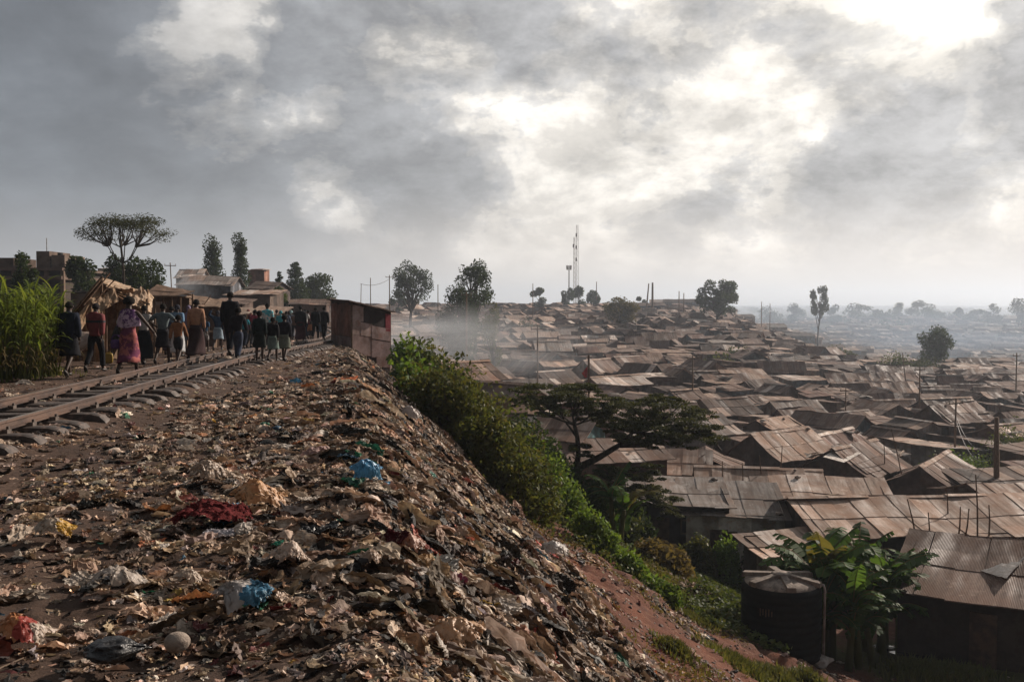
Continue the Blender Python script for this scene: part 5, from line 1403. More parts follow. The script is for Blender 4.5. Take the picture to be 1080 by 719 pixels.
stall('low open stall with ragged stick roof behind the tall person in the tan top', P(215, 366, 39), [
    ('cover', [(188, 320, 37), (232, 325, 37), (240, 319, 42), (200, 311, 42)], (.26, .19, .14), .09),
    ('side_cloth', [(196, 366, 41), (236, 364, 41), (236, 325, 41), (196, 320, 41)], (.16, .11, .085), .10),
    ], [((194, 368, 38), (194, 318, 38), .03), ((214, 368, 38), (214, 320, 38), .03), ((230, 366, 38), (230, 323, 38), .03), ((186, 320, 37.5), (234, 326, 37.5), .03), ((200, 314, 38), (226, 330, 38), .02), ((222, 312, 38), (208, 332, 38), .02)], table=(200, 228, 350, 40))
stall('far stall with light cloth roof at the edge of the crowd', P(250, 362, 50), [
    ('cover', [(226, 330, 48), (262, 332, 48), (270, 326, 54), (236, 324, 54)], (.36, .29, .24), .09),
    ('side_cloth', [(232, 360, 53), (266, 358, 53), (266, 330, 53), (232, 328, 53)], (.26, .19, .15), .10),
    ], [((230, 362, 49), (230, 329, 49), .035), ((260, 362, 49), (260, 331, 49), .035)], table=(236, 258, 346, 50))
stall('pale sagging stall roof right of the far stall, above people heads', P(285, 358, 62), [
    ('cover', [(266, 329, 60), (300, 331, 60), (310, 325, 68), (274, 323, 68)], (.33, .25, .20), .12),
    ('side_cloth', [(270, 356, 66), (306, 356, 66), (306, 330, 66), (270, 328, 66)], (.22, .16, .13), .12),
    ], [((269, 358, 61), (269, 328, 61), .04), ((299, 358, 61), (299, 330, 61), .04)])
# pale tarpaulin heap between reeds and path
def tarp_heap():
    g = XY(54, 24.2); mb = MB()
    v, f = sh_bag(77, 5, .42, .25); v = v * np.array([.62, .45, .75]); v[:, 2] -= v[:, 2].min()
    v[:, 2] = v[:, 2] * (1 + .5 * np.clip(v[:, 0], -1, 1))
    mb.add(v, f, (.55, .50, .47)); o = mb.build('tarpaulin', M['tarp'], None, True, tuple(g), .15)
    tag(o, 'grey-white tarpaulin heaped on the ground between the reeds and the path', 'tarpaulin')
tarp_heap()
def jerrycan(label, px, Y, col, zadd=0):
    g = XY(px, Y); root = empty('jerrycan', (g.x, g.y, g.z + zadd), .4, label, 'jerrycan'); root.scale = (.72, .72, .72)
    m = surf('can_' + str(px), col, tuple(c * .7 for c in col), 5, .45, bumps=.1)
    mb = MB(); v, f = ICO[3]; v = np.sign(v) * np.abs(v) ** .45; v = v * [.15, .10, .19]; v[:, 2] += .19
    mb.add(v, f); mb.build('body', m, root, True)
    mb = MB(); mb.tube([(-.07, 0, .37), (-.06, 0, .42), (.06, 0, .42), (.08, 0, .37)], .014, 6); mb.build('handle', m, root, True)
    mb = MB(); mb.tube([(.11, 0, .36), (.11, 0, .42)], .028, 8); mb.build('cap', M['shoe'], root)
jerrycan('yellow jerrycan on the ground beside the seated trader', 114, 24.6, (.34, .22, .04))

# ------------------------------------------------------------------ buildings behind the stalls
def concrete_building():
    b = XY(10, 84); b.z = -.5
    root = empty('concrete_building', b, 0, 'unfinished brown concrete building with open floors, behind the reeds', 'building')
    k = 84 / F; W0, W1 = (-70 - 10) * k, (67 - 10) * k; D = 9
    zt = P(0, 268, 84).z - b.z; z1 = P(0, 284, 84).z - b.z; z2 = P(0, 293, 84).z - b.z
    mb = MB(); mb.box(((W0 + W1) / 2, D / 2 + .4, z2 * .5 + .4), (W1 - W0 - .6, D - .8, z2 + .7), col=(.30, .27, .25)); mb.build('wall', M['concrete'], root)
    for z, h, ex in ((0, .3, 0), (z2 * .5, .28, 0), (z2, .3, .15), (z1, .25, .3)):
        mb = MB(); mb.box(((W0 + W1) / 2, D / 2 - .2, z), (W1 - W0 + ex, D + .4, h), col=(.75, .62, .55)); mb.build('floor_slab', M['concrete'], root)
    for i in range(9):
        x = W0 + (W1 - W0) * i / 8; mb = MB(); mb.box((x, 0.02, z1 / 2), (.3, .3, z1), col=(.8, .65, .55)); mb.build('column', M['concrete'], root)
    for i in range(6):
        x = W0 + (W1 - W0) * (i + .5) / 6; mb = MB(); mb.box((x, .15, z2 * .75), (.9, .12, .9), col=(.3, .3, .3)); w = mb.build('window', M['dark'], root)
    for (a, c, zc, h, t) in ((-40, 12, 278, 13, (.5, .42, .38)), (36, 50, 274, 19, (.7, .6, .54)), (52, 66, 276, 15, (.9, .8, .72))):
        x0, x1 = (a - 10) * k, (c - 10) * k; z0 = P(0, zc + h / 2, 84).z - b.z; z3 = P(0, zc - h / 2, 84).z - b.z
        mb = MB(); mb.box(((x0 + x1) / 2, 2.6, (z0 + z3) / 2), (x1 - x0, 4, z3 - z0), col=t); r = mb.build('rooftop_room', M['concrete'], root)
    mb = MB(); mb.tube([(2.2, 2.5, z1), (2.2, 2.5, zt + 1.6)], .04, 5); mb.build('aerial', M['metal'], root)
    mb = MB(); mb.tube([(3.2, 2.5, zt - .4), (3.2, 2.5, zt + .25)], .42, 12); mb.build('roof_tank', M['tank'], root)
concrete_building()
def left_house(label, px, Y, wpx, pyr, pye, D, kind, roof, wall, deg=0, ztop=None, windows=0, name='house', cat='house', cap=None, winrows=1):
    w = wpx / F * Y; ze = P(px, pye, Y).z; zr = P(px, pyr, Y).z; g = XY(px, Y)
    return shack(name, label, g.x, g.y + D / 2, w, D, ze - g.z, max(.15, zr - ze), R(deg), kind=kind, roof=roof, wall=wall, seed=px, cap=cap, group='houses behind the stalls', cat=cat, z=g.z, windows=windows, winrows=winrows, over=.3)
left_house('grey gabled house with pale end wall, smoke drifting past it', 212, 96, 54, 291, 300, 7, 'gable', 'grey', (.12, .13, .15), 6, windows=2)
left_house('small pale gabled house left of the grey gabled house', 197, 118, 24, 284, 292, 5, 'gable', 'pale', (.30, .31, .33), 4)
left_house('square brown brick tower block with a pale window bay', 269, 150, 17, 283, 285, 5, 'mono', 'reddish', (.20, .105, .075), 5, windows=2, name='brick_building', cat='building', winrows=2)
left_house('dark gabled roof just below the brick tower block', 277, 102, 24, 297, 304, 6, 'gable', 'dark brown', (.10, .08, .075), -8)
left_house('wide low tan-roofed shed below the tall narrow tree', 262, 84, 46, 306, 311, 5, 'mono', 'tan', (.11, .085, .07), 0)
left_house('white low building between the dark round tree and the thorn tree', 116, 130, 24, 280, 283, 6, 'mono', 'pale', (.40, .38, .36), 0, windows=2)
left_house('dusky roof behind the sackcloth stall, right of the concrete building', 95, 60, 40, 305, 309, 5, 'mono', 'grey', (.16, .12, .1), 0)
left_house('brown shed at the far end of the crowd, left of the crest shack', 322, 92, 36, 316, 321, 5, 'gable', 'rust-brown', (.13, .09, .075), 8)
left_house('low dusty brown shed behind the tall person in the tan top', 238, 76, 32, 315, 320, 4, 'mono', 'rust-brown', (.12, .085, .07), 3)

# ------------------------------------------------------------------ water tank
def water_tank():
    Y = 26.0; g = XY(827, Y); g.z = P(827, 688, Y).z
    root = empty('water_tank', g, .3, 'large black plastic water tank with a ribbed star-shaped top', 'water tank')
    r = 41.5 / F * Y; h = (690 - 612) / F * Y * .98
    prof = [(0, r * .99), (.03, r)]
    n = 9
    for i in range(n):
        z0 = .06 + (h - .22) * i / n; dz = (h - .22) / n
        prof += [(z0, r * .985), (z0 + dz * .15, r), (z0 + dz * .8, r), (z0 + dz * .95, r * .985)]
    prof += [(h - .14, r * .99), (h - .05, r * .97), (h, r * .92)]
    def lathe(mb, prof, seg=48, mat=0):
        th = np.arange(seg) * 2 * math.pi / seg
        v = np.array([[math.cos(t) * q, math.sin(t) * q, z] for z, q in prof for t in th]); k = len(prof); f = []
        for i in range(k - 1):
            for j in range(seg): f.append([i * seg + j, i * seg + (j + 1) % seg, (i + 1) * seg + (j + 1) % seg, (i + 1) * seg + j])
        mb.add(v, f, mat=mat)
    mb = MB(); lathe(mb, prof); mb.build('body', M['tank'], root, True)
    mb = MB(); lathe(mb, [(h - .02, r * .93), (h + .05, r * .90), (h + .12, r * .6), (h + .16, r * .24), (h + .16, .0)]); lid = mb.build('top', M['tanklid'], root, True)
    for i in range(6):
        a = i * math.pi / 3 + .2; mb = MB()
        Rm = np.array(Matrix.Rotation(a, 3, 'Z'))
        p = np.array([[.25 * r, -.10, h + .12], [.25 * r, .10, h + .12], [1.0 * r, .13, h + .02], [1.0 * r, -.13, h + .02], [.25 * r, -.09, h + .24], [.25 * r, .09, h + .24], [.99 * r, .11, h + .15], [.99 * r, -.11, h + .15]]) @ Rm.T
        mb.add(p, [[0, 3, 2, 1], [4, 5, 6, 7], [0, 1, 5, 4], [1, 2, 6, 5], [2, 3, 7, 6], [3, 0, 4, 7]]); mb.build('top_rib', M['tanklid'], lid)
    mb = MB(); lathe(mb, [(h + .13, r * .26), (h + .25, r * .25), (h + .27, r * .2), (h + .27, 0)], 20); mb.build('lid', M['tanklid'], lid, True)
    # pale overflow pipe on the side nearest the bananas
    a = -.35 - .3; d = np.array([math.cos(a), math.sin(a), 0])
    mb = MB(); mb.tube([d * r * .8 + [0, 0, h + .08], d * (r + .04) + [0, 0, h + .02], d * (r + .07) + [0, 0, h - .12], d * (r + .05) + [0, 0, .1]], .035, 8); mb.build('pipe', M['pvc'], root, True)
    # faint worn lettering strokes at the upper left
    mb = MB()
    for i, (w_, hh) in enumerate(((.03, .2), (.03, .17), (.03, .2), (.03, .2), (.03, .14))):
        a = math.pi + .62 + i * .075 - .3 + .15
        mb.box((math.cos(a) * (r + .004), math.sin(a) * (r + .004), h * .70 + .02 * (i % 2)), (.01, w_, hh), rz=a)
    mb.build('worn_lettering', surf('worn_print', (.10, .045, .025), (.05, .03, .02), 20, .7), root)
    s = XY(868, 25.6); s.z = float(H(s.x, s.y))
    v, f = sh_bag(91, 4, .5, .4); v = v * .24; v[:, 2] -= v[:, 2].min()
    mb = MB(); mb.add(v, f, (.60, .55, .52)); o = mb.build('cement_bag', M['bag'], None, True, tuple(s)); tag(o, 'pale sack lying at the foot of the water tank pipe', 'sack')
water_tank()

# ------------------------------------------------------------------ poles, masts, flag
def pole(label, px, Y, pytop, r=.09, lean=0, arms=1, name='utility_pole', base=None, group='utility poles', wires=()):
    g = XY(px, Y); 
    if base is not None: g.z = P(px, base, Y).z
    h = P(px, pytop, Y).z - g.z
    root = empty(name, g, 0, label, 'pole', group); mb = MB()
    mb.tube([(0, 0, -.3), (lean * .5, 0, h * .5), (lean, 0, h)], [r, r * .9, r * .7], 7); mb.build('post', M['wood'] if name != 'concrete_pole' else M['concrete'], root, True)
    for i in range(arms):
        mb = MB(); mb.box((lean * (1 - i * .08), 0, h - .35 - i * .6), (1.3 if Y < 200 else 2.4, .09, .09), rz=.4); a = mb.build('crossarm', M['wood'], root)
        ib = MB()
        for sx in (-.55, 0, .55): ib.tube([(lean + sx, sx * .4, h - .3 - i * .6), (lean + sx, sx * .4, h - .12 - i * .6)], .035, 6)
        ib.build('insulator', M['pvc'], a)
    return root
for (lab, px, Y, top, r, ln, arms) in [
    ('leaning dark electricity pole beside the bright green patch', 1055, 51.5, 440, .17, -.1, 0),
    ('thin utility pole left of the leaning electricity pole, wires sagging from it', 1009, 66, 420, .08, .05, 1),
    ('mid-valley utility pole with a crossarm right of the thorn tree crown', 731, 95, 374, .09, 0, 1),
    ('utility pole standing above the thorn tree left crown', 567, 84, 343, .09, 0, 1),
    ('tall pale pole in front of the dense dark tree', 492, 112, 308, .13, 0, 1),
    ('utility pole on the skyline left of the spreading tree', 411, 150, 290, .10, 0, 1),
    ('skyline pole just above the crest shack', 391, 145, 293, .08, 0, 0),
    ('thin skyline pole left of the one above the crest shack', 380, 160, 299, .07, .2, 0),
    ('thin pole on the ridge right of the radio mast', 629, 365, 297, .2, 0, 0),
    ('left one of the twin ridge poles by the blue-walled building', 681, 330, 299, .3, 1.0, 0),
    ('right one of the twin ridge poles by the blue-walled building', 688, 330, 298, .45, 0, 0),
    ('short ridge pole left of the lone irregular tree', 716, 300, 307, .2, 0, 0),
    ('second short ridge pole left of the lone irregular tree', 721, 300, 309, .2, 0, 0),
    ('thin pole on the far ridge end, right of the lone tree', 803, 330, 318, .15, 0, 0),
    ('utility pole amid roofs in the right of the valley near the haze', 971, 92, 386, .08, 0, 1),
    ('thin pole near the right edge standing over hazy roofs', 1073, 120, 372, .1, 0, 1),
    ('slanting pole over roofs just left of the green hazy bushes', 958, 140, 372, .1, -.8, 0),
    ('utility pole rising beyond the roof with the white sheet', 893, 88, 408, .07, 0, 1),
    ('skyline pole between smoke and spreading tree', 462, 210, 300, .12, 0, 0),
    ('thin skyline pole right of the tall feathery tree', 562, 260, 299, .14, 0, 0),
    ('pole behind the grey gabled house', 183, 112, 277, .08, -.3, 1),
    ('thin pole over the olive bush in the far roofs', 812, 300, 320, .12, 0, 0)]:
    pole(lab, px, Y, top, r, ln, arms)
def flag_pole():
    g = XY(621, 74); h = P(621, 374, 74).z - g.z
    root = empty('flag_pole', g, 0, 'tall thin pole with a small red flag above the thorn tree', 'flagpole')
    mb = MB(); mb.tube([(0, 0, 0), (0, 0, h)], .09, 6); mb.build('post', M['wood'], root)
    mb = MB(); u = np.linspace(0, 1, 8); U, V = np.meshgrid(u, u, indexing='ij')
    p = np.stack([-.1 - U * .45 * (1 - .6 * V), .12 * np.sin(U * 6), h - .9 - V * .9 - U * .55 * (1 - V)], -1).reshape(-1, 3); mb.add(p, grid_faces(8, 8), (.42, .06, .06))
    mb.build('flag', M['cloth'], root)
flag_pole()
def lattice(label, px, Y, top, base, w0, w1, name='radio_mast', dishes=3):
    g = XY(px, Y); h = P(px, top, Y).z - g.z; root = empty(name, g, .3, label, 'mast', 'radio masts on the ridge')
    n = 16; mb = MB(); bb = MB()
    def c(i, t): a = i * math.pi * 2 / 3; w = w0 * (1 - t) + w1 * t; return np.array([math.cos(a) * w, math.sin(a) * w, h * t])
    for i in range(3): mb.tube([c(i, 0), c(i, 1)], .06, 4, col=(1, 1, 1))
    for k in range(n):
        for i in range(3):
            bb.tube([c(i, k / n), c(i + 1, (k + 1) / n)], .025, 4, cap=False); bb.tube([c(i, k / n), c(i + 1, k / n)], .025, 4, cap=False)
    mb.build('mast_leg', M['mast'], root); bb.build('bracing', M['mast'], root)
    for k in range(dishes):
        d = MB(); z = h * (.88 - k * .14); d.tube([(-.5, -.3, z - .7), (-.5, -.3, z + .7)], .28, 8); d.build('antenna', M['mast'], root)
    return root
lattice('tall lattice radio mast on the skyline', 608.5, 372, 237, 305, .75, .45)
lattice('slimmer lattice mast standing close left of the tallest mast', 605.5, 376, 250, 305, .5, .3, dishes=1)
def round_mast():
    Y = 368; g = XY(600, Y); h = P(600, 281, Y).z - g.z; root = empty('radio_mast', g, 0, 'short mast with a round antenna cluster on top', 'mast', 'radio masts on the ridge')
    mb = MB(); mb.tube([(0, 0, 0), (0, 0, h)], [.3, .2], 6); mb.build('post', M['mast'], root)
    mb = MB()
    for i in range(8):
        a = i * math.pi / 4; mb.tube([(math.cos(a) * .8, math.sin(a) * .8, h - 1.3), (math.cos(a) * .9, math.sin(a) * .9, h + .4)], .22, 5)
    mb.build('antenna', M['mast'], root)
round_mast()
# thin aerial sticks standing on the near roofs
for i, (px0, py0, px1, py1, Y) in enumerate([(957, 526, 967, 566, 36), (979, 540, 980, 567, 36), (1013, 534, 1010, 568, 34.6), (1022, 536, 1017, 566, 34.6), (1029, 500, 1031, 560, 35.5), (1043, 532, 1043, 560, 36), (999, 520, 999, 556, 38), (762, 486, 761, 514, 44), (783, 488, 783, 512, 46), (801, 480, 803, 510, 47), (940, 452, 952, 500, 54), (932, 462, 933, 494, 56), (825, 470, 822, 500, 50)]):
    a, b = P(px1, py1 + 6, Y), P(px0, py0, Y); mb = MB(); mb.tube([(0, 0, 0), ((b - a) * .5) + Vector((.03, 0, 0)), b - a], [.035, .03, .02], 5)
    o = mb.build('aerial_stick', M['wood'], None, False, tuple(a))
    tag(o, ['slanting stick on the wide tan roof, nearest the banana plants', 'upright short stick on the wide tan roof', 'bent stick rising at the ridge of the large rust-brown roof', 'second bent stick rising beside the first at the rust-brown ridge', 'tallest stick above the wide tan roof', 'rightmost stick over the wide tan roof', 'stick standing behind the wide tan roof ridge', 'thin stick over the grey-roofed plank house', 'thin stick over the broad light tan roof', 'stick at the right part of the broad light tan roof', 'slanting stick right of the roof with the white sheet', 'short stick beside the roof with the white sheet', 'stick on the tan roof edge below the fan-sheeted house'][i], 'stick', 'aerial sticks on the roofs')
# hanging cables
def cable(label, a, b, sag, r=.02, name='hanging_cable'):
    a, b = Vector(P(*a)), Vector(P(*b)); t = np.linspace(0, 1, 16); o = a
    pts = [tuple((b - a) * float(k) + Vector((0, 0, -4 * sag * float(k) * (1 - float(k))))) for k in t]
    mb = MB(); mb.tube(pts, r, 4); tag(mb.build(name, M['shoe'] if r < .03 else M['metal'], None, False, tuple(o)), label, 'cable', 'cables strung over the roofs')
cable('upper sagging cable from the thin utility pole to the electricity pole', (1009, 441, 66), (1055, 466, 51.5), 1.2)
cable('lower sagging cable from the thin utility pole to the electricity pole', (1009, 446, 66), (1055, 474, 51.5), 1.5)
cable('cable stretched low over the tan roofs toward the electricity pole', (925, 528, 44), (1055, 520, 51), .3, .015)
cable('long cable along the skyline above the crest shack', (380, 299, 160), (411, 294, 150), .6, .03)

# sheets and plastics on roofs
def roofsheet(label, pts, col, seed, mat='litter', fold=.05): on_roof_sheet(label, [np.array(P(*p)) for p in pts], col, seed=seed, mat=mat, fold=fold)

# stream and puddles
def water_sheet(pts, w, name='stream', z_add=.07):
    p = [G(*q) for q in pts]; c = np.array([[v.x, v.y] for v in p]); t = np.linspace(0, len(c) - 1, 24)
    x = np.interp(t, np.arange(len(c)), c[:, 0]); y = np.interp(t, np.arange(len(c)), c[:, 1]); ww = w * (1 + .35 * np.sin(t * 2.6))
    dx, dy = np.gradient(x), np.gradient(y); L = np.hypot(dx, dy) + 1e-6; nx, ny = -dy / L, dx / L
    z = H(x, y); z = np.maximum(z, np.maximum(H(x - nx * ww * .5, y - ny * ww * .5), H(x + nx * ww * .5, y + ny * ww * .5))) + z_add
    v = np.concatenate([np.stack([x - nx * ww, y - ny * ww, z], 1), np.stack([x + nx * ww, y + ny * ww, z], 1)]); i = np.arange(23)
    mb = MB(); mb.add(v, np.stack([i, i + 1, i + 25, i + 24], 1)); tag(mb.build(name, M['water']), kind='structure')
water_sheet([(772, 640), (780, 618), (786, 600), (800, 588)], .30)
water_sheet([(925, 682), (950, 690), (980, 697), (1010, 706)], .24)
# ------------------------------------------------------------------ people
PROTO = bpy.data.collections.new('prototypes_temp'); COL.children.link(PROTO)
def skin_mesh(name, chains, subdiv=1, mat=None):
    """chains: list of (verts [(x,y,z,rx,ry)], edges, root index); one Skin-modifier surface"""
    V, E, Rr, roots = [], [], [], []
    for vs, es, root in chains:
        n = len(V); V += [v[:3] for v in vs]; Rr += [(v[3], v[4] if len(v) > 4 else v[3]) for v in vs]
        E += [(a + n, b + n) for a, b in es]; roots.append(n + root)
    me = bpy.data.meshes.new(name + '_sk'); me.from_pydata(V, E, [])
    o = bpy.data.objects.new(name + '_sk', me); PROTO.objects.link(o)
    o.modifiers.new('s', 'SKIN'); sub = o.modifiers.new('u', 'SUBSURF'); sub.levels = subdiv; sub.render_levels = subdiv
    sk = me.skin_vertices[0].data
    for i, r in enumerate(Rr): sk[i].radius = r; sk[i].use_root = i in roots
    bpy.context.view_layer.update()
    ev = o.evaluated_get(bpy.context.evaluated_depsgraph_get()); res = bpy.data.meshes.new_from_object(ev)
    res.name = name
    bpy.data.objects.remove(o); bpy.data.meshes.remove(me)
    for p in res.polygons: p.use_smooth = True
    return res

def merge_mesh(me, extra):
    """append an MB's plain geometry (face details, ears) to a mesh"""
    mb = MB(); v = np.array([x.co[:] for x in me.vertices])
    by = {}
    for p in me.polygons: by.setdefault(len(p.vertices), []).append(list(p.vertices))
    first = True
    for k, fs in by.items():
        if first: mb.add(v, fs); first = False
        else: mb.f.append(np.array(fs)); mb.c.append(np.ones((len(fs), 3))); mb.m.append(np.zeros(len(fs), np.int32))
    for vv, ff, cc in zip(extra.v, extra.f, extra.c): pass
    off = mb.n; base = 0
    for vv in extra.v: mb.v.append(vv); mb.n += len(vv)
    for ff in extra.f: mb.f.append(ff + off); mb.c.append(np.ones((len(ff), 3))); mb.m.append(np.zeros(len(ff), np.int32))
    return mb

def J(a, b, t): return tuple(np.array(a) * (1 - t) + np.array(b) * t)

def make_pose(kind='walk', side=1, arm='swing', hs_=1.0, stride=1.0, head_turn=0):
    """joints for a figure 1.72 m tall facing +Y"""
    S = {}
    hipz = .92
    def leg(sx, thigh, shank, toe):
        h = np.array([sx * .09, 0, hipz]); k = h + .43 * np.array([0, math.sin(thigh), -math.cos(thigh)])
        a = k + .42 * np.array([0, math.sin(shank), -math.cos(shank)])
        t = a + .16 * np.array([sx * .1, math.cos(toe), math.sin(toe)])
        return h, k, a, t
    if kind == 'walk':
        f, b = (leg(side, R(24) * stride, R(4) * stride, R(-8)), leg(-side, R(-10) * stride, R(-42) * stride, R(-52)))
        S['L'] = f if side == 1 else b; S['R'] = b if side == 1 else f    # L means +x here
        S['L'], S['R'] = (f, b) if side == 1 else (b, f)
    elif kind == 'stand':
        S['L'], S['R'] = leg(1, R(4), R(-2), R(-12)), leg(-1, R(-3), R(-6), R(-12))
    elif kind == 'sit':
        S['L'], S['R'] = leg(1, R(80), R(-10), R(-5)), leg(-1, R(74), R(5), R(-5))
    lo = min(S['L'][2][2] - .075, S['R'][2][2] - .075, S['L'][3][2] - .025, S['R'][3][2] - .025)
    for q in ('L', 'R'): S[q] = [p - [0, 0, lo] for p in S[q]]
    dz = -lo; tl = .035 if kind == 'walk' else (.16 if kind == 'sit' else 0)
    S['pel'] = np.array([0, 0, .95 + dz]); S['spi'] = np.array([0, .01 + tl * .3, 1.12 + dz]); S['che'] = np.array([0, .0 + tl * .8, 1.33 + dz])
    S['nb'] = np.array([0, -.01 + tl, 1.45 + dz]); S['nk'] = np.array([0, .01 + tl * 1.2, 1.52 + dz]); S['hd'] = np.array([0, .03 + tl * 1.3, 1.60 + dz]); S['ht'] = np.array([0, .025 + tl * 1.3, 1.68 + dz])
    for nm, sx in (('A', 1), ('B', -1)):
        sh = np.array([sx * .175, .0 + tl, 1.41 + dz])
        sw = -side * sx * 1.0 if kind == 'walk' else 0
        if arm == 'swing': e = sh + .28 * np.array([sx * .12, math.sin(R(22) * sw), -math.cos(R(22) * sw)]); w = e + .25 * np.array([sx * .02, math.sin(R(30) * sw + R(18)), -math.cos(R(30) * sw + R(18))])
        elif arm == 'down': e = sh + .28 * np.array([sx * .10, -.05, -1]); w = e + .25 * np.array([0, .25, -.97])
        elif arm == 'out' and sx == 1: e = sh + .28 * np.array([.62, .05, -.78]); w = e + .25 * np.array([.60, .1, -.79])
        elif arm == 'carry': e = sh + .28 * np.array([sx * .2, -.1, -.97]); w = e + .25 * np.array([-sx * .35, .85, .1])
        elif arm == 'hip': e = sh + .28 * np.array([sx * .75, -.2, -.62]); w = e + .25 * np.array([-sx * .7, .25, -.55])
        elif arm == 'up' and sx == -1: e = sh + .28 * np.array([sx * .8, .1, .5]); w = e + .25 * np.array([-sx * .55, 0, .85])
        else: e = sh + .28 * np.array([sx * .12, .05, -1]); w = e + .25 * np.array([0, .2, -.98])
        S[nm] = [sh, e, w]
    return S

def body_mesh(S, name, fingers=True, child=False):
    v = []; e = []
    def add(p, rx, ry=None, par=None):
        v.append((*p, rx, ry if ry is not None else rx)); i = len(v) - 1
        if par is not None: e.append((par, i))
        return i
    hr = 1.18 if child else 1.0
    pel = add(S['pel'], .135, .10); spi = add(S['spi'], .115, .085, pel); che = add(S['che'], .145, .10, spi); nb = add(S['nb'], .075, .06, che)
    nk = add(S['nk'], .052, .055, nb); hd = add(S['hd'], .078 * hr, .092 * hr, nk); ht = add(S['ht'] + [0, 0, .02 * (hr - 1) * 10], .068 * hr, .082 * hr, hd)
    for q in ('L', 'R'):
        h, k, a, t = S[q]
        i = add(J(h, k, .15), .082, .082, pel); i = add(J(h, k, .55), .07, .07, i); i = add(k, .052, .052, i); i = add(J(k, a, .3), .054, .056, i); i = add(a, .034, .038, i); add(J(a, t, .45), .034, .03, i); add(t, .030, .018, len(v) - 1)
    for q in ('A', 'B'):
        sh, el, w = S[q]
        i = add(sh, .055, .055, che); i = add(J(sh, el, .5), .046, .046, i); i = add(el, .036, .036, i); i = add(J(el, w, .35), .037, .037, i); i = add(w, .024, .026, i)
        d = (w - el) / np.linalg.norm(w - el); i = add(w + d * .055, .018, .034, i); S[q + 'd'] = d
    chains = [(v, e, pel)]
    if fingers:
        for q, sx in (('A', 1), ('B', -1)):
            w = S[q][2]; d = S[q + 'd']; fw = np.array([0, 1., 0]); fw = fw - d * (d @ fw); fw /= np.linalg.norm(fw)
            inn = np.cross(d, fw) * 1.0
            if inn[0] * sx > 0: inn = -inn     # toward the thigh
            palm = w + d * .06
            for j, (off, ln) in enumerate(((.026, .068), (.009, .078), (-.008, .072), (-.024, .056))):
                p0 = palm + fw * off * .8; p1 = palm + d * .03 + fw * off; p2 = p1 + d * ln * .5 + inn * .008; p3 = p2 + d * ln * .42 + inn * .022
                chains.append(([(*p0, .008), (*p1, .0085), (*p2, .008), (*p3, .0065)], [(0, 1), (1, 2), (2, 3)], 0))
            p0 = w + d * .03 + fw * .018; p1 = p0 + fw * .022 + d * .022; p2 = p1 + fw * .008 + d * .028 + inn * .01
            chains.append(([(*p0, .010), (*p1, .0095), (*p2, .008)], [(0, 1), (1, 2)], 0))
    me = skin_mesh(name, chains, 1)
    ex = MB(); hc = S['hd'] + [0, 0, .01]
    for sx in (-1, 1):    # ears
        vv, ff = ICO[1]; ex.add(vv * [.012, .022, .032] + hc + [sx * .082 * hr, -.005, .0], ff)
    fy = S['hd'][1] + .092 * hr
    nose = np.array([[-.012, fy - .01, S['hd'][2] + .035], [.012, fy - .01, S['hd'][2] + .035], [-.022, fy - .006, S['hd'][2] - .012], [.022, fy - .006, S['hd'][2] - .012], [0, fy + .022, S['hd'][2] - .005]])
    ex.add(nose, [[0, 2, 4], [3, 1, 4], [1, 0, 4], [2, 3, 4]])
    vv, ff = ICO[1]; ex.add(vv * [.028, .010, .007] + [0, fy - .004, S['hd'][2] - .038], ff); ex.add(vv * [.024, .010, .007] + [0, fy - .006, S['hd'][2] - .049], ff)
    mb = merge_mesh(me, ex)
    res = mb.mesh(name, M['skin'], True); bpy.data.meshes.remove(me)
    return res

def top_mesh(S, name, sleeve=1.0, grow=.018, hem=0, hood=False, loose=1.0):
    v = []; e = []
    def add(p, rx, ry=None, par=None):
        v.append((*p, rx + grow, (ry if ry is not None else rx) + grow)); i = len(v) - 1
        if par is not None: e.append((par, i))
        return i
    che = add(S['che'], .142 * loose, .098 * loose); spi = add(S['spi'], .125 * loose, .095 * loose, che); pe = add(S['pel'] - [0, 0, .02 + hem * .5], .142 * loose, .112 * loose, spi)
    if hem: pe = add(S['pel'] - [0, 0, .02 + hem], .15 * loose, .12 * loose, pe)
    nb = add(S['nb'] + [0, -.005, .0], .074, .058, che); nk = add(S['nk'] - [0, .005, .02], .046, .05, nb)
    for q in ('A', 'B'):
        sh, el, w = S[q]; i = add(sh, .056, .056, che); i = add(J(sh, el, .5), .05, .05, i)
        if sleeve > .5:
            i = add(el, .043, .043, i)
            if sleeve >= 1: i = add(J(el, w, .5), .04, .04, i); i = add(J(el, w, .93), .034, .034, i)
        else: i = add(J(sh, el, .8), .05, .05, i)
    return skin_mesh(name, [(v, e, 0)], 1)

def trouser_mesh(S, name, length=1.0, grow=.016):
    v = []; e = []
    def add(p, rx, ry=None, par=None):
        v.append((*p, rx + grow, (ry if ry is not None else rx) + grow)); i = len(v) - 1
        if par is not None: e.append((par, i))
        return i
    pel = add(S['pel'] + [0, 0, -.01], .135, .105); add(S['pel'] + [0, 0, .07], .122, .095, pel)
    for q in ('L', 'R'):
        h, k, a, t = S[q]; i = add(J(h, k, .15), .09, .09, pel); i = add(J(h, k, .55), .074, .076, i)
        if length < .6: add(J(h, k, .92), .068, .07, i)
        else: i = add(k, .060, .060, i); i = add(J(k, a, .45), .054, .056, i); add(J(k, a, .93), .045, .05, i)
    return skin_mesh(name, [(v, e, 0)], 1)

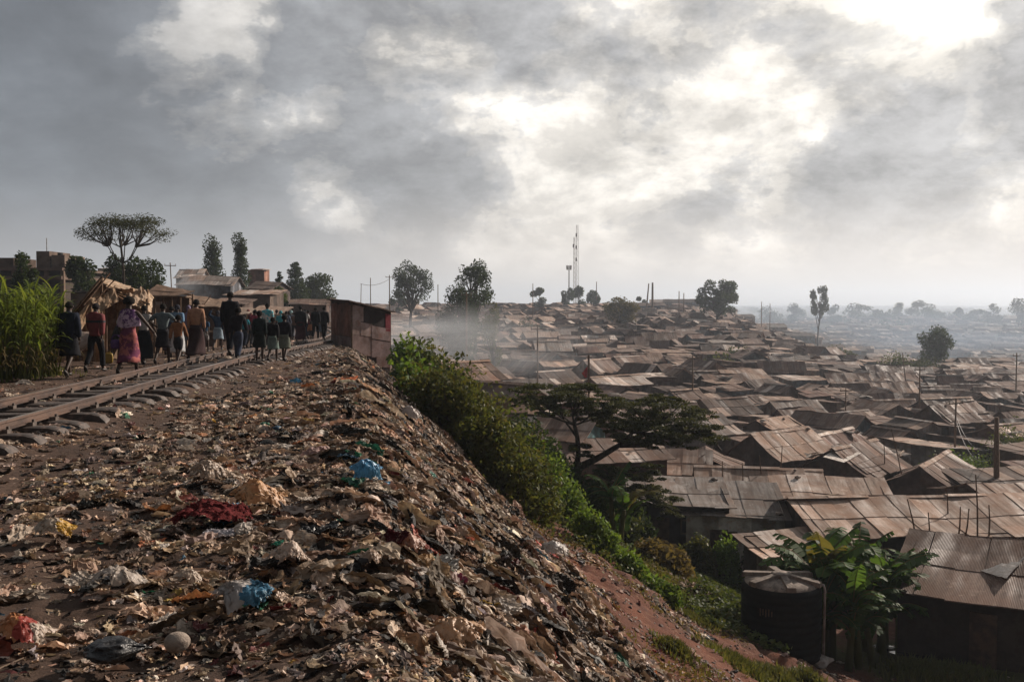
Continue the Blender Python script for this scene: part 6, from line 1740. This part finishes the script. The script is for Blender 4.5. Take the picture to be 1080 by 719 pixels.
def skirt_mesh(S, name, z_hem=.35, top='waist', flare=1.0, seed=1, pleat=.05):
    """lofted skirt or dress that follows both legs"""
    rg = np.random.default_rng(seed); seg = 28; n = 12
    zt = (S['pel'][2] + .06) if top == 'waist' else S['nb'][2] - .03
    th = np.arange(seg) * 2 * math.pi / seg; V = []
    def leg_at(q, z):
        h, k, a, t = S[q]; pts = [h, k, a]
        for p0, p1 in ((h, k), (k, a)):
            if p1[2] <= z <= p0[2]: return J(p0, p1, (p0[2] - z) / max(1e-6, p0[2] - p1[2]))
        return tuple(a) if z < a[2] else tuple(h)
    prof = {}
    for i in range(n + 1):
        t = i / n; z = zt + (z_hem - zt) * t
        if z > S['pel'][2] - .05:
            u = (z - S['pel'][2]) / (S['nb'][2] - S['pel'][2])
            cx, cyc = 0, np.interp(z, [S['pel'][2], S['che'][2], S['nb'][2]], [S['pel'][1], S['che'][1], S['nb'][1]])
            rx = np.interp(u, [-.1, 0, .35, .72, .9, 1.0], [.17, .165, .135, .185, .15, .09]); ry = np.interp(u, [-.1, 0, .35, .75, 1], [.14, .135, .11, .135, .085])
        else:
            a, b = leg_at('L', z), leg_at('R', z); cx = (a[0] + b[0]) / 2; cyc = (a[1] + b[1]) / 2
            d = (S['pel'][2] - z); rx = abs(a[0] - b[0]) / 2 + .095 + .07 * d * flare; ry = abs(a[1] - b[1]) / 2 + .10 + .06 * d * flare
            rx = max(rx, .165 + .03 * d * flare)
        w = pleat * sst(S['pel'][2] + .1, z_hem, z)
        k = 1 + w * (np.sin(th * 7 + seed + z * 1.5) * .6 + np.sin(th * 4 + seed * 2) * .5) + .012 * rg.normal(0, 1, seg)
        V.append(np.stack([cx + np.cos(th) * rx * k, cyc + np.sin(th) * ry * k, np.full(seg, z) + .02 * t * np.sin(th * 3 + seed)], 1))
    V = np.concatenate(V); f = []
    for i in range(n):
        for j in range(seg): f.append([(i + 1) * seg + j, (i + 1) * seg + (j + 1) % seg, i * seg + (j + 1) % seg, i * seg + j])
    mb = MB(); mb.add(V, f)
    for i in (0, n):
        idx = [i * seg + j for j in range(seg)]; mb.f.append(np.array([idx if i == 0 else idx[::-1]])); mb.c.append(np.ones((1, 3))); mb.m.append(np.zeros(1, np.int32))
    return mb.mesh(name, M['cloth'], True)

def hair_mesh(S, kind, child=False):
    v, f = ICO[3]; v = v.copy(); hr = 1.18 if child else 1.0
    c = S['hd'] + np.array([0, -.012, .035])
    r = {'short': (.088, .100, .098), 'afro': (.128, .13, .125), 'scarf': (.094, .108, .105), 'cap': (.091, .102, .095), 'bun': (.092, .105, .102)}[kind]
    v2 = v * np.array(r) * hr
    if kind == 'afro': v2 *= (1 + .07 * n3(v, 3.5, 3, 3))[:, None]
    elif kind != 'cap': v2 *= (1 + .03 * n3(v, 4.5, 3, 3))[:, None]
    # pull the cap up off the face and neck
    cutz = -.045 * hr; front = v2[:, 1] > .02
    v2[:, 2] = np.where(v2[:, 2] < cutz, cutz + (v2[:, 2] - cutz) * .25, v2[:, 2])
    v2[:, 1] = np.where(front & (v2[:, 2] < .03), v2[:, 1] * .45, v2[:, 1])
    mb = MB(); mb.add(v2 + c, f)
    if kind == 'bun': q, g = ICO[2]; mb.add(q * .05 + c + [0, -.09, .06], g)
    if kind == 'scarf': q, g = ICO[2]; mb.add(q * [.035, .03, .07] + c + [0, -.10, -.06], g)
    return mb.mesh('hair', M['hair'] if kind in ('short', 'afro', 'bun') else M['cloth'], True)

def shoe_mesh(S, q):
    h, k, a, t = S[q]; v, f = ICO[2]; d = np.array(t) - a; d /= np.linalg.norm(d)
    s = np.cross(d, [0, 0, 1.]); s /= np.linalg.norm(s); u = np.cross(s, d)
    c = a + d * .07 - u * .035
    w = v[:, 0:1] * .045 * s + v[:, 1:2] * .135 * d + np.clip(v[:, 2:3], -.55, 1) * .045 * u
    mb = MB(); mb.add(w + c, f); return mb.mesh('shoe', M['shoe'], True)

def shawl_mesh(S, seed=1, drop=.42):
    """cloth round the shoulders, hanging down the back"""
    n = 14; mb = MB(); u = np.linspace(-1, 1, n); t = np.linspace(0, 1, n); U, T = np.meshgrid(u, t, indexing='ij')
    a = U * 1.9; rx = .225 + .03 * T; ry = .16 + .03 * T
    x = np.sin(a) * rx; y = -np.cos(a) * ry + S['che'][1]; z = S['nb'][2] + .03 - T * drop * (1 - .25 * np.abs(U)) - .05 * U * U
    k = 1 - .32 * (1 - T) ** 2; x = x * k; y = (y - S['che'][1]) * k + S['che'][1]
    p = np.stack([x, y, z], -1).reshape(-1, 3); nrm = np.stack([np.sin(a), -np.cos(a), a * 0], -1).reshape(-1, 3)
    p = p + nrm * (.015 * n3(p, 14, seed, 2))[:, None]
    f = grid_faces(n, n); mb.add(p, f); mb.add(p - nrm * .012, f[:, ::-1]); return mb.mesh('shawl', M['cloth'], True)

_cache = {}
def cached(key, fn):
    if key not in _cache: _cache[key] = fn()
    return _cache[key]
_cm = {}
def cmat(col, kind='plain', col2=None):
    key = (tuple(col), kind, col2)
    if key in _cm: return _cm[key]
    nm = 'fabric_' + kind
    if kind == 'plain': m = surf(nm, col, tuple(c * .72 for c in col), 9, .93, spec=.12, bumps=.5, bscale=22, bdist=.012)
    elif kind == 'pattern': m = surf(nm, col, col2, 5, .93, c3=tuple(c * .35 for c in col), spec=.12, bumps=.4, bscale=22, bdist=.012, lo=.48, hi=.52)
    elif kind == 'band':
        m, nt, b = newmat(nm); tc = nt.nodes.new('ShaderNodeTexCoord'); sp = nt.nodes.new('ShaderNodeSeparateXYZ'); nt.links.new(tc.outputs['Object'], sp.inputs[0])
        r1 = node(nt, 'ShaderNodeMath', operation='SUBTRACT', i_1=1.24); nt.links.new(sp.outputs[2], r1.inputs[0])
        r2 = node(nt, 'ShaderNodeMath', operation='ABSOLUTE'); nt.links.new(r1.outputs[0], r2.inputs[0])
        r3 = node(nt, 'ShaderNodeMath', operation='LESS_THAN', i_1=.028); nt.links.new(r2.outputs[0], r3.inputs[0])
        nt.links.new(mix(nt, mix(nt, col, tuple(c * .7 for c in col), noise_fac(nt, 9)), col2, r3.outputs[0]), b.inputs['Base Color']); b.inputs['Roughness'].default_value = .9
    _cm[key] = m; return m

def person(label, px, py_feet, H_m, pose=('walk', 1, 'swing'), top=None, bottom=None, hair='short', hairmat=None, extra=(), turn=0, child=None, Yoverride=None, fingers=None, shoes=True, group='people walking along the railway track', zoff=0):
    child = H_m < 1.4 if child is None else child
    if Yoverride: g = XY(px, Yoverride)
    else:
        g = G(px, py_feet)
    if -5.75 - .08 * g.y - .2 < g.x < -4.68 - .08 * g.y + .2: g.z = float(RAILZ(g.y)) + .01
    g.z += zoff
    pk = (*pose, child); S = cached(('S',) + pk, lambda: make_pose(*pose))
    fingers = g.y < 34 if fingers is None else fingers
    root = empty('person', g, turn, label, 'person', group)
    sc = H_m / 1.76; root.scale = (sc, sc, sc)
    if child: root.scale = (sc * 1.02, sc * 1.02, sc)
    def part(name, me, mat=None):
        o = link(name, me, root)
        if mat is not None:
            if not me.materials: me.materials.append(mat)
            o.material_slots[0].link = 'OBJECT'; o.material_slots[0].material = mat
        return o
    part('body', cached(('body', fingers) + pk, lambda: body_mesh(S, 'body', fingers, child)))
    part('hair' if hair in ('short', 'afro', 'bun') else ('headscarf' if hair == 'scarf' else 'cap'), cached(('hair', hair) + pk, lambda: hair_mesh(S, hair, child)), hairmat or (M['hair'] if hair in ('short', 'afro', 'bun') else cmat((.2, .2, .22))))
    if top:
        kind, mt = top
        kw = {'jacket': dict(sleeve=1, grow=.03, hem=.02), 'coat': dict(sleeve=1, grow=.036, hem=.2, loose=1.08), 'shirt': dict(sleeve=.4, grow=.017), 'sweater': dict(sleeve=1, grow=.022), 'blouse': dict(sleeve=.6, grow=.02)}[kind]
        part(kind, cached(('top', kind) + pk, lambda: top_mesh(S, kind, **kw)), mt)
    if bottom:
        kind, mt = bottom
        if kind in ('trousers', 'shorts'): me = cached(('bot', kind) + pk, lambda: trouser_mesh(S, kind, 1.0 if kind == 'trousers' else .5))
        elif kind == 'long_skirt': me = cached(('bot', kind) + pk, lambda: skirt_mesh(S, 'long_skirt', .17, 'waist', 1.1, 3))
        elif kind == 'skirt': me = cached(('bot', kind) + pk, lambda: skirt_mesh(S, 'skirt', .48, 'waist', 1.2, 4))
        elif kind == 'dress': me = cached(('bot', kind) + pk, lambda: skirt_mesh(S, 'dress', .30, 'neck', .9, 5, .04))
        part(kind, me, mt)
    if 'shawl' in extra: part('shawl', cached(('shawl',) + pk, lambda: shawl_mesh(S)), cmat((.10, .045, .13), 'pattern', (.42, .30, .38)))
    if shoes:
        for q in ('L', 'R'): part('shoe', cached(('shoe', q) + pk, lambda: shoe_mesh(S, q)))
    return root, S, sc

BLK, NAVY, CHAR = (.014, .014, .017), (.018, .022, .036), (.035, .035, .038)
W1, W2 = ('walk', 1, 'swing'), ('walk', -1, 'swing')
p1, S1, s1 = person('person in loose dark navy coat and black skirt walking nearest the reeds', 73, 397, 1.66, ('walk', -1, 'down'), ('coat', cmat(NAVY)), ('skirt', cmat(BLK)), 'short')
person('person in maroon jacket with a dark band across the back and black trousers', 101, 392, 1.62, W1, ('jacket', cmat((.17, .028, .030), 'band', (.02, .018, .025))), ('trousers', cmat(BLK)), 'cap', cmat((.03, .025, .025)))
p3, S3, s3 = person('woman with bushy hair in long patterned pink and purple dress and shawl', 136, 396, 1.72, ('walk', 1, 'out'), None, ('dress', cmat((.36, .12, .11), 'pattern', (.13, .035, .075))), 'afro', None, ('shawl',))
person('trader bent forward in dark clothes and white head wrap, seated between two walkers', 119, 388, 1.5, ('sit', 1, 'carry'), ('sweater', cmat(CHAR)), ('trousers', cmat(BLK)), 'scarf', cmat((.5, .47, .44)), Yoverride=24.2, turn=-1.0, group='traders at the stalls')
person('person in pale top and black skirt just right of the woman in the patterned dress', 152, 384, 1.58, W2, ('shirt', cmat((.42, .40, .38))), ('long_skirt', cmat(BLK)), 'short')
person('person in grey-green shirt and dark skirt, seen from behind beside the rail', 172, 384, 1.62, ('walk', 1, 'hip'), ('shirt', cmat((.12, .15, .16))), ('skirt', cmat((.022, .02, .024))), 'short')
person('person in light blue blouse half hidden behind the boy in the rust-brown sweater', 187, 376, 1.68, W1, ('blouse', cmat((.16, .27, .40))), ('long_skirt', cmat((.42, .42, .42))), 'scarf', cmat((.03, .03, .04)))
person('boy in rust-brown sweater and dark shorts stepping between the rails', 188, 385, 1.28, W2, ('sweater', cmat((.26, .12, .06))), ('shorts', cmat(CHAR)), 'short')
person('tall person in tan top and ankle-length dark brown skirt', 207, 380, 1.78, ('walk', 1, 'down'), ('sweater', cmat((.40, .22, .14))), ('long_skirt', cmat((.045, .025, .025))), 'short')
person('child in blue top and pale shorts beside the tall person in tan top', 216, 371, 1.32, W1, ('shirt', cmat((.03, .07, .13))), ('shorts', cmat((.34, .33, .32))), 'short')
person('woman in dark blue top and light blue skirt with one arm raised', 230, 369, 1.55, ('walk', 1, 'up'), ('sweater', cmat((.03, .055, .10))), ('skirt', cmat((.26, .33, .38))), 'scarf', cmat((.04, .04, .05)))
person('big man dressed all in black walking on the sleepers', 243, 378, 1.80, ('walk', -1, 'down'), ('coat', cmat(BLK)), ('trousers', cmat((.012, .013, .018))), 'short')
person('boy in dark top tied with white cloth at the waist and blue jeans', 251, 384, 1.33, W2, ('sweater', cmat((.022, .02, .024))), ('trousers', cmat((.05, .06, .09))), 'short')
person('child in dark green-black sweater and short dark skirt', 274, 381, 1.28, ('stand', 1, 'down'), ('sweater', cmat((.02, .03, .03))), ('skirt', cmat((.02, .025, .022))), 'short')
person('girl in black sweater and pale green skirt, left of the other green skirt', 288, 381, 1.18, W1, ('sweater', cmat(BLK)), ('skirt', cmat((.15, .20, .18))), 'short')
person('girl in dark jumper and longer grey-green skirt, right of the pair', 300, 381, 1.30, ('walk', -1, 'down'), ('sweater', cmat((.02, .018, .025))), ('skirt', cmat((.14, .15, .12))), 'short')
person('woman in white and turquoise top behind the child in dark green-black', 282, 370, 1.60, ('walk', 1, 'down'), ('blouse', cmat((.10, .40, .45), 'pattern', (.55, .52, .50))), ('long_skirt', cmat(CHAR)), 'short')
person('person in rose red top in the middle of the crowd', 269, 367, 1.62, W1, ('shirt', cmat((.30, .05, .08))), ('trousers', cmat(CHAR)), 'short')
person('child in teal blue top left of the person in rose red', 258, 368, 1.42, W2, ('shirt', cmat((.03, .22, .27))), ('trousers', cmat(NAVY)), 'short')
person('child in purple top between the teal and rose red tops', 264, 366, 1.35, W1, ('sweater', cmat((.16, .08, .16))), ('trousers', cmat(CHAR)), 'short')
person('woman in charcoal coat and long maroon skirt walking apart on the right', 317, 363, 1.66, ('walk', 1, 'down'), ('coat', cmat((.035, .035, .038))), ('long_skirt', cmat((.065, .025, .03))), 'short')
person('person in black coat, left of the two in black beside the shack', 333, 362, 1.66, W1, ('coat', cmat(BLK)), ('trousers', cmat(BLK)), 'short')
person('person in black suit nearest the shack wall', 342, 362, 1.68, ('walk', -1, 'down'), ('coat', cmat((.017, .016, .018))), ('trousers', cmat(BLK)), 'short')
person('child in orange top between the charcoal coat and the black coat', 328, 361, 1.1, W2, ('sweater', cmat((.38, .17, .09))), ('shorts', cmat(CHAR)), 'short')
person('person with pale turquoise headscarf far back in the crowd', 307, 358, 1.66, W1, ('shirt', cmat((.12, .16, .20))), ('long_skirt', cmat((.10, .10, .12))), 'scarf', cmat((.30, .45, .46)))
person('person in grey-blue jacket left of the turquoise headscarf', 302, 359, 1.62, W2, ('jacket', cmat((.09, .11, .15))), ('trousers', cmat(CHAR)), 'short')
rgp = np.random.default_rng(42)
BG = [(248, 362, 'dusty white', (.45, .42, .40), 'shirt'), (275, 360, 'pink', (.40, .18, .20), 'blouse'), (292, 359, 'beige', (.36, .27, .20), 'jacket'), (296, 362, 'turquoise', (.06, .32, .36), 'shirt'), (311, 358, 'brown', (.14, .08, .06), 'jacket'), (322, 358, 'white', (.50, .48, .46), 'shirt'), (262, 359, 'dark red', (.20, .04, .04), 'sweater'), (285, 358, 'cream', (.45, .38, .31), 'blouse'), (254, 359, 'grey', (.16, .16, .17), 'jacket'), (315, 357, 'olive', (.10, .10, .06), 'coat'), (337, 358, 'tan', (.33, .22, .15), 'jacket'), (238, 362, 'pale green', (.20, .30, .24), 'blouse'), (268, 358, 'navy', (.03, .04, .08), 'coat'), (325, 357, 'maroon', (.12, .03, .04), 'coat'), (280, 357, 'black', (.02, .02, .02), 'coat'), (222, 364, 'khaki', (.25, .19, .12), 'shirt'), (305, 357, 'grey-brown', (.17, .13, .11), 'sweater'), (330, 357, 'blue', (.05, .10, .22), 'sweater'), (199, 372, 'light purple', (.25, .20, .30), 'shirt'), (181, 374, 'dark blue', (.03, .04, .09), 'sweater')]
for i, (px, py, cn, c, kd) in enumerate(BG):
    place = 'near the stalls' if px < 245 else 'far back in the left half of the crowd' if px < 290 else 'far back in the crowd toward the shack'
    person(f'person in {cn} {kd} {place}', px, py, float(rgp.uniform(1.52, 1.72)), [W1, W2, ('stand', 1, 'down'), ('walk', 1, 'down')][i % 4], (kd, cmat(c)), [('trousers', cmat(CHAR)), ('long_skirt', cmat((.06, .04, .05))), ('skirt', cmat((.10, .12, .15))), ('trousers', cmat(NAVY))][(i * 3) % 4], 'short' if i % 3 else 'scarf', None if i % 3 else cmat(tuple(x * .8 for x in c)))
person('person in red top standing among the roofs below the thorn tree crown', 762, 470, 1.7, ('stand', 1, 'down'), ('shirt', cmat((.5, .05, .05))), ('trousers', cmat(NAVY)), 'short', Yoverride=57.5, group='people down in the settlement')
person('person in white shirt standing in the alley beside the brown-roofed house', 843, 490, 1.7, ('stand', 1, 'down'), ('shirt', cmat((.5, .48, .46))), ('trousers', cmat(CHAR)), 'short', Yoverride=52.5, group='people down in the settlement')
person('person in dark clothes beside the one in red among the roofs', 768, 470, 1.65, W1, ('sweater', cmat((.45, .43, .45))), ('trousers', cmat(BLK)), 'short', Yoverride=58.5, group='people down in the settlement')

def handbag(label, at, size, col, root_rot=0, strap=.35):
    root = empty('handbag', at, root_rot, label, 'bag'); mb = MB(); v, f = ICO[3]
    v = np.sign(v) * np.abs(v) ** .6 * np.array(size); mb.add(v, f); mb.build('bag_body', cmat(col), root, True)
    t = np.linspace(0, math.pi, 10); mb = MB(); mb.tube([(math.cos(a) * size[0] * .8, 0, size[2] * .8 + math.sin(a) * strap) for a in t], .012, 5); mb.build('strap', cmat(col), root, True)
h = p1.location; handbag('black handbag hanging at the side of the person in the navy coat', (h.x - .30, h.y - .02, h.z + .70), (.15, .07, .13), BLK, .2, .30)
h = p3.location
PROTO_left = [o for o in PROTO.objects]
COL.children.unlink(PROTO); bpy.data.collections.remove(PROTO)

# white cloth tied at the waist of the boy: part of what he wears is in his label; a small sling bag for the woman
handbag('purple patterned bundle held low by the woman with bushy hair', (h.x - .27, h.y + .02, h.z + .66), (.11, .09, .10), (.10, .05, .15), .3, .12)
# ------------------------------------------------------------------ smoke over the settlement
def smoke(name, label, c, size, dens, seed, rz=0, vc=(.82, .87, .93)):
    m = bpy.data.materials.new('smoke_air'); m.use_nodes = True; nt = m.node_tree; nt.nodes.clear()
    o = nt.nodes.new('ShaderNodeOutputMaterial'); v = nt.nodes.new('ShaderNodeVolumePrincipled')
    v.inputs['Color'].default_value = (*vc, 1); v.inputs['Anisotropy'].default_value = .3
    tc = nt.nodes.new('ShaderNodeTexCoord')
    n = node(nt, 'ShaderNodeTexNoise', i_Scale=1.7, i_Detail=3.0, i_Roughness=.6, i_Distortion=.6); mp = node(nt, 'ShaderNodeMapping'); mp.inputs['Location'].default_value = (seed, 0, seed * 2)
    nt.links.new(tc.outputs['Object'], mp.inputs[0]); nt.links.new(mp.outputs[0], n.inputs[0])
    ln = node(nt, 'ShaderNodeVectorMath', operation='LENGTH'); nt.links.new(tc.outputs['Object'], ln.inputs[0])
    fall = node(nt, 'ShaderNodeMapRange', interpolation_type='SMOOTHSTEP'); fall.inputs[1].default_value = .98; fall.inputs[2].default_value = .1; nt.links.new(ln.outputs['Value'], fall.inputs[0])
    nr = node(nt, 'ShaderNodeMapRange'); nr.inputs[1].default_value = .38; nr.inputs[2].default_value = .68; nt.links.new(n.outputs[0], nr.inputs[0])
    mu = node(nt, 'ShaderNodeMath', operation='MULTIPLY'); nt.links.new(fall.outputs[0], mu.inputs[0]); nt.links.new(nr.outputs[0], mu.inputs[1])
    m2 = node(nt, 'ShaderNodeMath', operation='MULTIPLY', i_1=dens); nt.links.new(mu.outputs[0], m2.inputs[0]); nt.links.new(m2.outputs[0], v.inputs['Density'])
    nt.links.new(v.outputs[0], o.inputs['Volume'])
    mb = MB(); mb.add(*ICO[3]); ob = mb.build(name, m, None, True, tuple(c), rz); ob.scale = size
    tag(ob, label, 'smoke', kind='stuff')
smoke('smoke', 'thin white smoke drifting over the roofs right of the crest shack', P(490, 370, 78), (17, 7, 3.6), .085, 1.3, .1)
smoke('smoke', 'blue-grey smoke lying along the slope below the spreading tree', P(450, 350, 104), (17, 8, 4), .09, 4.1)
smoke('smoke', 'faint smoke rising in front of the grey gabled house', P(196, 304, 88), (3.2, 2.5, 2.6), .16, 7.7)
smoke('smoke', 'bluish smoke bank over the far valley', P(1010, 356, 600), (300, 170, 26), .0062, 2.2, 0, (.30, .39, .52))
smoke('smoke', 'smoke lying beyond the end of the ridge', P(900, 334, 800), (260, 120, 24), .005, 5.2, 0, (.36, .46, .60))
# ------------------------------------------------------------------ sky, sun, haze, camera
SUND = Vector((math.sin(SUN_AZ) * math.cos(SUN_EL), math.cos(SUN_AZ) * math.cos(SUN_EL), math.sin(SUN_EL)))
def build_world():
    w = bpy.data.worlds.new('World'); SC.world = w; w.use_nodes = True
    nt = w.node_tree; bg = nt.nodes['Background']
    L = nt.links.new
    def vm(op, a, b=None, **k):
        n = nt.nodes.new('ShaderNodeVectorMath'); n.operation = op
        for i, v in enumerate((a, b)):
            if v is None: continue
            if hasattr(v, 'links'): L(v, n.inputs[i])
            else: n.inputs[i].default_value = v
        return n
    def mt(op, a, b=None, c=None, clamp=False):
        n = nt.nodes.new('ShaderNodeMath'); n.operation = op; n.use_clamp = clamp
        for i, v in enumerate((a, b, c)):
            if v is None: continue
            if hasattr(v, 'links'): L(v, n.inputs[i])
            else: n.inputs[i].default_value = v
        return n.outputs[0]
    def mr(x, a, b, c=0., d=1., smooth=True):
        n = nt.nodes.new('ShaderNodeMapRange'); n.interpolation_type = 'SMOOTHSTEP' if smooth else 'LINEAR'
        L(x, n.inputs[0])
        for i, v in enumerate((a, b, c, d)): n.inputs[i + 1].default_value = v
        return n.outputs[0]
    tc = nt.nodes.new('ShaderNodeTexCoord')
    D = vm('NORMALIZE', tc.outputs['Generated']).outputs[0]
    sp = nt.nodes.new('ShaderNodeSeparateXYZ'); L(D, sp.inputs[0])
    x, y, z = sp.outputs
    zz = mt('ADD', mt('MAXIMUM', z, 0.0), .55)
    cb = nt.nodes.new('ShaderNodeCombineXYZ'); L(mt('DIVIDE', x, zz), cb.inputs[0]); L(mt('DIVIDE', y, zz), cb.inputs[1]); L(mt('MULTIPLY', z, 1.2), cb.inputs[2])
    def noise(vec, sc, det, rough, dist, off=(0, 0, 0)):
        a = vm('ADD', vec, off).outputs[0]
        n = nt.nodes.new('ShaderNodeTexNoise'); L(a, n.inputs['Vector'])
        n.inputs['Scale'].default_value = sc; n.inputs['Detail'].default_value = det
        n.inputs['Roughness'].default_value = rough; n.inputs['Distortion'].default_value = dist
        return n.outputs[0]
    nA = noise(cb.outputs[0], 1.9, 3, .5, .3, (2.3, 5.1, 0))
    nB = noise(cb.outputs[0], 5.2, 12, .62, .12, (7.7, 1.4, 0))
    sunoff = (.035 * math.sin(SUN_AZ), .035 * math.cos(SUN_AZ), .02)
    nB2 = noise(cb.outputs[0], 5.2, 12, .62, .12, (7.7 + sunoff[0], 1.4 + sunoff[1], sunoff[2]))
    nC = noise(cb.outputs[0], 14, 6, .6, .2, (1.1, .2, .4))
    thick = mt('ADD', mt('MULTIPLY', nA, 1.0), mt('MULTIPLY', nB, 1.8))
    thick = mt('ADD', thick, mt('MULTIPLY', nC, .18))
    # heavier cloud to the left of the sun, thinner round it
    wn = nt.nodes.new('ShaderNodeTexNoise'); L(D, wn.inputs['Vector']); wn.inputs['Scale'].default_value = 4.5; wn.inputs['Detail'].default_value = 6; wn.inputs['Roughness'].default_value = .6
    wv = vm('SUBTRACT', wn.outputs[1], (.5, .5, .5)).outputs[0]; ws = vm('SCALE', wv); ws.inputs['Scale'].default_value = .28
    DW = vm('NORMALIZE', vm('ADD', D, ws.outputs[0]).outputs[0]).outputs[0]
    def blob(az, el, wdt, amp):
        az, el = R(az), R(el)
        d = (math.sin(az) * math.cos(el), math.cos(az) * math.cos(el), math.sin(el))
        dt = vm('DOT_PRODUCT', DW, d).outputs['Value']
        return mt('MULTIPLY', mr(dt, math.cos(R(wdt)), 1.0), amp)
    bias = None
    for b_ in BLOBS:
        v = blob(*b_); bias = v if bias is None else mt('ADD', bias, v)
    thick = mt('ADD', thick, bias)
    T = mt('ADD', mt('MULTIPLY', mr(thick, CLOUD_LO, CLOUD_HI), .62), mt('ADD', mt('MULTIPLY', mr(thick, 1.37, 1.45), .24), mt('MULTIPLY', mr(thick, 1.56, 1.63), .14)))
    rim = mt('MULTIPLY', mt('SUBTRACT', nB, nB2), 5.0)
    rim = mt('MAXIMUM', mt('MINIMUM', rim, .6), -.35)
    sd = vm('DOT_PRODUCT', D, (math.sin(R(23.5)) * math.cos(R(19.5)), math.cos(R(23.5)) * math.cos(R(19.5)), math.sin(R(19.5)))).outputs['Value']
    prox = mr(sd, .62, 1.0)
    core = mt('POWER', mr(sd, .988, 1.0), 1.6)
    bright = mix(nt, (.38, .38, .385), (.90, .845, .765), prox)
    dark = mix(nt, (.158, .174, .197), (.40, .395, .395), mt('POWER', prox, 1.4))
    cloud = mix(nt, bright, dark, T)
    cs = vm('SCALE', cloud); L(mt('ADD', 1.0, mt('MULTIPLY', rim, mt('ADD', .25, mt('MULTIPLY', prox, .5)))), cs.inputs['Scale'])
    tex = vm('SCALE', cs.outputs[0]); L(mt('ADD', 1.0, mt('MULTIPLY', mt('SUBTRACT', .5, nB), 1.5)), tex.inputs['Scale'])
    tex2 = vm('SCALE', tex.outputs[0]); L(mt('ADD', 1.0, mt('MULTIPLY', mt('SUBTRACT', .5, nC), .5)), tex2.inputs['Scale'])
    cloud = tex2.outputs[0]
    thin = mt('SUBTRACT', 1.0, mt('MULTIPLY', T, .75))
    cloud = mix(nt, cloud, (1.25, 1.18, 1.05), mt('MULTIPLY', core, thin))
    # low band of pale air at the horizon
    hz = mix(nt, (.42, .42, .43), (.82, .73, .64), mr(sd, .70, .93))
    cloud = mix(nt, cloud, hz, mr(z, .13, -.01))
    back = vm('SCALE', cloud); L(mr(sd, -.1, .58, .42, 1.0), back.inputs['Scale']); cloud = back.outputs[0]  # unseen sky behind the camera dimmed on purpose, to cut fill light
    sky = nt.nodes.new('ShaderNodeTexSky'); sky.sky_type = 'NISHITA'; sky.sun_disc = False
    sky.sun_elevation = SUN_EL; sky.sun_rotation = SUN_AZ; sky.air_density = 1.2; sky.dust_density = 2.0
    k = vm('SCALE', cloud); k.inputs['Scale'].default_value = 10 * SKYGAIN
    cover = mt('MAXIMUM', mr(thick, CLOUD_LO - .55, CLOUD_LO - .2), mr(z, .16, .05))
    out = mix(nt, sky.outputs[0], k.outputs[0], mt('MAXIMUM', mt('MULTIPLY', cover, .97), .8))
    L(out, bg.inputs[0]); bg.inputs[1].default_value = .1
    w.cycles_visibility.camera = True
BLOBS = [(-24, 13, 24, .40), (-27, 7, 12, .10), (-6, 14, 12, .20), (-19, 12.5, 6.0, -.34), (-12, 8, 6, -.24), (-17, 16.5, 3.5, -.18), (-5, 15, 5, -.2), (23.5, 20.5, 7, -.5), (10, 11, 13, -.20), (3.4, 14.5, 6, .26), (8.5, 6, 5, .26), (12, 8.2, 3, .14), (23, 6.5, 6.5, .30), (30, 11, 4.5, .40), (29, 15, 3.5, .30), (17, 14, 3.5, .14), (2, 3, 9, -.16), (15, 3, 5, -.12), (-20, 3, 9, -.12)]
CLOUD_LO, CLOUD_HI, SKYGAIN = 1.24, 1.62, .95
build_world()

sl = bpy.data.lights.new('sun', 'SUN'); sl.energy = 5.0; sl.angle = R(.6); sl.color = (1.0, .87, .75)
so = bpy.data.objects.new('sun', sl); COL.objects.link(so)
so.rotation_euler = (-SUND).to_track_quat('-Z', 'Y').to_euler(); so.location = SUND * 60

def build_haze():
    mb = MB(); mb.box((0, 2700, 30), (6400, 6700, 130))
    m = bpy.data.materials.new('haze_air'); m.use_nodes = True; nt = m.node_tree; nt.nodes.clear()
    o = nt.nodes.new('ShaderNodeOutputMaterial'); v = nt.nodes.new('ShaderNodeVolumePrincipled')
    v.inputs['Color'].default_value = (.72, .81, .93, 1); v.inputs['Density'].default_value = .00038
    v.inputs['Anisotropy'].default_value = .35
    nt.links.new(v.outputs[0], o.inputs['Volume'])
    h = mb.build('haze', m); tag(h, kind='stuff')
build_haze()

cam = bpy.data.cameras.new('camera'); co = bpy.data.objects.new('camera', cam); COL.objects.link(co)
cam.sensor_width = 36; cam.lens = 36 * F / 1080; cam.clip_start = .05; cam.clip_end = 9000
co.location = (0, 0, CAMZ); co.rotation_euler = (math.pi / 2 - PITCH, 0, 0)
SC.camera = co
SC.view_settings.view_transform = 'Standard'; SC.view_settings.look = 'None'; SC.view_settings.gamma = 1; SC.view_settings.exposure = .25
SC.render.engine = 'CYCLES'
cy = SC.cycles
cy.max_bounces = 6; cy.diffuse_bounces = 3; cy.glossy_bounces = 2; cy.transmission_bounces = 4; cy.transparent_max_bounces = 8; cy.volume_bounces = 1
cy.use_denoising = True
cy.volume_step_rate = 2.0; cy.volume_max_steps = 128
